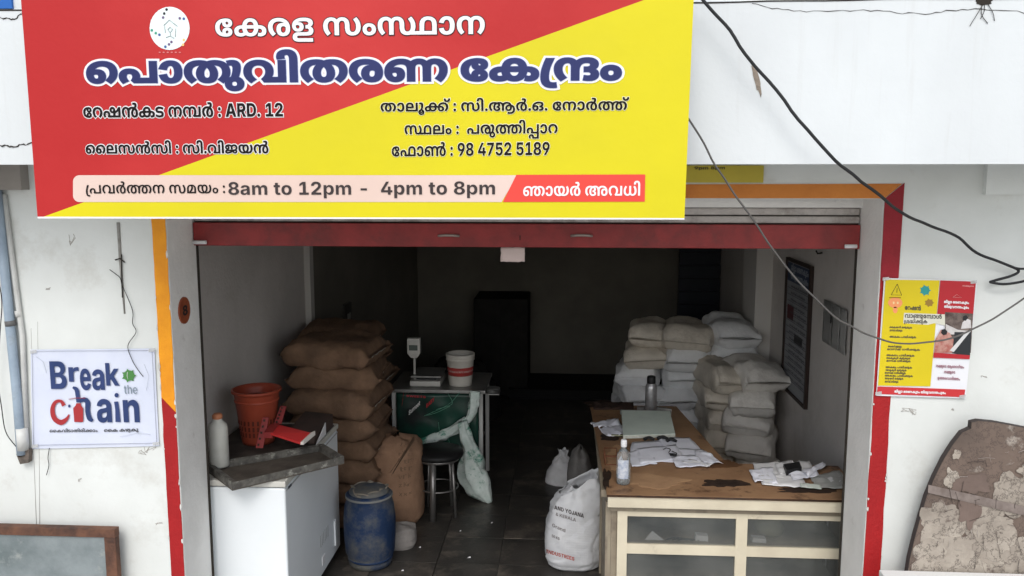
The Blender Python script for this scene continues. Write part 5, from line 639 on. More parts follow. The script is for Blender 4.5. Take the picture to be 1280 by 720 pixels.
bt('B', 64, 486, 84, 486, 452, 2, bnv); bt('r', 86.5, 477, 99, 477, 459, 2, bnv, 222); bt('e', 101, 487, 114, 487, 461, 3, bnv, 222); bt('a', 116, 487, 131, 487, 462, 3, bnv, 222); bt('k', 133, 482, 149.5, 482, 454, 1, bnv)
bt('the', 155, 492.5, 172, 492.5, 481, -8, M('poster_grey', (.2, .25, .3), rough=.5), 291)
bt('a', 122, 527.5, 140, 527.5, 499, 3, bnv, 222); bt('\u0131', 0, 0, 1, 0, 0, 0, bnv) if False else None
bt('n', 155, 527.5, 174.5, 527.5, 500, 3, bnv, 222); ribbon_flat('lettering', ((80, 507), (76, 501.5), (69, 503), (65.5, 512), (68, 523), (76, 528), (83, 524), (86.5, 518)), (6, 4, 4.5, 6, 7, 7.5, 4.5, 1.5), brd, BC, bc)
ribbon_flat('lettering', ((145, 502), (146.5, 512), (147.5, 527.5)), (5.5, 5.5, 7), bnv, BC, bc)
def bdisc(cx, cy, rx, ry, m, l_=0, spikes=0, name='print_mark', parent=None, pf=None, n_=28):
    pf = pf or bc
    pts = [(cx + rx * (1 + (.35 if spikes and i % 4 == 0 else 0)) * math.cos(2 * math.pi * i / n_), cy + ry * (1 + (.35 if spikes and i % 4 == 0 else 0)) * math.sin(2 * math.pi * i / n_)) for i in range(n_)]
    P = [pf(a, b_, l_) for a, b_ in pts]; c0 = pf(cx, cy, l_)
    put(name, MB().add([c0] + P, [(0, 1 + (i + 1) % n_, 1 + i) for i in range(n_)]), m, parent or BC)
bdisc(145.7, 494, 2.6, 2.8, bnv); bdisc(161, 469.5, 7, 6.6, M('virus_green', (.07, .22, .06), rough=.5), 0, 1); pline(((159.5, 465), (159, 470), (160, 474)), .0012, white_p, .001, 'print_mark', BC, bc)
ribbon_flat('lettering', ((91, 484), (95.5, 487), (97, 494), (97.5, 503)), (3, 6, 6, 4.5), bnv, BC, bc, .0002); ribbon_flat('lettering', ((99, 502), (105, 499.5), (109.5, 503), (109.5, 514), (112, 523), (116, 526)), (4, 6.5, 7, 6.5, 7, 4), bnv, BC, bc, .0003)
pline(((86, 499), (94, 497.5), (107, 497.5)), .0016, brd, .001, 'print_mark', BC, bc)
flat_b = [(93, 527.5), (91.5, 510), (94.5, 507), (95.5, 504), (101, 504), (101.5, 507), (104, 510), (104, 527.5)]
put('print_mark', MB().add([bc(a, b_, .0008) for a, b_ in flat_b], [tuple(range(8))]), brd, BC)
bdisc(86.5, 507.5, 1.5, 2, bnv)
bt('', 62, 540.5, 122, 540, 537.3, 0, ink, 230, k='b1'); bt('', 130, 540, 173, 539, 536.6, 0, ink, 230, k='b2')

RP = thing('information_poster', (1.56, -.02, 1.43), 'yellow, red and white notice poster taped on the right wall beside the opening', 'poster')
CN2 = [(1105, 347.5), (1221.5, 351), (1207, 498), (1095, 494.5)]
sheet('paper', CN2, -.010, M('glossy_white_paper', (.72, .73, .76), rough=.35), RP, seed=3, crumple=.001)
def rp(px, py, l_=0):
    v_ = at(px, py, y=-.0145); return Vector((v_.x, -.0145 - l_, v_.z))
def rpoly(pts, m, l_=0, name='print_area'): put(name, MB().add([rp(a, b_, l_) for a, b_ in pts], [tuple(range(len(pts)))[::-1]]), m, RP)
ry = M('poster_yellow', (.66, .52, .012), (.60, .48, .012), 4, .4); rrd = M('poster_crimson', (.42, .022, .03), rough=.4); bord = M('poster_scarlet', (.52, .035, .04), rough=.4)
rpoly([(1107, 349.5), (1174.5, 350.5), (1163, 483), (1097.5, 482)], ry)
rpoly([(1175.5, 350.5), (1220, 352), (1216, 400), (1171.5, 393)], rrd)
rpoly([(1097, 483), (1206.5, 487), (1205.5, 496.5), (1096, 492.5)], bord)
rpoly([(1181, 390), (1216.3, 392), (1213.5, 441), (1182, 441)], M('photo_dark', (.045, .03, .026), (.2, .16, .14), 26, .4), .0006, 'photo_print')
rpoly([(1182, 405), (1197, 412), (1213, 414), (1213.5, 418), (1182, 418)], M('photo_pale', (.5, .48, .46), (.62, .6, .6), 30, .4), .0009, 'photo_print')
rpoly([(1167.5, 441), (1169, 424), (1176, 412), (1187, 416), (1192, 425), (1190, 441)], M('photo_red_sari', (.35, .10, .08), (.5, .3, .25), 40, .4), .0012, 'photo_print')
rpoly([(1190, 441), (1193, 415), (1214, 415), (1212.3, 447)], M('photo_black', (.025, .028, .032), rough=.4), .0012, 'photo_print')
rpoly([(1187, 438), (1209, 413), (1213, 414), (1192, 440)], M('photo_white', (.6, .6, .6), rough=.4), .0015, 'photo_print')
rpoly([(1167, 440.5), (1212.3, 444), (1211.8, 449), (1166.5, 447)], rrd, .0016)
rpoly([(1176, 416), (1177, 412), (1181, 411), (1184, 414), (1183, 418), (1179, 419)], ink, .0018, 'photo_print'); rpoly([(1201, 411), (1203, 403), (1208, 398), (1213, 400), (1214, 410)], M('photo_pale', (.5, .48, .46)), .0012, 'photo_print'); rpoly([(1203, 400), (1204, 395), (1208, 394), (1210, 397), (1207, 401)], ink, .0014, 'photo_print')
bdisc(1156.5, 363, 5.5, 5.5, M('virus_teal', (.03, .28, .26), rough=.5), .0005, 1, 'print_mark', RP, rp); bdisc(1161.5, 378.5, 4.8, 4.2, M('virus_brown', (.30, .18, .03), rough=.5), .0005, 1, 'print_mark', RP, rp)
pline(((1121.5, 355), (1114, 368.5), (1127, 369), (1121.5, 355)), .0012, ink, .0006, 'print_mark', RP, rp); pline(((1121.3, 360), (1121, 366)), .0012, ink, .0006, 'print_mark', RP, rp)
bdisc(1119, 378.5, 9, 6.5, M('print_salmon', (.80, .30, .12), rough=.5), .0005, 0, 'print_mark', RP, rp); bdisc(1119, 387.5, 3, 4, M('print_salmon', (.80, .30, .12)), .0005, 0, 'print_mark', RP, rp)
pline(((1111.5, 372), (1126, 372)), .0016, M('print_brown', (.25, .06, .02)), .0008, 'print_mark', RP, rp)
for a_ in (1117, 1122): bdisc(a_, 378.5, 1.2, 1.6, M('print_cream', (.8, .6, .3)), .001, 0, 'print_mark', RP, rp)
rpoly([(1130, 391), (1182, 393), (1181.5, 407), (1168, 404), (1160, 406), (1129, 404)], M('print_pale', (.62, .62, .52), rough=.5), .0004)
def rt(k, x0, y0, x1, y1, hpx, off, m, ref=230): put('lettering', write(MB(), k, rp(x0, y0), rp(x1, y1), rp(x0, y0 - hpx) - rp(x0, y0), off, .0012, ref), m, RP)
gi = M('print_dark', (.06, .055, .05), rough=.5)
rt('p3', 1131, 387, 1151, 388, 4.5, 6, gi); rt('p4', 1131, 397, 1177, 398.5, 4.5, 2, gi); rt('p5', 1130, 404, 1159, 404, 4, 2, gi)
rt('p1', 1180, 378.5, 1211, 380, 2.6, 10, white_p); rt('p2', 1180, 384.5, 1211, 386, 2.6, 10, white_p)
pline(((1191, 371.5), (1196, 368), (1202, 372), (1191, 371.5)), .0009, M('print_pink', (.7, .3, .3)), .0006, 'print_mark', RP, rp); rt('q2', 1203, 358, 1217, 358.5, 1.5, 4, M('print_pink', (.7, .3, .3)))
rt('p6', 1118, 490.5, 1182, 492.5, 2.5, 8, white_p)
pk = M('print_maroon', (.25, .06, .10), rough=.5)
rt('q1', 1170, 459, 1205, 460.5, 3, 0, pk); rt('q2', 1180, 466.5, 1194, 467, 3, 0, pk); rt('q3', 1172, 474, 1200, 475.5, 3, 0, pk)
for i, (x0, y0, x1) in enumerate(((1112, 410, 1140), (1112, 414, 1128), (1112, 422, 1145), (1110, 434, 1127), (1109, 437.5, 1150), (1108, 445, 1143), (1108, 448.5, 1138), (1108, 452, 1138), (1107, 460, 1140), (1107, 463.5, 1133), (1106, 467, 1132), (1106, 470.5, 1141), (1106, 474, 1129), (1106, 478, 1123))):
    rt(('t1', 't2', 't3')[i % 3], x0, y0, x1, y0 + (x1 - x0) * .02, 2.2, 5, gi)
for pts in (((44, 445), (54, 452), (58, 466)), ((180, 455), (186, 470), (183, 488)), ((150, 546), (172, 541), (188, 543))):
    pline(pts, .0007, M('crease_grey', (.52, .56, .64), rough=.5), 0, 'crease', BC, bc)
tpm = M('clear_tape', (.62, .63, .62), rough=.3, spec=.5, alpha=.45)
for (x_, y_), pp, par_ in (((1107, 349), rp, RP), ((1217, 353), rp, RP), ((1098, 492), rp, RP), ((1203, 496), rp, RP), ((42, 440), bc, BC), ((190, 438), bc, BC), ((44, 558), bc, BC), ((195, 555), bc, BC)):
    put('tape', MB().add([pp(x_ - 4, y_ - 2, .002), pp(x_ + 4, y_ - 3, .002), pp(x_ + 4, y_ + 1, .002), pp(x_ - 4, y_ + 2, .002)], [(3, 2, 1, 0)]), tpm, par_, solid=.0004)
for x_, y_, w_, h_ in ((1135, 513, 12, 3), (1140, 515, 5, 5), (188, 562, 9, 5), (268 - 90, 565, 6, 4), (200, 655, 8, 2), (100, 600, 3, 2), (1190, 512, 3, 2), (1230, 470, 4, 2), (90, 300, 5, 8), (60, 360, 4, 3)):
    v0 = at(x_, y_, y=-.001)
    for q3 in range(2): put('wall_scuff', MB().tube(cr([v0 + Vector((w_ * .0035 * cr_.uniform(-1, 1), 0, h_ * .0035 * cr_.uniform(-1, 1))) for _ in range(4)], 3), .0009, 4), M('scuff_grey', (.36, .33, .3), rough=.9), wall)
# round plate on the left reveal
pl = thing('oval_plate', (-1.772, .125, 1.757), 'small round brown painted plate with a dark mark on the left jamb', 'plate')
put('plate_disc', MB().add([(-1.7785, .125, 1.757)] + [(-1.7785 + 0, .125 + .058 * math.cos(a), 1.757 + .063 * math.sin(a)) for a in (2 * math.pi * i / 24 for i in range(24))] + [(-1.772, .125 + .058 * math.cos(a), 1.757 + .063 * math.sin(a)) for a in (2 * math.pi * i / 24 for i in range(24))],
    [(1 + i, 1 + (i + 1) % 24, 25 + (i + 1) % 24, 25 + i) for i in range(24)] + [tuple(range(25, 49))]), M('brown_plate', (.34, .09, .035), (.25, .06, .03), 30, .5), pl)
put('plate_mark', write(MB(), ['8'], Vector((-1.771, .10, 1.735)), Vector((-1.771, .15, 1.735)), Vector((0, 0, .045)), 6, .0005, 291, nrm=Vector((1, 0, 0))), ink, pl)
# ------------------------------------------------------------------ framed panel, bottom left
FP = thing('framed_panel', (-2.7, -.08, -.1), 'brown framed grey marbled metal panel leaning at the bottom left of the wall', 'panel')
yf = -.09
z1 = at(143, 662, y=yf).z; xr = at(144.5, 680, y=yf).x; xri = at(130, 680, y=yf).x; zi = at(100, 671.5, y=yf).z
rustw = M('brown_frame', (.16, .075, .045), (.10, .05, .035), 9, .7, .4, 40, dirt=(.03, .02, .018), dscale=5, dlo=.5, dhi=.7)
put('frame_rail', B(-3.3, xr, yf, -.05, zi, z1), rustw, FP, bevel=.003)
put('frame_stile', B(xri, xr - .0015, yf + .0015, -.0515, -.1, zi), rustw, FP, bevel=.003)
put('panel_sheet', B(-3.3, xri, yf + .014, -.055, -.1, zi), M('galvanised_sheet', (.30, .34, .35), (.17, .205, .21), 5, .4, .3, 25, metal=.35, dirt=(.42, .44, .42), dscale=9, dlo=.58, dhi=.75), FP)
# ------------------------------------------------------------------ worn board, bottom right
WB = thing('worn_board', (1.9, -.1, .6), 'large worn brown board with rounded edge and peeling white laminate leaning at the right', 'board')
OUT = [(1133, 726), (1137, 700), (1143, 675), (1150, 650), (1158, 622), (1168, 598), (1180, 574), (1192, 555), (1203, 541), (1214, 536), (1215, 528), (1224, 526), (1245, 528), (1280, 534.5), (1330, 545), (1400, 580), (1430, 660), (1430, 726)]
pts = [at(a, b_, y=-.13) for a, b_ in OUT]
top_m = M('peeling_laminate', (.165, .122, .098), (.105, .08, .066), 4, .75, .5, 30, dirt=(.33, .29, .25), dscale=8, dlo=.58, dhi=.66, veins=(.06, .045, .04), vscale=10, vw=.012)
def fan(P, y, th):
    return MB().prism([(p.x, y, p.z) for p in P], (0, th, 0))
put('board_core', fan(pts, -.125, .03), M('board_edge', (.05, .042, .04), rough=.8), WB)
cx_ = sum(p.x for p in pts) / len(pts); cz_ = sum(p.z for p in pts) / len(pts)
pin = [Vector((cx_ + (p.x - cx_) * .993, 0, cz_ + (p.z - cz_) * .993)) for p in pts]
put('board_face', fan(pin, -.128, .003), top_m, WB)
wl_ = M('white_laminate_flake', (.40, .355, .30), (.25, .215, .18), 6, .6, .4, 50, dirt=(.13, .10, .085), dscale=9, dlo=.60, dhi=.66, veins=(.06, .048, .04), vscale=8, vw=.013)
def blob_px(name, c0, w, h, y, m, parent, seed, n_=40, rough_=.5):
    pts_ = []
    for i in range(n_):
        a = -2 * math.pi * i / n_; k = 1 + rough_ * nz((math.cos(a), math.sin(a), 0), 1.6, seed) + .3 * rough_ * nz((math.cos(a), math.sin(a), 0), 7, seed)
        v_ = at(c0[0] + w * k * math.cos(a), c0[1] + h * k * math.sin(a), y=y); pts_.append((v_.x, y, v_.z))
    return put(name, MB().prism(pts_[::-1], (0, .0012, 0)), m, parent)
for i, (c0, w, h) in enumerate((((1178, 655), 28, 30), ((1168, 702), 30, 26), ((1210, 695), 42, 30), ((1230, 650), 30, 18), ((1255, 700), 36, 26), ((1190, 598), 10, 12), ((1262, 615), 24, 26), ((1240, 680), 30, 30), ((1278, 700), 26, 26), ((1251, 655), 14, 12), ((1196, 568), 5, 6), ((1290, 590), 18, 12))):
    blob_px('laminate_flake', c0, w, h, -.130 - .0003 * i, wl_, WB, i + 2)
for i, (c0, w, h) in enumerate((((1212, 637), 12, 22), ((1218, 606), 22, 12))): blob_px('bare_patch', c0, w, h, -.134 - .0003 * i, M('bare_brown_ply', (.17, .125, .105), (.13, .095, .08), 8, .75, .3, 40), WB, i + 20)
a = [at(x, y_, y=-.137) for x, y_ in ((1160, 616), (1200, 627), (1282, 645))]; put('tape_band', MB().prism([(a[0].x, -.136, a[0].z), (a[2].x, -.136, a[2].z), (a[2].x, -.136, a[2].z + .04), (a[0].x, -.136, a[0].z + .035)], (0, .001, 0)), M('grey_scuff', (.24, .20, .18), (.15, .12, .105), 18, .7, .3, 60), WB)
rs = random.Random(8); sc_m = M('pale_scratch', (.45, .40, .36), rough=.8); sc_d = M('dark_scratch', (.06, .045, .04), rough=.8)
for k in range(46):
    x = rs.uniform(1165, 1275); y_ = rs.uniform(548, 712); 
    if x < 1210 and y_ < 640 and (1210 - x) > (y_ - 545) * .6: continue
    L_ = rs.uniform(4, 22); an = rs.choice((rs.uniform(-.4, .4), rs.uniform(1.1, 2)))
    p0 = at(x, y_, y=-.1375); p1 = at(x + L_ * math.cos(an), y_ + L_ * math.sin(an), y=-.1375); mm = p0.lerp(p1, .5) + Vector((rs.uniform(-.004, .004), 0, rs.uniform(-.004, .004)))
    put('scratch', MB().tube([p0, mm, p1], rs.uniform(.0005, .0012), 3), sc_m if y_ < 600 or k % 3 == 0 else sc_d, WB)
pline_px = [at(x, y_, y=-.1375) for x, y_ in ((1210, 578), (1232, 576), (1233, 583))]; put('scratch', MB().tube(pline_px, .0014, 4), sc_d, WB)
WS = thing('white_box', (1.9, -.3, -.1), 'white painted box top edge just visible under the worn board', 'box')
zt = at(1150, 713.5, y=-.15).z; put('box_body', B(at(1110, 716, y=-.25).x, 3.0, -.25, -.15, -.12, zt), M('white_box_paint', (.74, .74, .72), rough=.6), WS, bevel=.004)

# ------------------------------------------------------------------ sacks
def sack_mb(L=.8, W=.5, H=.17, seed=0, nu=32, nv=26, lump=.05, ear=.06, pw=6):
    """lying filled sack, seams at both x ends, base on z=0"""
    mb = MB(); V = []
    for j in range(nv + 1):
        t = math.sin((-1 + 2 * j / nv) * math.pi / 2); at_ = abs(t)
        prof = (1 - at_ ** pw) ** .5 if at_ < 1 else 0
        hh = H / 2 * max(prof, .06) * (1 + .16 * nz((t * 1.2, seed, 0), 1.3, seed)); ww = W / 2 * (.86 + .14 * prof) * (1 + ear * max(0, at_ - .8) * 5 * .3)
        for i in range(nu):
            a = 2 * math.pi * i / nu; c, s_ = math.cos(a), math.sin(a)
            y = ww * math.copysign(abs(c) ** .62, c); z = hh * math.copysign(abs(s_) ** .55, s_); x = t * L / 2
            k = 1 + (lump * 3 * nz((x, y, z), 5, seed) + lump * 1.6 * nz((x, y, z), 2.2, seed + 9)) * prof
            wr = (.010 * math.sin(a * 8 + 5 * nz((x, y, 0), 7, seed) + seed) * max(0, at_ - .3) + .009 * nz((x, y, z), 14, seed) - .016 * max(0, 1 - abs(nz((x, y, z * .5), 6, seed + 3)) * 9)) * min(1, prof * 1.3)
            y = y * k; z = z * k + wr
            if s_ > .2: z += H * .12 * nz((x, y, 0), 4, seed + 5)
            if s_ < 0: z = max(z, -H / 2 * .93)
            cornr = max(0, at_ - .75) * 4 * max(0, abs(c) - .75) * 4
            x += math.copysign(.02 * cornr, t) * (1 + nz((t, c, s_), 3, seed))
            z -= .012 * (at_ ** 3) * (1 if s_ > 0 else 0)
            if j in (0, nv): x += math.copysign(.014 + .006 * nz((t, y * 9, 0), 2, seed), t); z *= .4
            V.append((x, y, z + H / 2))
    F = [(j * nu + i, j * nu + (i + 1) % nu, (j + 1) * nu + (i + 1) % nu, (j + 1) * nu + i) for j in range(nv) for i in range(nu)]
    mb.add(V, F, True); o_ = len(mb.v) - len(V); mb.f += [tuple(range(nu - 1, -1, -1)), tuple(nv * nu + k for k in range(nu))]; mb.sm += [False, False]
    return mb
def up_sack_mb(Rx, Ry, Hh, seed, prof, shift=lambda t: (0, 0), nu=40, nv=34, fold=.05, sq=.75):
    V = []; mb = MB()
    for j in range(nv + 1):
        t = j / nv; k = 0
        for (t0, r0), (t1, r1) in zip(prof, prof[1:]):
            if t0 <= t <= t1: s_ = (t - t0) / (t1 - t0); s_ = s_ * s_ * (3 - 2 * s_); k = r0 + (r1 - r0) * s_; break
        dx, dy = shift(t)
        for i in range(nu):
            a = 2 * math.pi * i / nu; c, s_ = math.cos(a), math.sin(a)
            x = Rx * k * math.copysign(abs(c) ** sq, c); y = Ry * k * math.copysign(abs(s_) ** sq, s_)
            q_ = 1 + .07 * nz((x, y, t * .5), 4, seed) + fold * max(0, t - .6) * math.sin(a * 7 + seed + 2 * nz((c, s_, t), 2, seed)) + .02 * nz((x, y, t), 18, seed)
            V.append((x * q_ + dx, y * q_ + dy, t * Hh + (.03 * nz((c, s_, 0), 1.4, seed) if t > .7 else 0) + .004 * math.sin(t * 60 + a * 2) * (1 if .1 < t < .9 else 0) * nz((c, s_, t), 3, seed)))
    F = [(j * nu + i, j * nu + (i + 1) % nu, (j + 1) * nu + (i + 1) % nu, (j + 1) * nu + i) for j in range(nv) for i in range(nu)]
    F += [tuple(range(nu - 1, -1, -1))]
    return mb.add(V, F, True)
jute = M('jute_cloth', (.24, .145, .09), (.155, .095, .06), 7, .95, .9, 22, weave=110, dirt=(.11, .07, .05), dscale=4, dlo=.55, dhi=.8)
wsack = M('woven_white_plastic', (.80, .77, .72), (.68, .65, .60), 5, .55, 1, 15, weave=120, dirt=(.30, .26, .22), dscale=3.5, dlo=.55, dhi=.85)
wsackb = M('woven_bluish_plastic', (.80, .81, .82), (.70, .71, .72), 5, .5, 1, 15, weave=120, dirt=(.30, .27, .24), dscale=3.5, dlo=.6, dhi=.9)
wsackt = M('woven_tan_plastic', (.72, .66, .57), (.60, .55, .47), 5, .55, 1, 15, weave=120, dirt=(.28, .23, .18), dscale=3.5, dlo=.55, dhi=.85)
seamm = M('seam_thread', (.5, .47, .42), rough=.9)
jm = [sack_mb(.57, .54, .198, s, lump=.065, pw=11).mesh('jute_sack') for s in range(5)]
for m_ in jm: m_.materials.append(jute)
wm = [sack_mb(.62, .36,   .190, s + 10, lump=.085).mesh('rice_sack') for s in range(8)]
def place_sack(name, me, mat, loc, rz, label, group, sc=(1, 1, 1), tilt=0, cat='sack', seamx=None):
    o = bpy.data.objects.new(name, me); col.objects.link(o); o.location = loc; o.rotation_euler = (tilt, 0, rz); o.scale = sc
    props(o, label, cat, group)
    if mat is not None:
        if not me.materials: me.materials.append(mat)
        o.material_slots[0].link = 'OBJECT'; o.material_slots[0].material = mat
    if seamx:
        for s_ in (-1, 1):
            sm_ = bpy.data.objects.new('stitched_seam', seam_mesh); col.objects.link(sm_); sm_.parent = o; sm_.location = (s_ * seamx, 0, .085); sm_.scale = (1, 1, 1)
    return o
seam_mesh = MB().tube([(0, -.15 + .03 * i, .004 * math.sin(i * 1.7)) for i in range(11)], .003, 5).mesh('stitched_seam'); seam_mesh.materials.append(seamm)
ORD = ['lowest', 'second', 'third', 'fourth', 'fifth', 'sixth', 'seventh', 'topmost']
rj = random.Random(5)
for k in range(8):
    nm = ORD[k] if k < 7 else 'topmost'
    place_sack('jute_sack', jm[k % 4], jute, (-1.53 + rj.uniform(-.03, .03), 1.92 + rj.uniform(-.04, .04), k * .157), R(rj.uniform(-7, 7)) + (math.pi if k % 2 else 0), 'brown jute sack, %s from the floor in the front pile by the left wall' % nm if k not in (0, 7) else 'brown jute sack, %s of the front pile by the left wall' % nm, 'brown jute sacks piled by the left wall', (1, 1, 1.02), seamx=.292)
for k in range(8):
    nm = ORD[k] if k < 7 else 'topmost'
    place_sack('jute_sack', jm[(k + 2) % 4], jute, (-1.64 + rj.uniform(-.04, .04), 2.54 + rj.uniform(-.03, .03), k * .155), R(rj.uniform(-9, 9)) + (math.pi if k % 2 else 0), 'dim brown jute sack, %s in the rear pile behind the front jute pile' % nm, 'brown jute sacks piled by the left wall', (.95, 1, 1), seamx=.292)
# upright jute sack
js = up_sack_mb(.215, .18, .60, 3, [(0, .90), (.06, 1.02), (.35, 1.04), (.72, .93), (.86, .90), (.94, .72), (1, .15)], shift=lambda t: (.05 * max(0, t - .5), 0), fold=.16)
o = bpy.data.objects.new('jute_sack', js.mesh('jute_sack')); col.objects.link(o); o.location = (-1.195, 1.96, 0); o.data.materials.append(M('light_jute_cloth', (.36, .215, .135), (.27, .16, .10), 7, .95, .9, 22, weave=110, dirt=(.14, .09, .06), dscale=4, dlo=.6, dhi=.85))
props(o, 'full upright light brown jute sack standing behind the blue barrel', 'sack'); UJ = o
bv = BVHTree.FromPolygons([Vector(v_) + o.location for v_ in js.v], [f for f in js.f])
def project(mb, bvh, dirn, lift=.003):
    out = []
    for p in mb.v:
        h = bvh.ray_cast(Vector(p) - dirn * .6, dirn)
        out.append(tuple(h[0] - dirn * lift) if h[0] else p)
    mb.v = out; return mb
pm = MB(); rs = random.Random(2)
for r_ in range(7):
    x = -1.115; z = .56 - r_ * .055
    for q2 in range(3):
        pm = MB(); x0_ = x + q2 * .03 + rs.uniform(-.006, .006)
        write(pm, [rs.choice('xtrkzv')], Vector((x0_, 1.2, z)), Vector((x0_ + rs.uniform(.015, .028), 1.2, z + rs.uniform(-.01, .01))), Vector((0, 0, rs.uniform(.02, .04))), -6, 0, 291)
        project(pm, bv, Vector((0, 1, 0)), .002); put('faded_print', pm, M('faded_ink', (.20, .125, .08), rough=.95), UJ)
gsk = put('grey_sack', up_sack_mb(.14, .10, .14, 9, [(0, .9), (.2, 1), (.8, .95), (.95, .6), (1, .1)]), M('grey_cloth', (.30, .28, .26), (.22, .2, .19), 9, .9, .4, 50, weave=100), label='low dusty grey sack folded on the floor behind the blue barrel', cat='sack')
gsk.location = (-1.09, 1.52, 0)

# white sacks on the right
def column(px0, px1, y, ztop, n_, dz, mats, where, grp, lean=0, sx=1.0, rz0=90, tan_n=0):
    xa = at(px0, 417, y=y).x; xb = at(px1, 417, y=y).x; w = (xb - xa)
    for k in range(n_):
        z = ztop - (n_ - k) * dz
        if z < -.02: continue
        top = n_ - 1 - k
        nm = ['topmost', 'second from the top', 'third from the top', 'fourth from the top', 'fifth from the top', 'sixth from the top', 'seventh from the top', 'lowest'][min(top, 7)]
        mt = mats[(k * 2 + len(where)) % len(mats)]
        if tan_n > top: mt = wsackt
        place_sack('rice_sack', wm[(k * 3 + len(where)) % 8], mt, ((xa + xb) / 2 + lean * top + rj.uniform(-.025, .025), y + .31 + rj.uniform(-.06, .03), z), R(rz0 + rj.uniform(-15, 15)) + (math.pi if k % 2 else 0), 'white woven sack, %s in the %s' % (nm, where), grp, (rj.uniform(.88, 1.06), w / .36 * rj.uniform(.98, 1.14), dz / .157 * rj.uniform(.98, 1.12)), tilt=R(rj.uniform(-6, 6)))
G = 'white rice sacks stacked behind the counter'
column(787, 840, 2.95, 1.165, 7, .162, [wsack, wsackb], 'stack nearest the flask', G, -.022, tan_n=2)
column(838, 892, 2.9, 1.16, 7, .160, [wsackb, wsack], 'middle of the far stacks', G, .0, tan_n=1)
column(890, 947, 2.85, 1.19, 7, .165, [wsack, wsackb], 'far stack beside the pilaster', G, -.01)
column(925, 986, 2.25, .985, 6, .163, [wsack, wsackb], 'front stack against the right wall', G, .0)
column(886, 928, 2.40, .955, 6, .16, [wsackt, wsack], 'narrow stack left of the front stack', G, .0)
# printed white sack on the floor
ps = up_sack_mb(.178, .165, .50, 6, [(0, .70), (.05, .9), (.15, 1.0), (.5, 1.02), (.78, .94), (.9, .80), (1, .66)], shift=lambda t: (.02 + .035 * max(0, t - .5), 0), fold=.22, nv=60, nu=80)
ps.v = [(x * (1 + .05 * nz((x, y, z), 9, 2) - .05 * max(0, 1 - abs(nz((x, y, z), 5, 4)) * 10)), y * (1 + .05 * nz((x, y, z), 9, 7) - .05 * max(0, 1 - abs(nz((x, y, z * 1.3), 6, 8)) * 10)), z) for x, y, z in ps.v]
def tilt_top(v_):
    x, y, z = v_
    if z > .32: z += (z - .32) * 1.0 * max(-.35, (x / .17)) * .65
    return (x, y, z)
ps.v = [tilt_top(v_) for v_ in ps.v]
o = bpy.data.objects.new('printed_sack', ps.mesh('printed_sack')); col.objects.link(o); o.location = (.032, 1.33, 0)
pw = M('printed_sack_plastic', (.70, .71, .72), (.60, .61, .63), 6, .42, 1, 9, weave=90, dirt=(.45, .43, .41), dscale=5, dlo=.6, dhi=.85); o.data.materials.append(pw)
props(o, 'white woven sack with faded printed lettering standing at the left side of the counter', 'sack'); o.rotation_euler = (0, R(2), 0)
md = o.modifiers.new('solid', 'SOLIDIFY'); md.thickness = .003
bv = BVHTree.FromPolygons([Vector(v_) + o.location for v_ in ps.v], [f for f in ps.f])
o2 = o
def sk(txt, px0, py0, px1, py1, hpx, m, off=0):
    a_ = at(px0, py0, y=1.05); b2 = at(px1, py1, y=1.05); mb = write(MB(), list(txt), a_, b2, Vector((0, 0, hpx * 4.75 / 1080)), off, 0, 291)
    project(mb, bv, (a_ - CAM).normalized(), .004); put('printed_lettering', mb, m, o2)
ik = M('sack_ink', (.06, .05, .05), rough=.7); ikr = M('sack_red_ink', (.45, .10, .08), rough=.7)
sk('AND YOJANA', 690, 637, 728, 647, 5.5, ik, 3); sk('& KERALA', 692, 645, 718, 652, 4.5, M('sack_grey_ink', (.22, .2, .2)), 2); sk('Grand', 688, 659, 705, 666, 5, M('sack_grey_ink', (.22, .2, .2)), 0)
sk('50 KG', 688, 672, 698, 676, 4, M('sack_grey_ink', (.22, .2, .2)), 0); sk('INDUSTRIES', 682, 692, 718, 701, 5, ikr, 3)
for i in range(16): sk('-' * 14, 706 + i * .1, 652 + i * 3, 741, 653 + i * 3, 2.2, M('faint_rule', (.42, .43, .46)), -8)
inner = up_sack_mb(.11, .10, .10, 11, [(0, .95), (.4, .85), (1, .3)], fold=.3); ob_ = bpy.data.objects.new('folded_mouth', inner.mesh('folded_mouth')); col.objects.link(ob_); ob_.parent = o2; ob_.location = (.02, 0, .40); ob_.data.materials.append(pw)
# grey sack and small white bag
g2 = put('grey_sack', up_sack_mb(.09, .12, .62, 15, [(0, .9), (.1, 1), (.5, .98), (.75, .9), (.9, .65), (1, .15)], fold=.2), M('dusty_sack', (.13, .125, .12), (.09, .085, .08), 8, .7, .4, 50, weave=100), label='dusty grey sack standing against the counter behind the printed sack', cat='sack')
g2.location = (.105, 1.72, 0)
g3 = put('white_bag', up_sack_mb(.14, .12, .25, 17, [(0, 1), (.25, .96), (.6, .6), (.85, .22), (1, .28)], fold=.3, sq=.9), M('thin_white_plastic', (.72, .72, .73), (.6, .6, .61), 9, .4, .4, 30), label='small knotted white plastic bag lying deep inside on the floor', cat='bag')
g3.location = (-.01, 2.75, 0)

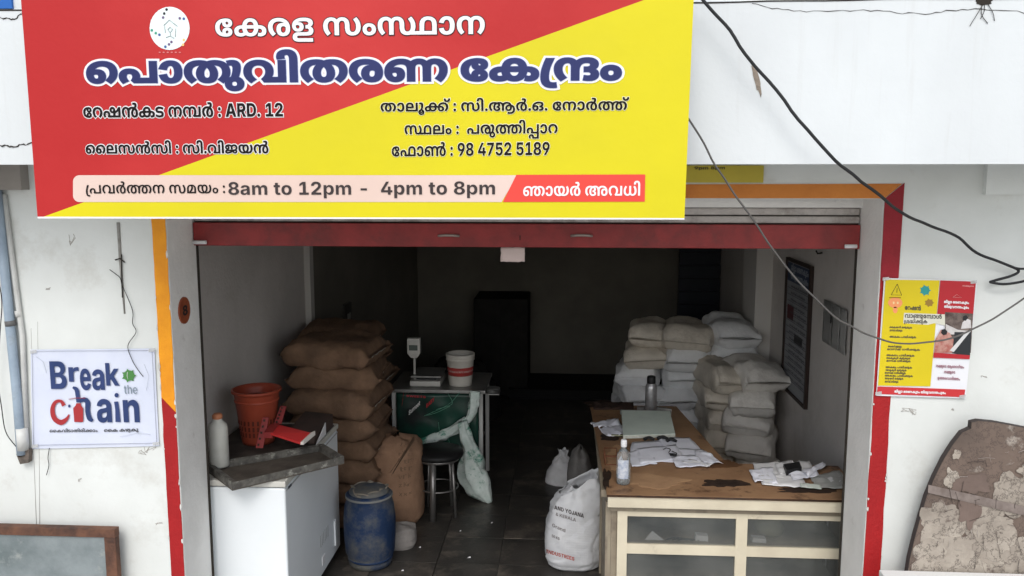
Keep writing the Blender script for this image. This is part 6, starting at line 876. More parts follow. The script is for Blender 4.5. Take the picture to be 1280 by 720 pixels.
# ------------------------------------------------------------------ chest freezer and the things on it
FZ = thing('chest_freezer', (-1.68, .85, 0), 'white chest freezer at the left of the opening, used as a table', 'freezer')
enam = M('white_enamel', (.80, .84, .86), (.76, .80, .82), 2, .35, .05, 20, dirt=(.5, .5, .48), dscale=5, dlo=.66, dhi=.9)
put('cabinet', B(-1.985, -1.405, .352, 1.36, .06, .815), enam, FZ, bevel=.012)
put('lid', B(-1.988, -1.40, .345, 1.365, .82, .852), M('lid_cream', (.62, .61, .56), (.52, .51, .46), 6, .45), FZ, bevel=.006)
put('seal', B(-1.975, -1.415, .36, 1.35, .814, .822), M('seal_grey', (.1, .1, .1), rough=.6), FZ)
for x in (-1.95, -1.45):
    for y in (.39, 1.31): put('foot', MB().lathe([(.02, 0), (.02, .062)], (x, y, 0), 10), black, FZ)
a = at(362, 606.5, x=-1.4045); put('badge', B(-1.405, -1.402, a.y - .025, a.y + .025, a.z - .012, a.z), M('badge_blue', (.03, .04, .06), rough=.4), FZ)
a = at(425, 675, x=-1.4045); put('handle_clip', B(-1.405, -1.396, 1.22, 1.25, .12, .28), enam, FZ)
put('rating_sticker', B(-1.405, -1.402, .95, 1.0, .12, .17), white_p, FZ)
for k in range(6): put('vent_slot', B(-1.405, -1.4035, .92 + k * .03, .94 + k * .03, .24, .31), M('vent_grey', (.45, .47, .48), rough=.5), FZ)
put('side_trim', B(-1.4055, -1.4025, .36, 1.352, .795, .803), M('trim_grey', (.42, .43, .43), rough=.5), FZ)
# tray
TR = thing('metal_tray', (-1.5, .55, .88), 'old paint spattered shallow metal tray lying across the freezer top', 'tray')
zt = .895; c4 = [at(a_, b_, z=zt) for a_, b_ in ((258, 580), (404, 555), (430, 571), (290, 604))]
trm = M('spattered_metal', (.05, .046, .042), (.13, .125, .11), 22, .55, .3, 60, dirt=(.34, .34, .30), dscale=20, dlo=.55, dhi=.70)
base = [Vector((p.x, p.y, .862)) for p in c4]; ctr = sum((p for p in base), Vector()) / 4
inn = [ctr + (p - ctr) * .90 for p in base]
put('tray_floor', MB().hexa([p - Vector((0, 0, .006)) for p in base][::-1][::-1], base), M('rusty_tray_floor', (.05, .042, .035), (.10, .085, .07), 9, .7, .3, 40), TR)
for i in range(4):
    a_, b_ = base[i], base[(i + 1) % 4]; ai, bi = inn[i], inn[(i + 1) % 4]; H_ = Vector((0, 0, .036))
    mb = MB().add([a_, b_, b_ + H_, a_ + H_, ai + H_ * .8, bi + H_ * .8, bi, ai], [(0, 1, 2, 3), (3, 2, 5, 4), (4, 5, 6, 7)])
    put('tray_rim', mb, trm, TR)
# lid sheet under tray
put('dark_sheet', MB().hexa([(-1.97, .5, .853), (-1.42, .62, .853), (-1.41, 1.30, .853), (-1.97, 1.3, .853)], [(-1.97, .5, .858), (-1.42, .62, .858), (-1.41, 1.30, .862), (-1.97, 1.3, .862)]), M('dark_mat', (.035, .03, .028), (.08, .07, .06), 9, .7), label='dark rubber mat covering the rear of the freezer top', cat='mat')
# basket
BK = thing('orange_basket', (-1.755, .95, .86), 'tall orange red plastic basket with slotted lower side standing on the freezer', 'basket')
pc = M('orange_red_plastic', (.33, .062, .032), (.27, .05, .027), 5, .38, .1, 30, dirt=(.3, .06, .03), dscale=6, dlo=.6, dhi=.9)
cB = (-1.755, .95, .862)
prof = [(.088, 0), (.092, .02), (.125, .285), (.130, .295), (.139, .297), (.139, .312), (.127, .312), (.12, .28), (.084, .02)]
put('bucket_shell', MB().lathe(prof, cB, 36), pc, BK)
for ring, (z, r_) in enumerate(((.05, .0965), (.085, .101), (.12, .1055), (.24, .1205))):
    if ring == 3: put('band', MB().lathe([(r_ - .003, z), (r_ + .004, z + .004), (r_ + .004, z + .014), (r_ - .002, z + .018)], cB, 36), pc, BK); continue
    for k in range(26):
        a_ = 2 * math.pi * k / 26; x = cB[0] + (r_ + .0005) * math.cos(a_); y = cB[1] + (r_ + .0005) * math.sin(a_)
        if math.sin(a_) > .25: continue
        tx, ty = -math.sin(a_), math.cos(a_); w = .0055; nx_, ny_ = math.cos(a_) * .002, math.sin(a_) * .002
        z_ = cB[2] + z
        put('slot', MB().prism([(x - tx * w, y - ty * w, z_), (x + tx * w, y + ty * w, z_), (x + tx * w, y + ty * w, z_ + .026), (x - tx * w, y - ty * w, z_ + .026)], (nx_, ny_, 0)), M('slot_dark', (.10, .02, .012), rough=.6), BK)
# red crate-ish rack behind, red dustpan
RK = thing('red_rack', (-1.47, .8, .88), 'dark red perforated plastic strip rack leaning beside the orange basket', 'rack')
dr = M('dark_red_plastic', (.26, .03, .03), (.2, .025, .025), 6, .45)
for xo, p0, p1 in ((0, (322, 560), (331, 522)), (1, (345, 530), (353, 508))):
    a_ = at(*p0, y=.70 + .2 * xo); b_ = at(*p1, y=.75 + .2 * xo)
    put('rack_strip', MB().hexa([a_ + Vector(q_) for q_ in ((-.012, 0, 0), (.03, 0, 0), (.03, .01, 0), (-.012, .01, 0))], [b_ + Vector(q_) for q_ in ((-.012, 0, 0), (.022, 0, 0), (.022, .01, 0), (-.012, .01, 0))]), dr, RK)
    for k in range(5):
        c_ = a_.lerp(b_, (k + .5) / 5); put('hole', B(c_.x - .004, c_.x + .006, c_.y - .002, c_.y + .001, c_.z - .005, c_.z + .007), grime, RK)
DP = thing('red_dustpan', (-1.5, .75, .9), 'bright red flat plastic scoop with pale edge lying tilted beside the basket', 'scoop')
q_ = [at(338, 541, y=.68), at(376, 553, y=.60), at(389, 541, y=.70), at(345, 530, y=.80)]
put('scoop_plate', MB().hexa([p - Vector((0, 0, .012)) for p in q_], q_), M('bright_red_plastic', (.50, .035, .035), rough=.35), DP)
put('pale_edge', MB().hexa([q_[1] + Vector((-.002, -.001, -.013)), q_[2] + Vector((-.002, 0, -.013)), q_[2] + Vector((.022, .0, -.012)), q_[1] + Vector((.016, -.001, -.012))], [q_[1] + Vector((-.002, -.001, .001)), q_[2] + Vector((-.002, 0, .002)), q_[2] + Vector((.022, 0, .012)), q_[1] + Vector((.016, -.001, .006))]), M('pale_plastic', (.62, .58, .54), rough=.5), DP)
put('back_wall', MB().hexa([q_[0] - Vector((.04, 0, .03)), q_[0] + Vector((.01, 0, -.03)), q_[3] + Vector((.02, 0, -.03)), q_[3] - Vector((.03, 0, .03))], [q_[0] + Vector((-.04, 0, .0)), q_[0] + Vector((.012, 0, .004)), q_[3] + Vector((.02, 0, .004)), q_[3] + Vector((-.03, 0, .0))]), dr, DP)
CT = thing('cardboard_box', (-1.43, 1.1, .86), 'dark flattened box with a white corner at the back of the freezer top', 'box')
put('box_body', MB().hexa([(-1.60, .95, .863), (-1.42, .92, .863), (-1.41, 1.28, .863), (-1.60, 1.28, .863)], [(-1.58, .96, .93), (-1.42, .93, .90), (-1.41, 1.28, .935), (-1.58, 1.28, .95)]), M('dark_carton', (.07, .045, .038), (.05, .035, .03), 9, .8), CT)
put('white_corner', MB().prism([(-1.4065, .90, .865), (-1.4065, 1.10, .935), (-1.4065, 1.10, .865)], (.004, 0, 0)), white_p, CT)
# white bottle
JB = thing('white_bottle', (-1.79, .5, .895), 'translucent white plastic bottle with orange cap at the left end of the freezer', 'bottle')
cb = at(273, 573, z=.87); cb = (-1.80, .50, .872)
put('bottle_body', MB().lathe([(.046, 0), (.05, .008), (.05, .20), (.045, .225), (.024, .245), (.022, .26), (.0, .26)], cb, 24), M('milky_plastic', (.62, .62, .58), (.52, .52, .47), 9, .4), JB)
put('cap', MB().lathe([(.022, .255), (.026, .258), (.026, .275), (.018, .283), (.0, .283)], cb, 18), M('cap_orange', (.50, .20, .10), rough=.5), JB)

# ------------------------------------------------------------------ blue barrel
BR = thing('blue_barrel', (-1.19, 1.23, 0), 'scuffed blue plastic barrel with rope and rag on its lid beside the freezer', 'barrel')
bm_ = M('scuffed_blue_plastic', (.010, .026, .070), (.015, .037, .095), 4, .6, .4, 30, dirt=(.11, .11, .10), dscale=4, dlo=.46, dhi=.66)
cbr = (-1.19, 1.25, 0)
put('barrel_body', MB().lathe([(.10, 0), (.128, .006), (.135, .03), (.132, .05), (.150, .09), (.157, .2), (.158, .3), (.150, .38), (.137, .42), (.140, .432), (.140, .452), (.130, .458), (.118, .462)], cbr, 40), bm_, BR)
put('lid', MB().lathe([(.118, .455), (.122, .47), (.10, .486), (.05, .49), (.0, .49)], cbr, 30), M('grey_blue_lid', (.07, .085, .11), (.14, .135, .12), 9, .7), BR)
put('hoop', MB().lathe([(.139, .436), (.1445, .438), (.1445, .448), (.139, .45)], cbr, 36), M('dull_hoop', (.2, .2, .19), rough=.6), BR)
put('base_ring', MB().lathe([(.135, .045), (.1395, .05), (.1395, .058), (.136, .062)], cbr, 36), bm_, BR)
rp_ = [(cbr[0] + (.10 + .02 * math.sin(k * 2.1)) * math.cos(k * .42), cbr[1] + (.10 + .02 * math.sin(k * 1.3)) * math.sin(k * .42), .478 + .012 * math.sin(k * 1.9)) for k in range(40)]
rope = put('rope_coil', MB().tube(cr(rp_, 3), .005, 6), M('dirty_rope', (.24, .21, .17), rough=.95), label='loose coil of dirty rope lying on the lid of the blue barrel', cat='rope')

# ------------------------------------------------------------------ metal table with weighing scale, bucket
TB = thing('steel_table', (-.95, 2.7, 0), 'steel topped table with a dark green printed sheet across its front', 'table')
dm = M('dull_steel', (.30, .30, .29), (.22, .22, .21), 8, .4, .1, 40, metal=.6)
put('tabletop', B(-1.305, -.585, 2.42, 3.0, .775, .80), dm, TB, bevel=.003)
for x, y in ((-1.27, 2.45), (-.62, 2.45), (-1.27, 2.96), (-.62, 2.96)): put('leg', B(x - .014, x + .014, y - .014, y + .014, 0, .774), M('pale_leg_paint', (.50, .50, .48), rough=.5), TB)
put('shelf', B(-1.25, -.64, 2.46, 2.94, .32, .335), dm, TB)
gs = M('green_sheet', (.014, .018, .018), (.012, .075, .05), 2.6, .3, .2, 12, detail=4, dirt=(.10, .24, .17), dscale=7, dlo=.66, dhi=.8)
def gfn(u, v): return (-1.245 + .61 * u, 2.425 - .012 - .012 * nz((u, v, 0), 5), .772 - (.50 + .03 * math.sin(u * 5)) * v)
GS = put('printed_sheet', MB().grid(gfn, 24, 20), gs, TB, solid=.002)
def tq(px, py, l_=0): v_ = at(px, py, y=2.385 - l_); return v_
def tw(s_, x0, y0, x1, y1, h, m, off=0, shear=0): put('lettering', write(MB(), list(s_), tq(x0, y0), tq(x1, y1), (tq(x0, y0 - h) - tq(x0, y0)), off, 0, 291, shear=shear), m, TB)
tw('Sumeet', 511, 519, 525, 506, 5.5, M('script_white', (.62, .62, .6)), 2)
tw('RAJA', 502.5, 508, 504.5, 493, 4, M('script_red', (.45, .03, .04)), 2); tw('BABY', 533, 510, 543, 501, 5, M('script_red', (.45, .03, .04)), 3); tw('SWEETS', 508, 496, 532, 497.5, 2.5, M('script_red', (.45, .03, .04)), 0)
wp = M('pale_green_polythene', (.70, .77, .73), (.52, .62, .57), 14, .25, .6, 26, dirt=(.05, .24, .16), dscale=9, dlo=.52, dhi=.62)
def ribbon(name, pts, w, y, th=.02, seed=0, m=wp):
    P = cr([at(a_, b_, y=y - .002 * k_) for k_, (a_, b_) in enumerate(pts)], 8); n_ = len(P); V = []; mb = MB(); nu = 20
    for i, p_ in enumerate(P):
        t = (P[min(i + 1, n_ - 1)] - P[max(i - 1, 0)]).normalized(); sd_ = t.cross(Vector((0, 1, 0))).normalized(); s_ = i / (n_ - 1); k = 0
        f_ = s_ * (len(w) - 1); j = min(int(f_), len(w) - 2); ww = (w[j] + (w[j + 1] - w[j]) * (f_ - j)) * 5.9 / 1080 / 2
        for q2 in range(nu):
            a_ = 2 * math.pi * q2 / nu; kk = 1 + .40 * nz((s_ * 5, math.cos(a_), math.sin(a_)), 1.5, seed) + .20 * math.sin(a_ * 6 + s_ * 4)
            V.append(p_ + sd_ * (ww * math.cos(a_) * kk) + Vector((0, -1, 0)) * (min(ww, th) * math.sin(a_) * kk))
    F = [(i * nu + k, i * nu + (k + 1) % nu, (i + 1) * nu + (k + 1) % nu, (i + 1) * nu + k) for i in range(n_ - 1) for k in range(nu)]
    F += [tuple(range(nu - 1, -1, -1)), tuple((n_ - 1) * nu + k for k in range(nu))]
    return put(name, mb.add(V, F, True), m, PB)
PB = thing('polythene_sheet', (-.75, 2.3, .1), 'crumpled pale green polythene draped down the table front and hanging in a bundle', 'plastic sheet')
ribbon('upper_fold', [(594, 489), (592, 505), (588, 520), (580, 530)], [12, 14, 9, 9], 2.36, .012, 1)
ribbon('left_fold', [(584, 526), (562, 540), (545, 547), (522, 553)], [13, 12, 13, 8], 2.35, .012, 2)
ribbon('hanging_bundle', [(578, 527), (582, 545), (588, 565), (590, 590), (600, 610), (613, 628)], [12, 15, 17, 27, 36, 28, 7], 2.30, .035, 3)
for k, (p0, p1, p2) in enumerate((((575, 490), (560, 506), (530, 520)), ((560, 492), (565, 505), (545, 512)), ((530, 520), (545, 516), (562, 508)), ((548, 528), (550, 545), (553, 558)), ((560, 545), (562, 560), (556, 570)))):
    put('crease_glint', MB().tube(cr([at(*p_, y=2.383) for p_ in (p0, p1, p2)], 5), .0022, 4), M('glint_green', (.12, .32, .22), rough=.3), TB)
# stool
ST = thing('round_stool', (-.9, 2.02, 0), 'low round stool with black seat and steel tube legs in front of the table', 'stool')
sc_ = (-.885, 2.06, 0)
put('seat', MB().lathe([(.15, .42), (.175, .425), (.18, .445), (.17, .465), (.0, .47)], sc_, 30), M('black_rexine', (.012, .012, .012), rough=.55), ST)
chrome = M('chrome_tube', (.26, .25, .24), rough=.35, metal=.7)
put('seat_ring', MB().lathe([(.14, .40), (.15, .402), (.15, .42), (.14, .42)], sc_, 30), chrome, ST)
for a_ in (200, 262, 330, 60, 130): put('leg', MB().tube([(sc_[0] + .125 * math.cos(R(a_)), sc_[1] + .125 * math.sin(R(a_)), .41), (sc_[0] + .15 * math.cos(R(a_)), sc_[1] + .15 * math.sin(R(a_)), 0)], .021 if a_ == 262 else .010, 10), chrome, ST)
put('foot_rail', MB().tube([(sc_[0] + .138 * math.cos(R(a_)), sc_[1] + .138 * math.sin(R(a_)), .2) for a_ in range(0, 361, 15)], .006, 6), chrome, ST)
# scale
WE = thing('weighing_scale', (-1.05, 2.62, .8), 'electronic weighing scale with display on a thin post on the steel table', 'scale')
sw_ = M('scale_white', (.55, .54, .50), (.45, .44, .41), 6, .45)
put('scale_base', B(-1.16, -.93, 2.5, 2.78, .803, .845), sw_, WE, bevel=.006); put('pan_support', B(-1.12, -.97, 2.55, 2.73, .845, .872), black, WE)
put('pan', B(-1.15, -.925, 2.49, 2.79, .872, .886), dm, WE, bevel=.004)
a_ = at(518, 446, y=2.56); put('post', MB().tube([(a_.x, 2.56, .803), (a_.x, 2.56, a_.z)], .009, 10), sw_, WE)
dh = put('display_head', MB().hexa([(a_.x - .022, 2.54, a_.z - .005), (a_.x + .022, 2.54, a_.z - .005), (a_.x + .022, 2.58, a_.z - .005), (a_.x - .022, 2.58, a_.z - .005)], [(a_.x - .047, 2.53, a_.z + .03), (a_.x + .047, 2.53, a_.z + .03), (a_.x + .047, 2.58, a_.z + .03), (a_.x - .047, 2.58, a_.z + .03)]).box(a_.x - .047, a_.x + .047, 2.53, 2.58, a_.z + .0302, a_.z + .145), sw_, WE)
put('display_window', B(a_.x - .034, a_.x + .03, 2.526, 2.531, a_.z + .055, a_.z + .095), M('lcd_grey', (.10, .12, .11), rough=.25), dh)
# bucket
BU = thing('paint_bucket', (-.79, 2.62, .8), 'white plastic paint bucket with red label band standing on the steel table', 'bucket')
cu = (-.79, 2.60, .80)
put('bucket_body', MB().lathe([(.084, 0), (.086, .01), (.102, .19), (.108, .195), (.108, .205), (.104, .21), (.108, .215), (.110, .24), (.104, .242), (.1, .2), (.08, .012)], cu, 32), M('bucket_white', (.56, .53, .48), (.48, .46, .41), 6, .45), BU)
put('label_band', MB().lathe([(.0925, .08), (.0985, .145)], cu, 32), M('label_red', (.40, .045, .04), (.3, .05, .045), 30, .5), BU)
put('label_text', MB().lathe([(.0955, .108), (.0965, .122)], cu, 32), M('label_text_pale', (.45, .3, .28), (.35, .05, .05), 60, .5), BU)
# small steel plate on the table's right
SP = thing('steel_plates', (-.57, 2.5, .77), 'dull steel plates stacked on a side ledge at the right end of the table', 'plates')
for k in range(3): put('plate', MB().lathe([(.02, 0), (.05, .003), (.062, .012), (.06, .012), (.045, .006)], (-.545, 2.55, .757 + k * .010), 20), dm, SP)
put('ledge', B(-.583, -.49, 2.5, 2.6, .748, .756), dm, SP)

# ------------------------------------------------------------------ back of the room
CU = thing('dark_cupboard', (-.75, 5.5, 0), 'dark steel cupboard standing against the back wall behind the bucket', 'cupboard')
ck = M('near_black_paint', (.022, .021, .02), (.03, .029, .027), 6, .95, spec=.05)
xa = at(592, 400, y=5.3).x; xb = at(660, 400, y=5.3).x; zt = at(660, 374, y=5.3).z
put('carcass', B(xa, xb, 5.3, 5.9, 0, zt), ck, CU, bevel=.01)
put('door', B(xa + .01, (xa + xb) / 2 - .003, 5.290, 5.3, .05, zt - .012), ck, CU); put('door', B((xa + xb) / 2 + .003, xb - .01, 5.290, 5.3, .05, zt - .012), ck, CU)
hp = put('dark_heap', up_sack_mb(.42, .3, .62, 21, [(0, 1), (.4, .9), (.8, .6), (1, .15)], fold=.2), ck, label='low dark heap of sacking on the floor left of the cupboard', cat='heap'); hp.location = (-1.05, 4.6, 0)
PLf = put('low_platform', B(-.6, 1.1, 5.2, 5.95, 0, .10), M('platform_dark', (.012, .012, .012), rough=.8), label='low dark platform along the back wall', cat='platform')
AL = thing('slatted_rack', (1.4, 5.4, 0), 'tall dark navy slatted rack in the back right corner of the room', 'rack')
nv_ = M('navy_paint', (.018, .022, .032), (.012, .015, .022), 5, .6)
x0 = at(850, 315, y=5.2).x
put('rack_back', B(x0, 1.59, 5.24, 5.3, 0, 2.3), nv_, AL)
for k in range(16): put('slat', B(x0, 1.585, 5.2, 5.238, .12 + k * .135, .22 + k * .135), nv_, AL)
SWB = thing('switch_board', (-1.91, 3.6, 1.1), 'small dark switch board on the left rear wall above the jute sacks', 'switch')
def lw(y): return -1.985 + (y - 2.8) * .305 / 3.4
a_ = at(417, 380, y=3.5); 
put('plate', MB().hexa([(lw(3.5), 3.5, 1.02), (lw(3.5) + .02, 3.5, 1.02), (lw(3.68) + .02, 3.68, 1.02), (lw(3.68), 3.68, 1.02)], [(lw(3.5), 3.5, 1.26), (lw(3.5) + .02, 3.5, 1.26), (lw(3.68) + .02, 3.68, 1.26), (lw(3.68), 3.68, 1.26)]), M('switch_brown', (.05, .045, .04), rough=.5), SWB)
for k in range(2): put('switch', B(lw(3.59) + .02, lw(3.59) + .032, 3.55 + .06 * k, 3.58 + .06 * k, 1.12, 1.17), M('switch_white', (.3, .29, .27)), SWB)

# notice board and plastic folder on the right wall
NB = thing('notice_board', (1.59, 2.1, .85), 'tall framed price notice board with blue heading on the right inner wall', 'notice board')
y0, y1, zb, z_t = 1.93, 2.52, .86, 1.77
put('board_sheet', B(1.588, 1.5995, y0, y1, zb, z_t), M('notice_paper', (.30, .31, .33), (.24, .25, .27), 6, .5), NB)
for b4 in ((y0 - .025, y0, zb - .02, z_t + .02), (y1, y1 + .02, zb - .02, z_t + .02), (y0, y1, zb - .02, zb), (y0, y1, z_t, z_t + .02)): put('frame', B(1.575, 1.5993, *b4), M('dark_wood_frame', (.035, .022, .018), rough=.5), NB)
put('heading', B(1.586, 1.588, y0 + .01, y1 - .01, z_t - .14, z_t - .01), M('heading_blue', (.03, .05, .10), rough=.5), NB)
def nbw(k, ya, yb_, z, h, m, off=4): put('lettering', write(MB(), k, Vector((1.5855, yb_, z)), Vector((1.5855, ya, z)), Vector((0, 0, h)), off, 0, 230, nrm=Vector((-1, 0, 0))), m, NB)
nbw('p1', y0 + .05, y1 - .1, z_t - .06, .035, M('heading_pale', (.35, .38, .42))); nbw('p2', y0 + .05, y1 - .1, z_t - .12, .035, M('heading_pale', (.35, .38, .42)))
for k in range(15):
    z = z_t - .19 - k * .046
    put('ruled_line', B(1.5865, 1.588, y0 + .02, y1 - .02, z, z + .003), M('rule_dark', (.08, .08, .09)), NB)
    nbw(('t1', 't2', 't3')[k % 3], y0 + .06 + .04 * (k % 2), y1 - .12, z + .012, .014, M('rule_dark', (.08, .08, .09)), 0)
put('stamp_block', B(1.5862, 1.588, y1 - .2, y1 - .04, 1.36, 1.46), M('maroon_block', (.10, .03, .035)), NB); put('stamp_block', B(1.5862, 1.588, y0 + .14, y0 + .34, 1.22, 1.28), ink, NB)
PF = thing('plastic_folder', (1.59, 1.35, 1.35), 'grey translucent papers pinned on the right inner wall near the jamb', 'papers')
for k, (ya, yb_, c_) in enumerate(((1.45, 1.62, .22), (1.30, 1.44, .30), (1.18, 1.29, .36))):
    put('leaf', MB().grid(lambda u, v, ya=ya, yb_=yb_: (1.588 - .006 * abs(nz((u, v, 0), 4, k)), ya + (yb_ - ya) * u, 1.36 + .26 * v), 6, 6), M('film_%s' % ['dark', 'mid', 'pale'][k], (c_, c_, c_ * .97), rough=.35), PF, solid=.0015)
put('clip_mark', B(1.578, 1.582, 1.44, 1.452, 1.50, 1.56), ink, PF)
hk2 = put('wall_peg', MB().tube([at(1028, 316, x=1.598), at(1022, 317, x=1.57), at(1020, 313, x=1.56)], .006, 6), grime, label='small dark peg high on the right inner wall', cat='peg')

# ------------------------------------------------------------------ counter
CO = thing('shop_counter', (.8, .9, 0), 'L shaped shop counter with glazed cream front and worn brown top', 'counter')
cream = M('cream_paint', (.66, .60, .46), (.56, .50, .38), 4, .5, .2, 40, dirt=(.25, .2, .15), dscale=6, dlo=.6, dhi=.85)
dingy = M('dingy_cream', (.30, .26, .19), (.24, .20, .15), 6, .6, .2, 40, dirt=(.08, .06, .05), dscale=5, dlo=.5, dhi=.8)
brown = M('worn_laminate', (.33, .195, .105), (.25, .14, .075), 5, .5, .2, 40, dirt=(.06, .028, .016), dscale=4.5, dlo=.56, dhi=.66)
Xl, Xr = .215, 1.50; 
zt = .795
put('worktop', MB().prism([(Xl, .425, zt), (Xr, .425, zt), (Xr, .93, zt), (.90, .93, zt), (.765, 2.10, zt), (.175, 2.10, zt)], (0, 0, -.014)), brown, CO)
put('apron', B(Xl + .004, Xr, .432, .452, .723, .78), cream, CO, bevel=.003)
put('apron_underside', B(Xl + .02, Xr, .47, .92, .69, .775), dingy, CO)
# frame rails and glass panes
g = {}
xs = [(.272, .322), (.868, .925), (1.39, 1.45)]
for x0_, x1_ in xs: put('stile', B(x0_, x1_, .475, .505, 0, .688), cream, CO)
for z0_, z1_ in ((.662, .6885), (.462, .515), (.24, .29), (.0, .07)):
    for (a_, b_) in ((.322, .868), (.925, 1.39)): put('rail', B(a_, b_, .477, .503, z0_, z1_), cream, CO)
glass = M('dusty_glass', (.10, .11, .11), (.2, .21, .2), 4, .12, 0, alpha=.34, spec=.6)
for z0_, z1_ in ((.515, .662), (.29, .462), (.07, .24)):
    for (a_, b_) in ((.322, .868), (.925, 1.39)): put('pane', B(a_, b_, .487, .491, z0_, z1_), glass, CO)
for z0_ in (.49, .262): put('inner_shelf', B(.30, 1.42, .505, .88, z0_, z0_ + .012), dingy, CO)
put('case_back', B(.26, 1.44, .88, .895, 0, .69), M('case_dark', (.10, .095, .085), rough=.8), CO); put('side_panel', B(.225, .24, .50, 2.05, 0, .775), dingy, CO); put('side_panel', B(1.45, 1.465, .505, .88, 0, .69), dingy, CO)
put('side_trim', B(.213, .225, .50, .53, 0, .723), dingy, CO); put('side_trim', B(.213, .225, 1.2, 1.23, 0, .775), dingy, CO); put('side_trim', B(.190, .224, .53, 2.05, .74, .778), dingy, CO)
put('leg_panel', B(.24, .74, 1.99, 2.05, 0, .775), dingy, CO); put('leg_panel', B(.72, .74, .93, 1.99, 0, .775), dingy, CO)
dkw = M('charred_patch', (.020, .013, .010), (.05, .03, .02), 20, .6, .4, 50)
tan_ = M('exposed_ply', (.42, .26, .14), (.34, .2, .11), 7, .7, .3, 50)
def tpatch(name, cx, cy, w, h, z, m, seed, n_=36, rg=.6):
    pts_ = []
    for i in range(n_):
        a_ = 2 * math.pi * i / n_; k = 1 + rg * nz((math.cos(a_), math.sin(a_), 0), 1.7, seed) + .25 * nz((math.cos(a_), math.sin(a_), 0), 7, seed)
        v_ = at(cx + w * k * math.cos(a_), cy - h * k * math.sin(a_), z=z); pts_.append((v_.x, v_.y, z))
    put(name, MB().prism(pts_, (0, 0, -.0012)), m, CO)
tpatch('worn_patch', 815, 601, 40, 8, .7963, tan_, 5); tpatch('worn_patch', 768, 575, 12, 14, .7965, tan_, 8)
tpatch('burnt_patch', 905, 604, 26, 5, .7972, dkw, 2); tpatch('burnt_patch', 1005, 612, 40, 4, .7970, dkw, 9); tpatch('burnt_patch', 758, 597, 5, 12, .7974, dkw, 3); tpatch('burnt_patch', 752, 505, 22, 5, .7976, dkw, 4); tpatch('burnt_patch', 765, 545, 16, 5, .7968, dkw, 6); tpatch('burnt_patch', 900, 580, 26, 5, .7966, M('brown_stain', (.16, .075, .03), (.1, .05, .025), 9, .5), 12)
put('edge_lip', MB().tube([(Xl - .001, .424, .788), (Xr, .424, .788)], .0055, 6), M('dark_edge', (.07, .035, .02), (.03, .018, .012), 20, .6), CO)
# items behind the glass
def inbox(name, x, z, w, h, c_, label, cat): put(name, MB().hexa([(x, .56, z), (x + w, .555, z), (x + w, .60, z), (x, .605, z)], [(x + .003, .56, z + h), (x + w, .557, z + h * .9), (x + w, .60, z + h * .9), (x + .003, .602, z + h)]), M('inner_' + name + '_%d' % int(x * 100), c_, rough=.7), label=label, cat=cat)
inbox('soap_box', .68, .503, .065, .03, (.62, .62, .6), 'small white carton behind the upper left glass pane', 'box')
inbox('carton', .97, .503, .07, .022, (.6, .6, .58), 'flat white packet behind the upper right glass pane', 'packet')
put('paper_cone', MB().add([(.42, .56, .502), (.52, .56, .502), (.47, .60, .502), (.46, .575, .545)], [(0, 1, 3), (1, 2, 3), (2, 0, 3), (0, 2, 1)]), M('cone_white', (.6, .6, .58), rough=.8), label='folded white paper heap behind the upper left glass pane', cat='paper')
put('cloth_bundle', MB().lathe([(.02, 0), (.07, .01), (.08, .04), (.05, .09), (.0, .1)], (1.08, .68, .502), 14), M('bundle_olive', (.20, .19, .11), rough=.9), label='olive bundle behind the upper right glass pane', cat='bundle')
for k in range(3): put('cord', MB().tube(cr([(.53 + .03 * k, .56, .504), (.58 + .03 * k, .57, .515 - .003 * k), (.64 + .03 * k, .56, .505)], 4), .003, 5), black, label=['short black cord', 'middle black cord', 'right black cord'][k] + ' lying behind the upper left glass pane', cat='cord')

put('side_filler', B(.241, .271, .5, .52, 0, .69), dingy, CO)
# things on the counter
def paper(name, pts, z, m, label, cat='paper', seed=0, crum=.006, group=None, n_=10):
    c4_ = [at(a_, b_, z=z) for a_, b_ in pts]
    def fn(u, v):
        p = c4_[0].lerp(c4_[1], u).lerp(c4_[3].lerp(c4_[2], u), v); ed = (1 + .05 * nz((u * 3, v * 3, 0), 2, seed)); p.z = z + crum * abs(nz((u * 2.2, v * 2.2, 0), 1.4, seed)) * 1.6; p.x += .006 * nz((u, v, 0), 5, seed); return p
    return put(name, MB().grid(fn, n_, n_), m, solid=.0008, label=label, cat=cat, group=group)
pap = M('bond_paper', (.80, .81, .87), (.74, .75, .82), 6, .7); pap2 = M('old_paper', (.76, .76, .76), (.64, .64, .64), 9, .8, dirt=(.3, .3, .3), dscale=12, dlo=.62, dhi=.7)
g_ = 'loose white papers spread on the counter'
paper('paper_sheet', [(790, 553), (838, 549), (846, 578), (785, 579)], .798, pap, 'leftmost sheet of the papers below the register', seed=1, group=g_)
paper('paper_sheet', [(822, 548), (862, 547), (880, 566), (836, 571)], .8005, pap, 'rear sheet of the papers below the register, nearest the stacked sacks', seed=2, group=g_)
paper('paper_sheet', [(832, 560), (878, 562), (900, 577), (850, 581)], .803, pap, 'front right sheet of the papers, its corner pointing to the counter end', seed=3, group=g_)
paper('paper_sheet', [(795, 562), (845, 556), (856, 574), (800, 580)], .806, pap, 'large top sheet in the middle of the papers below the register', seed=4, group=g_)
paper('paper_sheet', [(852, 578), (862, 574), (892, 580), (884, 584)], .808, pap2, 'narrow printed slip along the front edge of the papers', seed=14)
paper('paper_sheet', [(783, 566), (812, 561), (822, 580), (790, 584)], .8045, pap, 'sheet nearest the clear bottle, just right of it', seed=21, group=g_)
paper('paper_sheet', [(868, 563), (889, 569), (904, 581), (872, 578)], .8055, pap, 'rightmost sheet of the papers, overlapping the dark worktop edge', seed=22, group=g_, crum=.012)
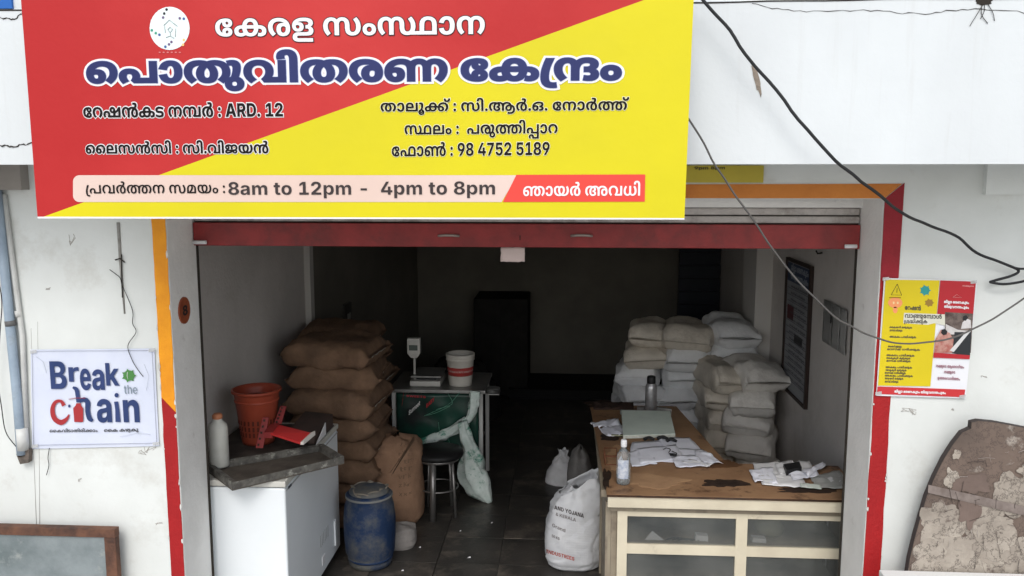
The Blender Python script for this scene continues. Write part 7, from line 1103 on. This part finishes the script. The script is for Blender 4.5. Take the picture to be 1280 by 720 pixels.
paper('paper_sheet', [(968, 580), (1012, 577), (1020, 590), (975, 594)], .808, pap2, 'rear sheet of the paper heap near the right jamb, under the ink pad', seed=23, crum=.012)
paper('paper_sheet', [(1012, 596), (1050, 588), (1058, 612), (1020, 610)], .8005, M('plastic_sleeve', (.34, .35, .33), (.5, .5, .48), 9, .3), 'grey plastic sleeve at the right end of the worktop beside the jamb', seed=24, crum=.01, cat='sleeve')
paper('paper_sheet', [(838, 572), (868, 569), (888, 583), (846, 585)], .8065, pap, 'sheet at the front middle of the papers, under the printed slip', seed=31, group=g_, crum=.01)
paper('paper_sheet', [(936, 588), (966, 584), (972, 606), (944, 603)], .8035, pap, 'leftmost torn sheet of the heap near the right jamb, beside the burnt patch', seed=32, crum=.014)
paper('paper_sheet', [(738, 531), (768, 524), (778, 533), (748, 537)], .800, pap, 'upper crumpled sheet left of the green register', seed=5, crum=.02)
paper('paper_sheet', [(748, 536), (778, 532), (779, 545), (757, 546)], .803, pap, 'lower crumpled sheet left of the green register', seed=6, crum=.02)
paper('paper_sheet', [(941, 579), (990, 577), (1000, 600), (946, 597)], .799, pap2, 'creased sheet at the left of the paper heap near the right jamb', seed=7, crum=.012)
paper('paper_sheet', [(948, 596), (1000, 592), (1010, 611), (953, 606)], .802, pap2, 'pinkish marked sheet at the front of the heap near the right jamb', seed=8, crum=.01)
paper('paper_sheet', [(985, 592), (1015, 586), (1025, 595), (992, 601)], .812, pap, 'small white slip on top of the heap near the right jamb', seed=9, crum=.015)
paper('paper_sheet', [(1003, 590), (1028, 578), (1032, 583), (1010, 596)], .82, pap, 'narrow folded slip standing up on the heap near the right jamb', seed=10, crum=.02)
paper('paper_sheet', [(1025, 600), (1052, 590), (1056, 600), (1040, 607)], .80, pap2, 'grey sheet partly hidden by the right jamb', seed=11)
paper('bill_strip', [(1000, 604), (1025, 606), (1027, 612), (1001, 609)], .81, M('greenish_slip', (.6, .66, .6), rough=.7), 'small pale green strip at the front edge near the right jamb', seed=12, crum=.004)
c4_ = [at(a_, b_, z=.82) for a_, b_ in ((979, 584), (999, 581), (1002, 588), (983, 592))]
put('black_box', MB().hexa([p - Vector((0, 0, .012)) for p in c4_], [p + Vector((0, 0, .018)) for p in c4_]), black, label='small black ink pad on the heap of papers near the right jamb', cat='ink pad')
# register book
RG = thing('register_book', (.5, 1.5, .80), 'closed pale green register book resting on papers behind the bottle', 'book')
b4 = [at(a_, b_, z=.812) for a_, b_ in ((779, 546), (844, 544), (837, 520), (777, 519))]
def lift4(P, d): return [p + Vector((0, 0, dd)) for p, dd in zip(P, d)]
put('pages', MB().hexa(lift4(b4, (-.012,) * 4), lift4(b4, (.006, .006, .03, .03))), M('page_edge', (.60, .62, .55), (.45, .46, .4), 40, .8), RG)
put('cover', MB().hexa(lift4(b4, (.0062, .0062, .0302, .0302)), lift4(b4, (.010, .010, .034, .034))), M('pale_green_cover', (.66, .74, .66), (.58, .66, .59), 5, .6, .2, 60), RG)
put('spine', MB().tube([b4[3] + Vector((-.01, .004, .02)), b4[2] + Vector((.01, .004, .02))], .016, 8), M('grey_spine', (.22, .23, .21), rough=.6), RG)
ll = at(770, 545, z=.805); put('ruler', MB().hexa([ll + Vector(q2) for q2 in ((-.03, 0, 0), (.10, -.005, 0), (.10, .018, 0), (-.03, .022, 0))], [ll + Vector(q2) for q2 in ((-.03, 0, .004), (.10, -.005, .004), (.10, .018, .004), (-.03, .022, .004))]), M('ruler_olive', (.35, .35, .22), rough=.5), label='short olive ruler sticking out below the register', cat='ruler')
# flask
FL = thing('steel_flask', (.57, 1.9, .795), 'tall steel vacuum flask with black cap standing behind the register', 'flask')
fc = (.575, 1.93, .796)
put('flask_body', MB().lathe([(.036, 0), (.039, .004), (.039, .17), (.036, .19), (.027, .20), (.027, .202)], fc, 28), M('brushed_steel', (.50, .50, .51), (.34, .34, .35), 30, .3, 0, metal=.65), FL)
put('cap', MB().lathe([(.0275, .201), (.029, .205), (.028, .245), (.024, .25), (.0, .25)], fc, 24), black, FL); put('base_band', MB().lathe([(.040, .01), (.041, .012), (.041, .024), (.04, .026)], fc, 24), chrome, FL)
stp = at(828, 514, z=.80); put('stapler', MB().hexa([stp + Vector(q2) for q2 in ((-.06, -.01, 0), (.06, -.01, 0), (.06, .02, 0), (-.06, .02, 0))], [stp + Vector(q2) for q2 in ((-.06, -.008, .03), (.06, -.008, .015), (.06, .018, .015), (-.06, .018, .03))]), dm, label='steel stapler lying at the foot of the flask', cat='stapler')
# sanitiser bottle
SB = thing('clear_bottle', (.30, .55, .796), 'clear plastic bottle with white cap and white label on the front edge of the counter', 'bottle')
sb = at(779, 604, z=.797); sb = (sb.x, sb.y, .797)
put('bottle_shell', MB().lathe([(.032, 0), (.036, .006), (.036, .14), (.034, .158), (.014, .186), (.012, .20), (.0, .2)], sb, 24), M('clear_plastic', (.82, .86, .87), rough=.08, trans=.88, spec=.5), SB)
put('liquid', MB().lathe([(.030, .004), (.033, .008), (.033, .045), (.0, .045)], sb, 24), M('clear_liquid', (.7, .76, .78), rough=.05, trans=.85), SB)
V = []
lab = MB().grid(lambda u, v: (sb[0] + .0368 * math.cos(R(215 + 95 * u)), sb[1] + .0368 * math.sin(R(215 + 95 * u)), sb[2] + .035 + .10 * v), 10, 2); put('label', lab, M('bottle_label', (.62, .64, .68), (.35, .4, .5), 60, .5), SB)
put('cap', MB().lathe([(.0145, .196), (.016, .198), (.016, .228), (.013, .234), (.0, .234)], sb, 18), white_p, SB)
# spectacles-like wire, dark cloth, brown box, phone
put('eyeglasses', MB().tube(cr([at(a_, b_, z=.818) for a_, b_ in ((829, 562), (833, 560), (838, 562), (836, 566), (842, 570), (846, 567), (840, 564))], 5), .0025, 5), black, label='black folded eyeglasses lying on the papers', cat='eyeglasses')
v_ = at(838, 568, z=.815); put('black_pen_cap', MB().tube([v_, v_ + Vector((.03, -.02, .003))], .008, 8), black, label='black marker cap on the papers beside the eyeglasses', cat='marker')
for i, (px_, py_) in enumerate(((805, 549), (822, 548), (833, 551))):
    v_ = at(px_, py_, z=.81); put('key_bunch', MB().tube(cr([v_, v_ + Vector((.03, .01, .008)), v_ + Vector((.06, -.005, 0))], 4), [.012, .011, .010, .009, .010, .011, .010, .009, .008], 6), black, label=['left', 'middle', 'right'][i] + ' dark cloth scrap at the front edge of the register', cat='cloth')
WR = thing('brown_wire_rack', (.26, 1.0, .8), 'small brown wire basket beside the clear bottle at the counter edge', 'wire rack')
rb = at(765, 577, z=.80); rmm = M('brown_wire', (.16, .06, .03), rough=.5)
for z_ in (.0, .045): put('wire_ring', MB().tube([(rb.x - .04, rb.y - .05, rb.z + z_), (rb.x + .03, rb.y - .05, rb.z + z_), (rb.x + .03, rb.y + .10, rb.z + z_), (rb.x - .04, rb.y + .10, rb.z + z_), (rb.x - .04, rb.y - .05, rb.z + z_)], .003, 6), rmm, WR)
for k in range(8):
    x_ = rb.x - .04 + .07 * (k % 2); y_ = rb.y - .05 + .05 * (k // 2); put('wire_post', MB().tube([(x_, y_, rb.z), (x_, y_, rb.z + .045)], .0025, 5), rmm, WR)
DC = put('dark_rag', MB().grid(lambda u, v: (at(742 + 50 * u, 512 - 9 * v, z=.80).x, at(742 + 50 * u, 512 - 9 * v, z=.80).y, .80 + .035 * abs(nz((u * 3, v * 2, 0), 1.5, 3)) * (1 if 0 < u < 1 and 0 < v < 1 else .1)), 20, 10), M('dark_rag_cloth', (.03, .018, .014), (.06, .035, .025), 20, .9), solid=.003, label='dark crumpled rag at the far left corner of the counter', cat='rag')
MJ = thing('metal_stand', (.5, 1.95, .80), 'small pale metal clip stand at the base of the flask', 'stand')
v_ = at(800, 511, z=.80); put('stand_plate', B(v_.x - .02, v_.x + .10, v_.y - .02, v_.y + .01, .797, .815), dm, MJ)
# litter on the floor
lit = random.Random(4)
for k in range(7):
    x, y = [(-1.10, 1.02), (-1.02, 1.6), (-.93, 1.48), (-.70, 1.75), (-.5, 1.9), (-.98, 1.15), (-.6, 1.35)][k]; s_ = lit.uniform(.005, .011)
    put('paper_scrap', MB().add([(x, y, .002), (x + s_ * 2, y + .003, .003), (x + s_ * 1.7, y + s_, .009), (x + .002, y + s_ * 1.2, .004)], [(0, 1, 2, 3)]), pap2, solid=.0008,
        label=['white scrap on the floor at the foot of the blue barrel', 'scrap on the floor right of the small grey sack', 'scrap on the floor before the stool', 'scrap on the floor under the hanging polythene', 'scrap on the floor in the middle of the passage', 'scrap on the floor right of the blue barrel', 'scrap on the floor tile in front of the stool'][k], cat='litter')
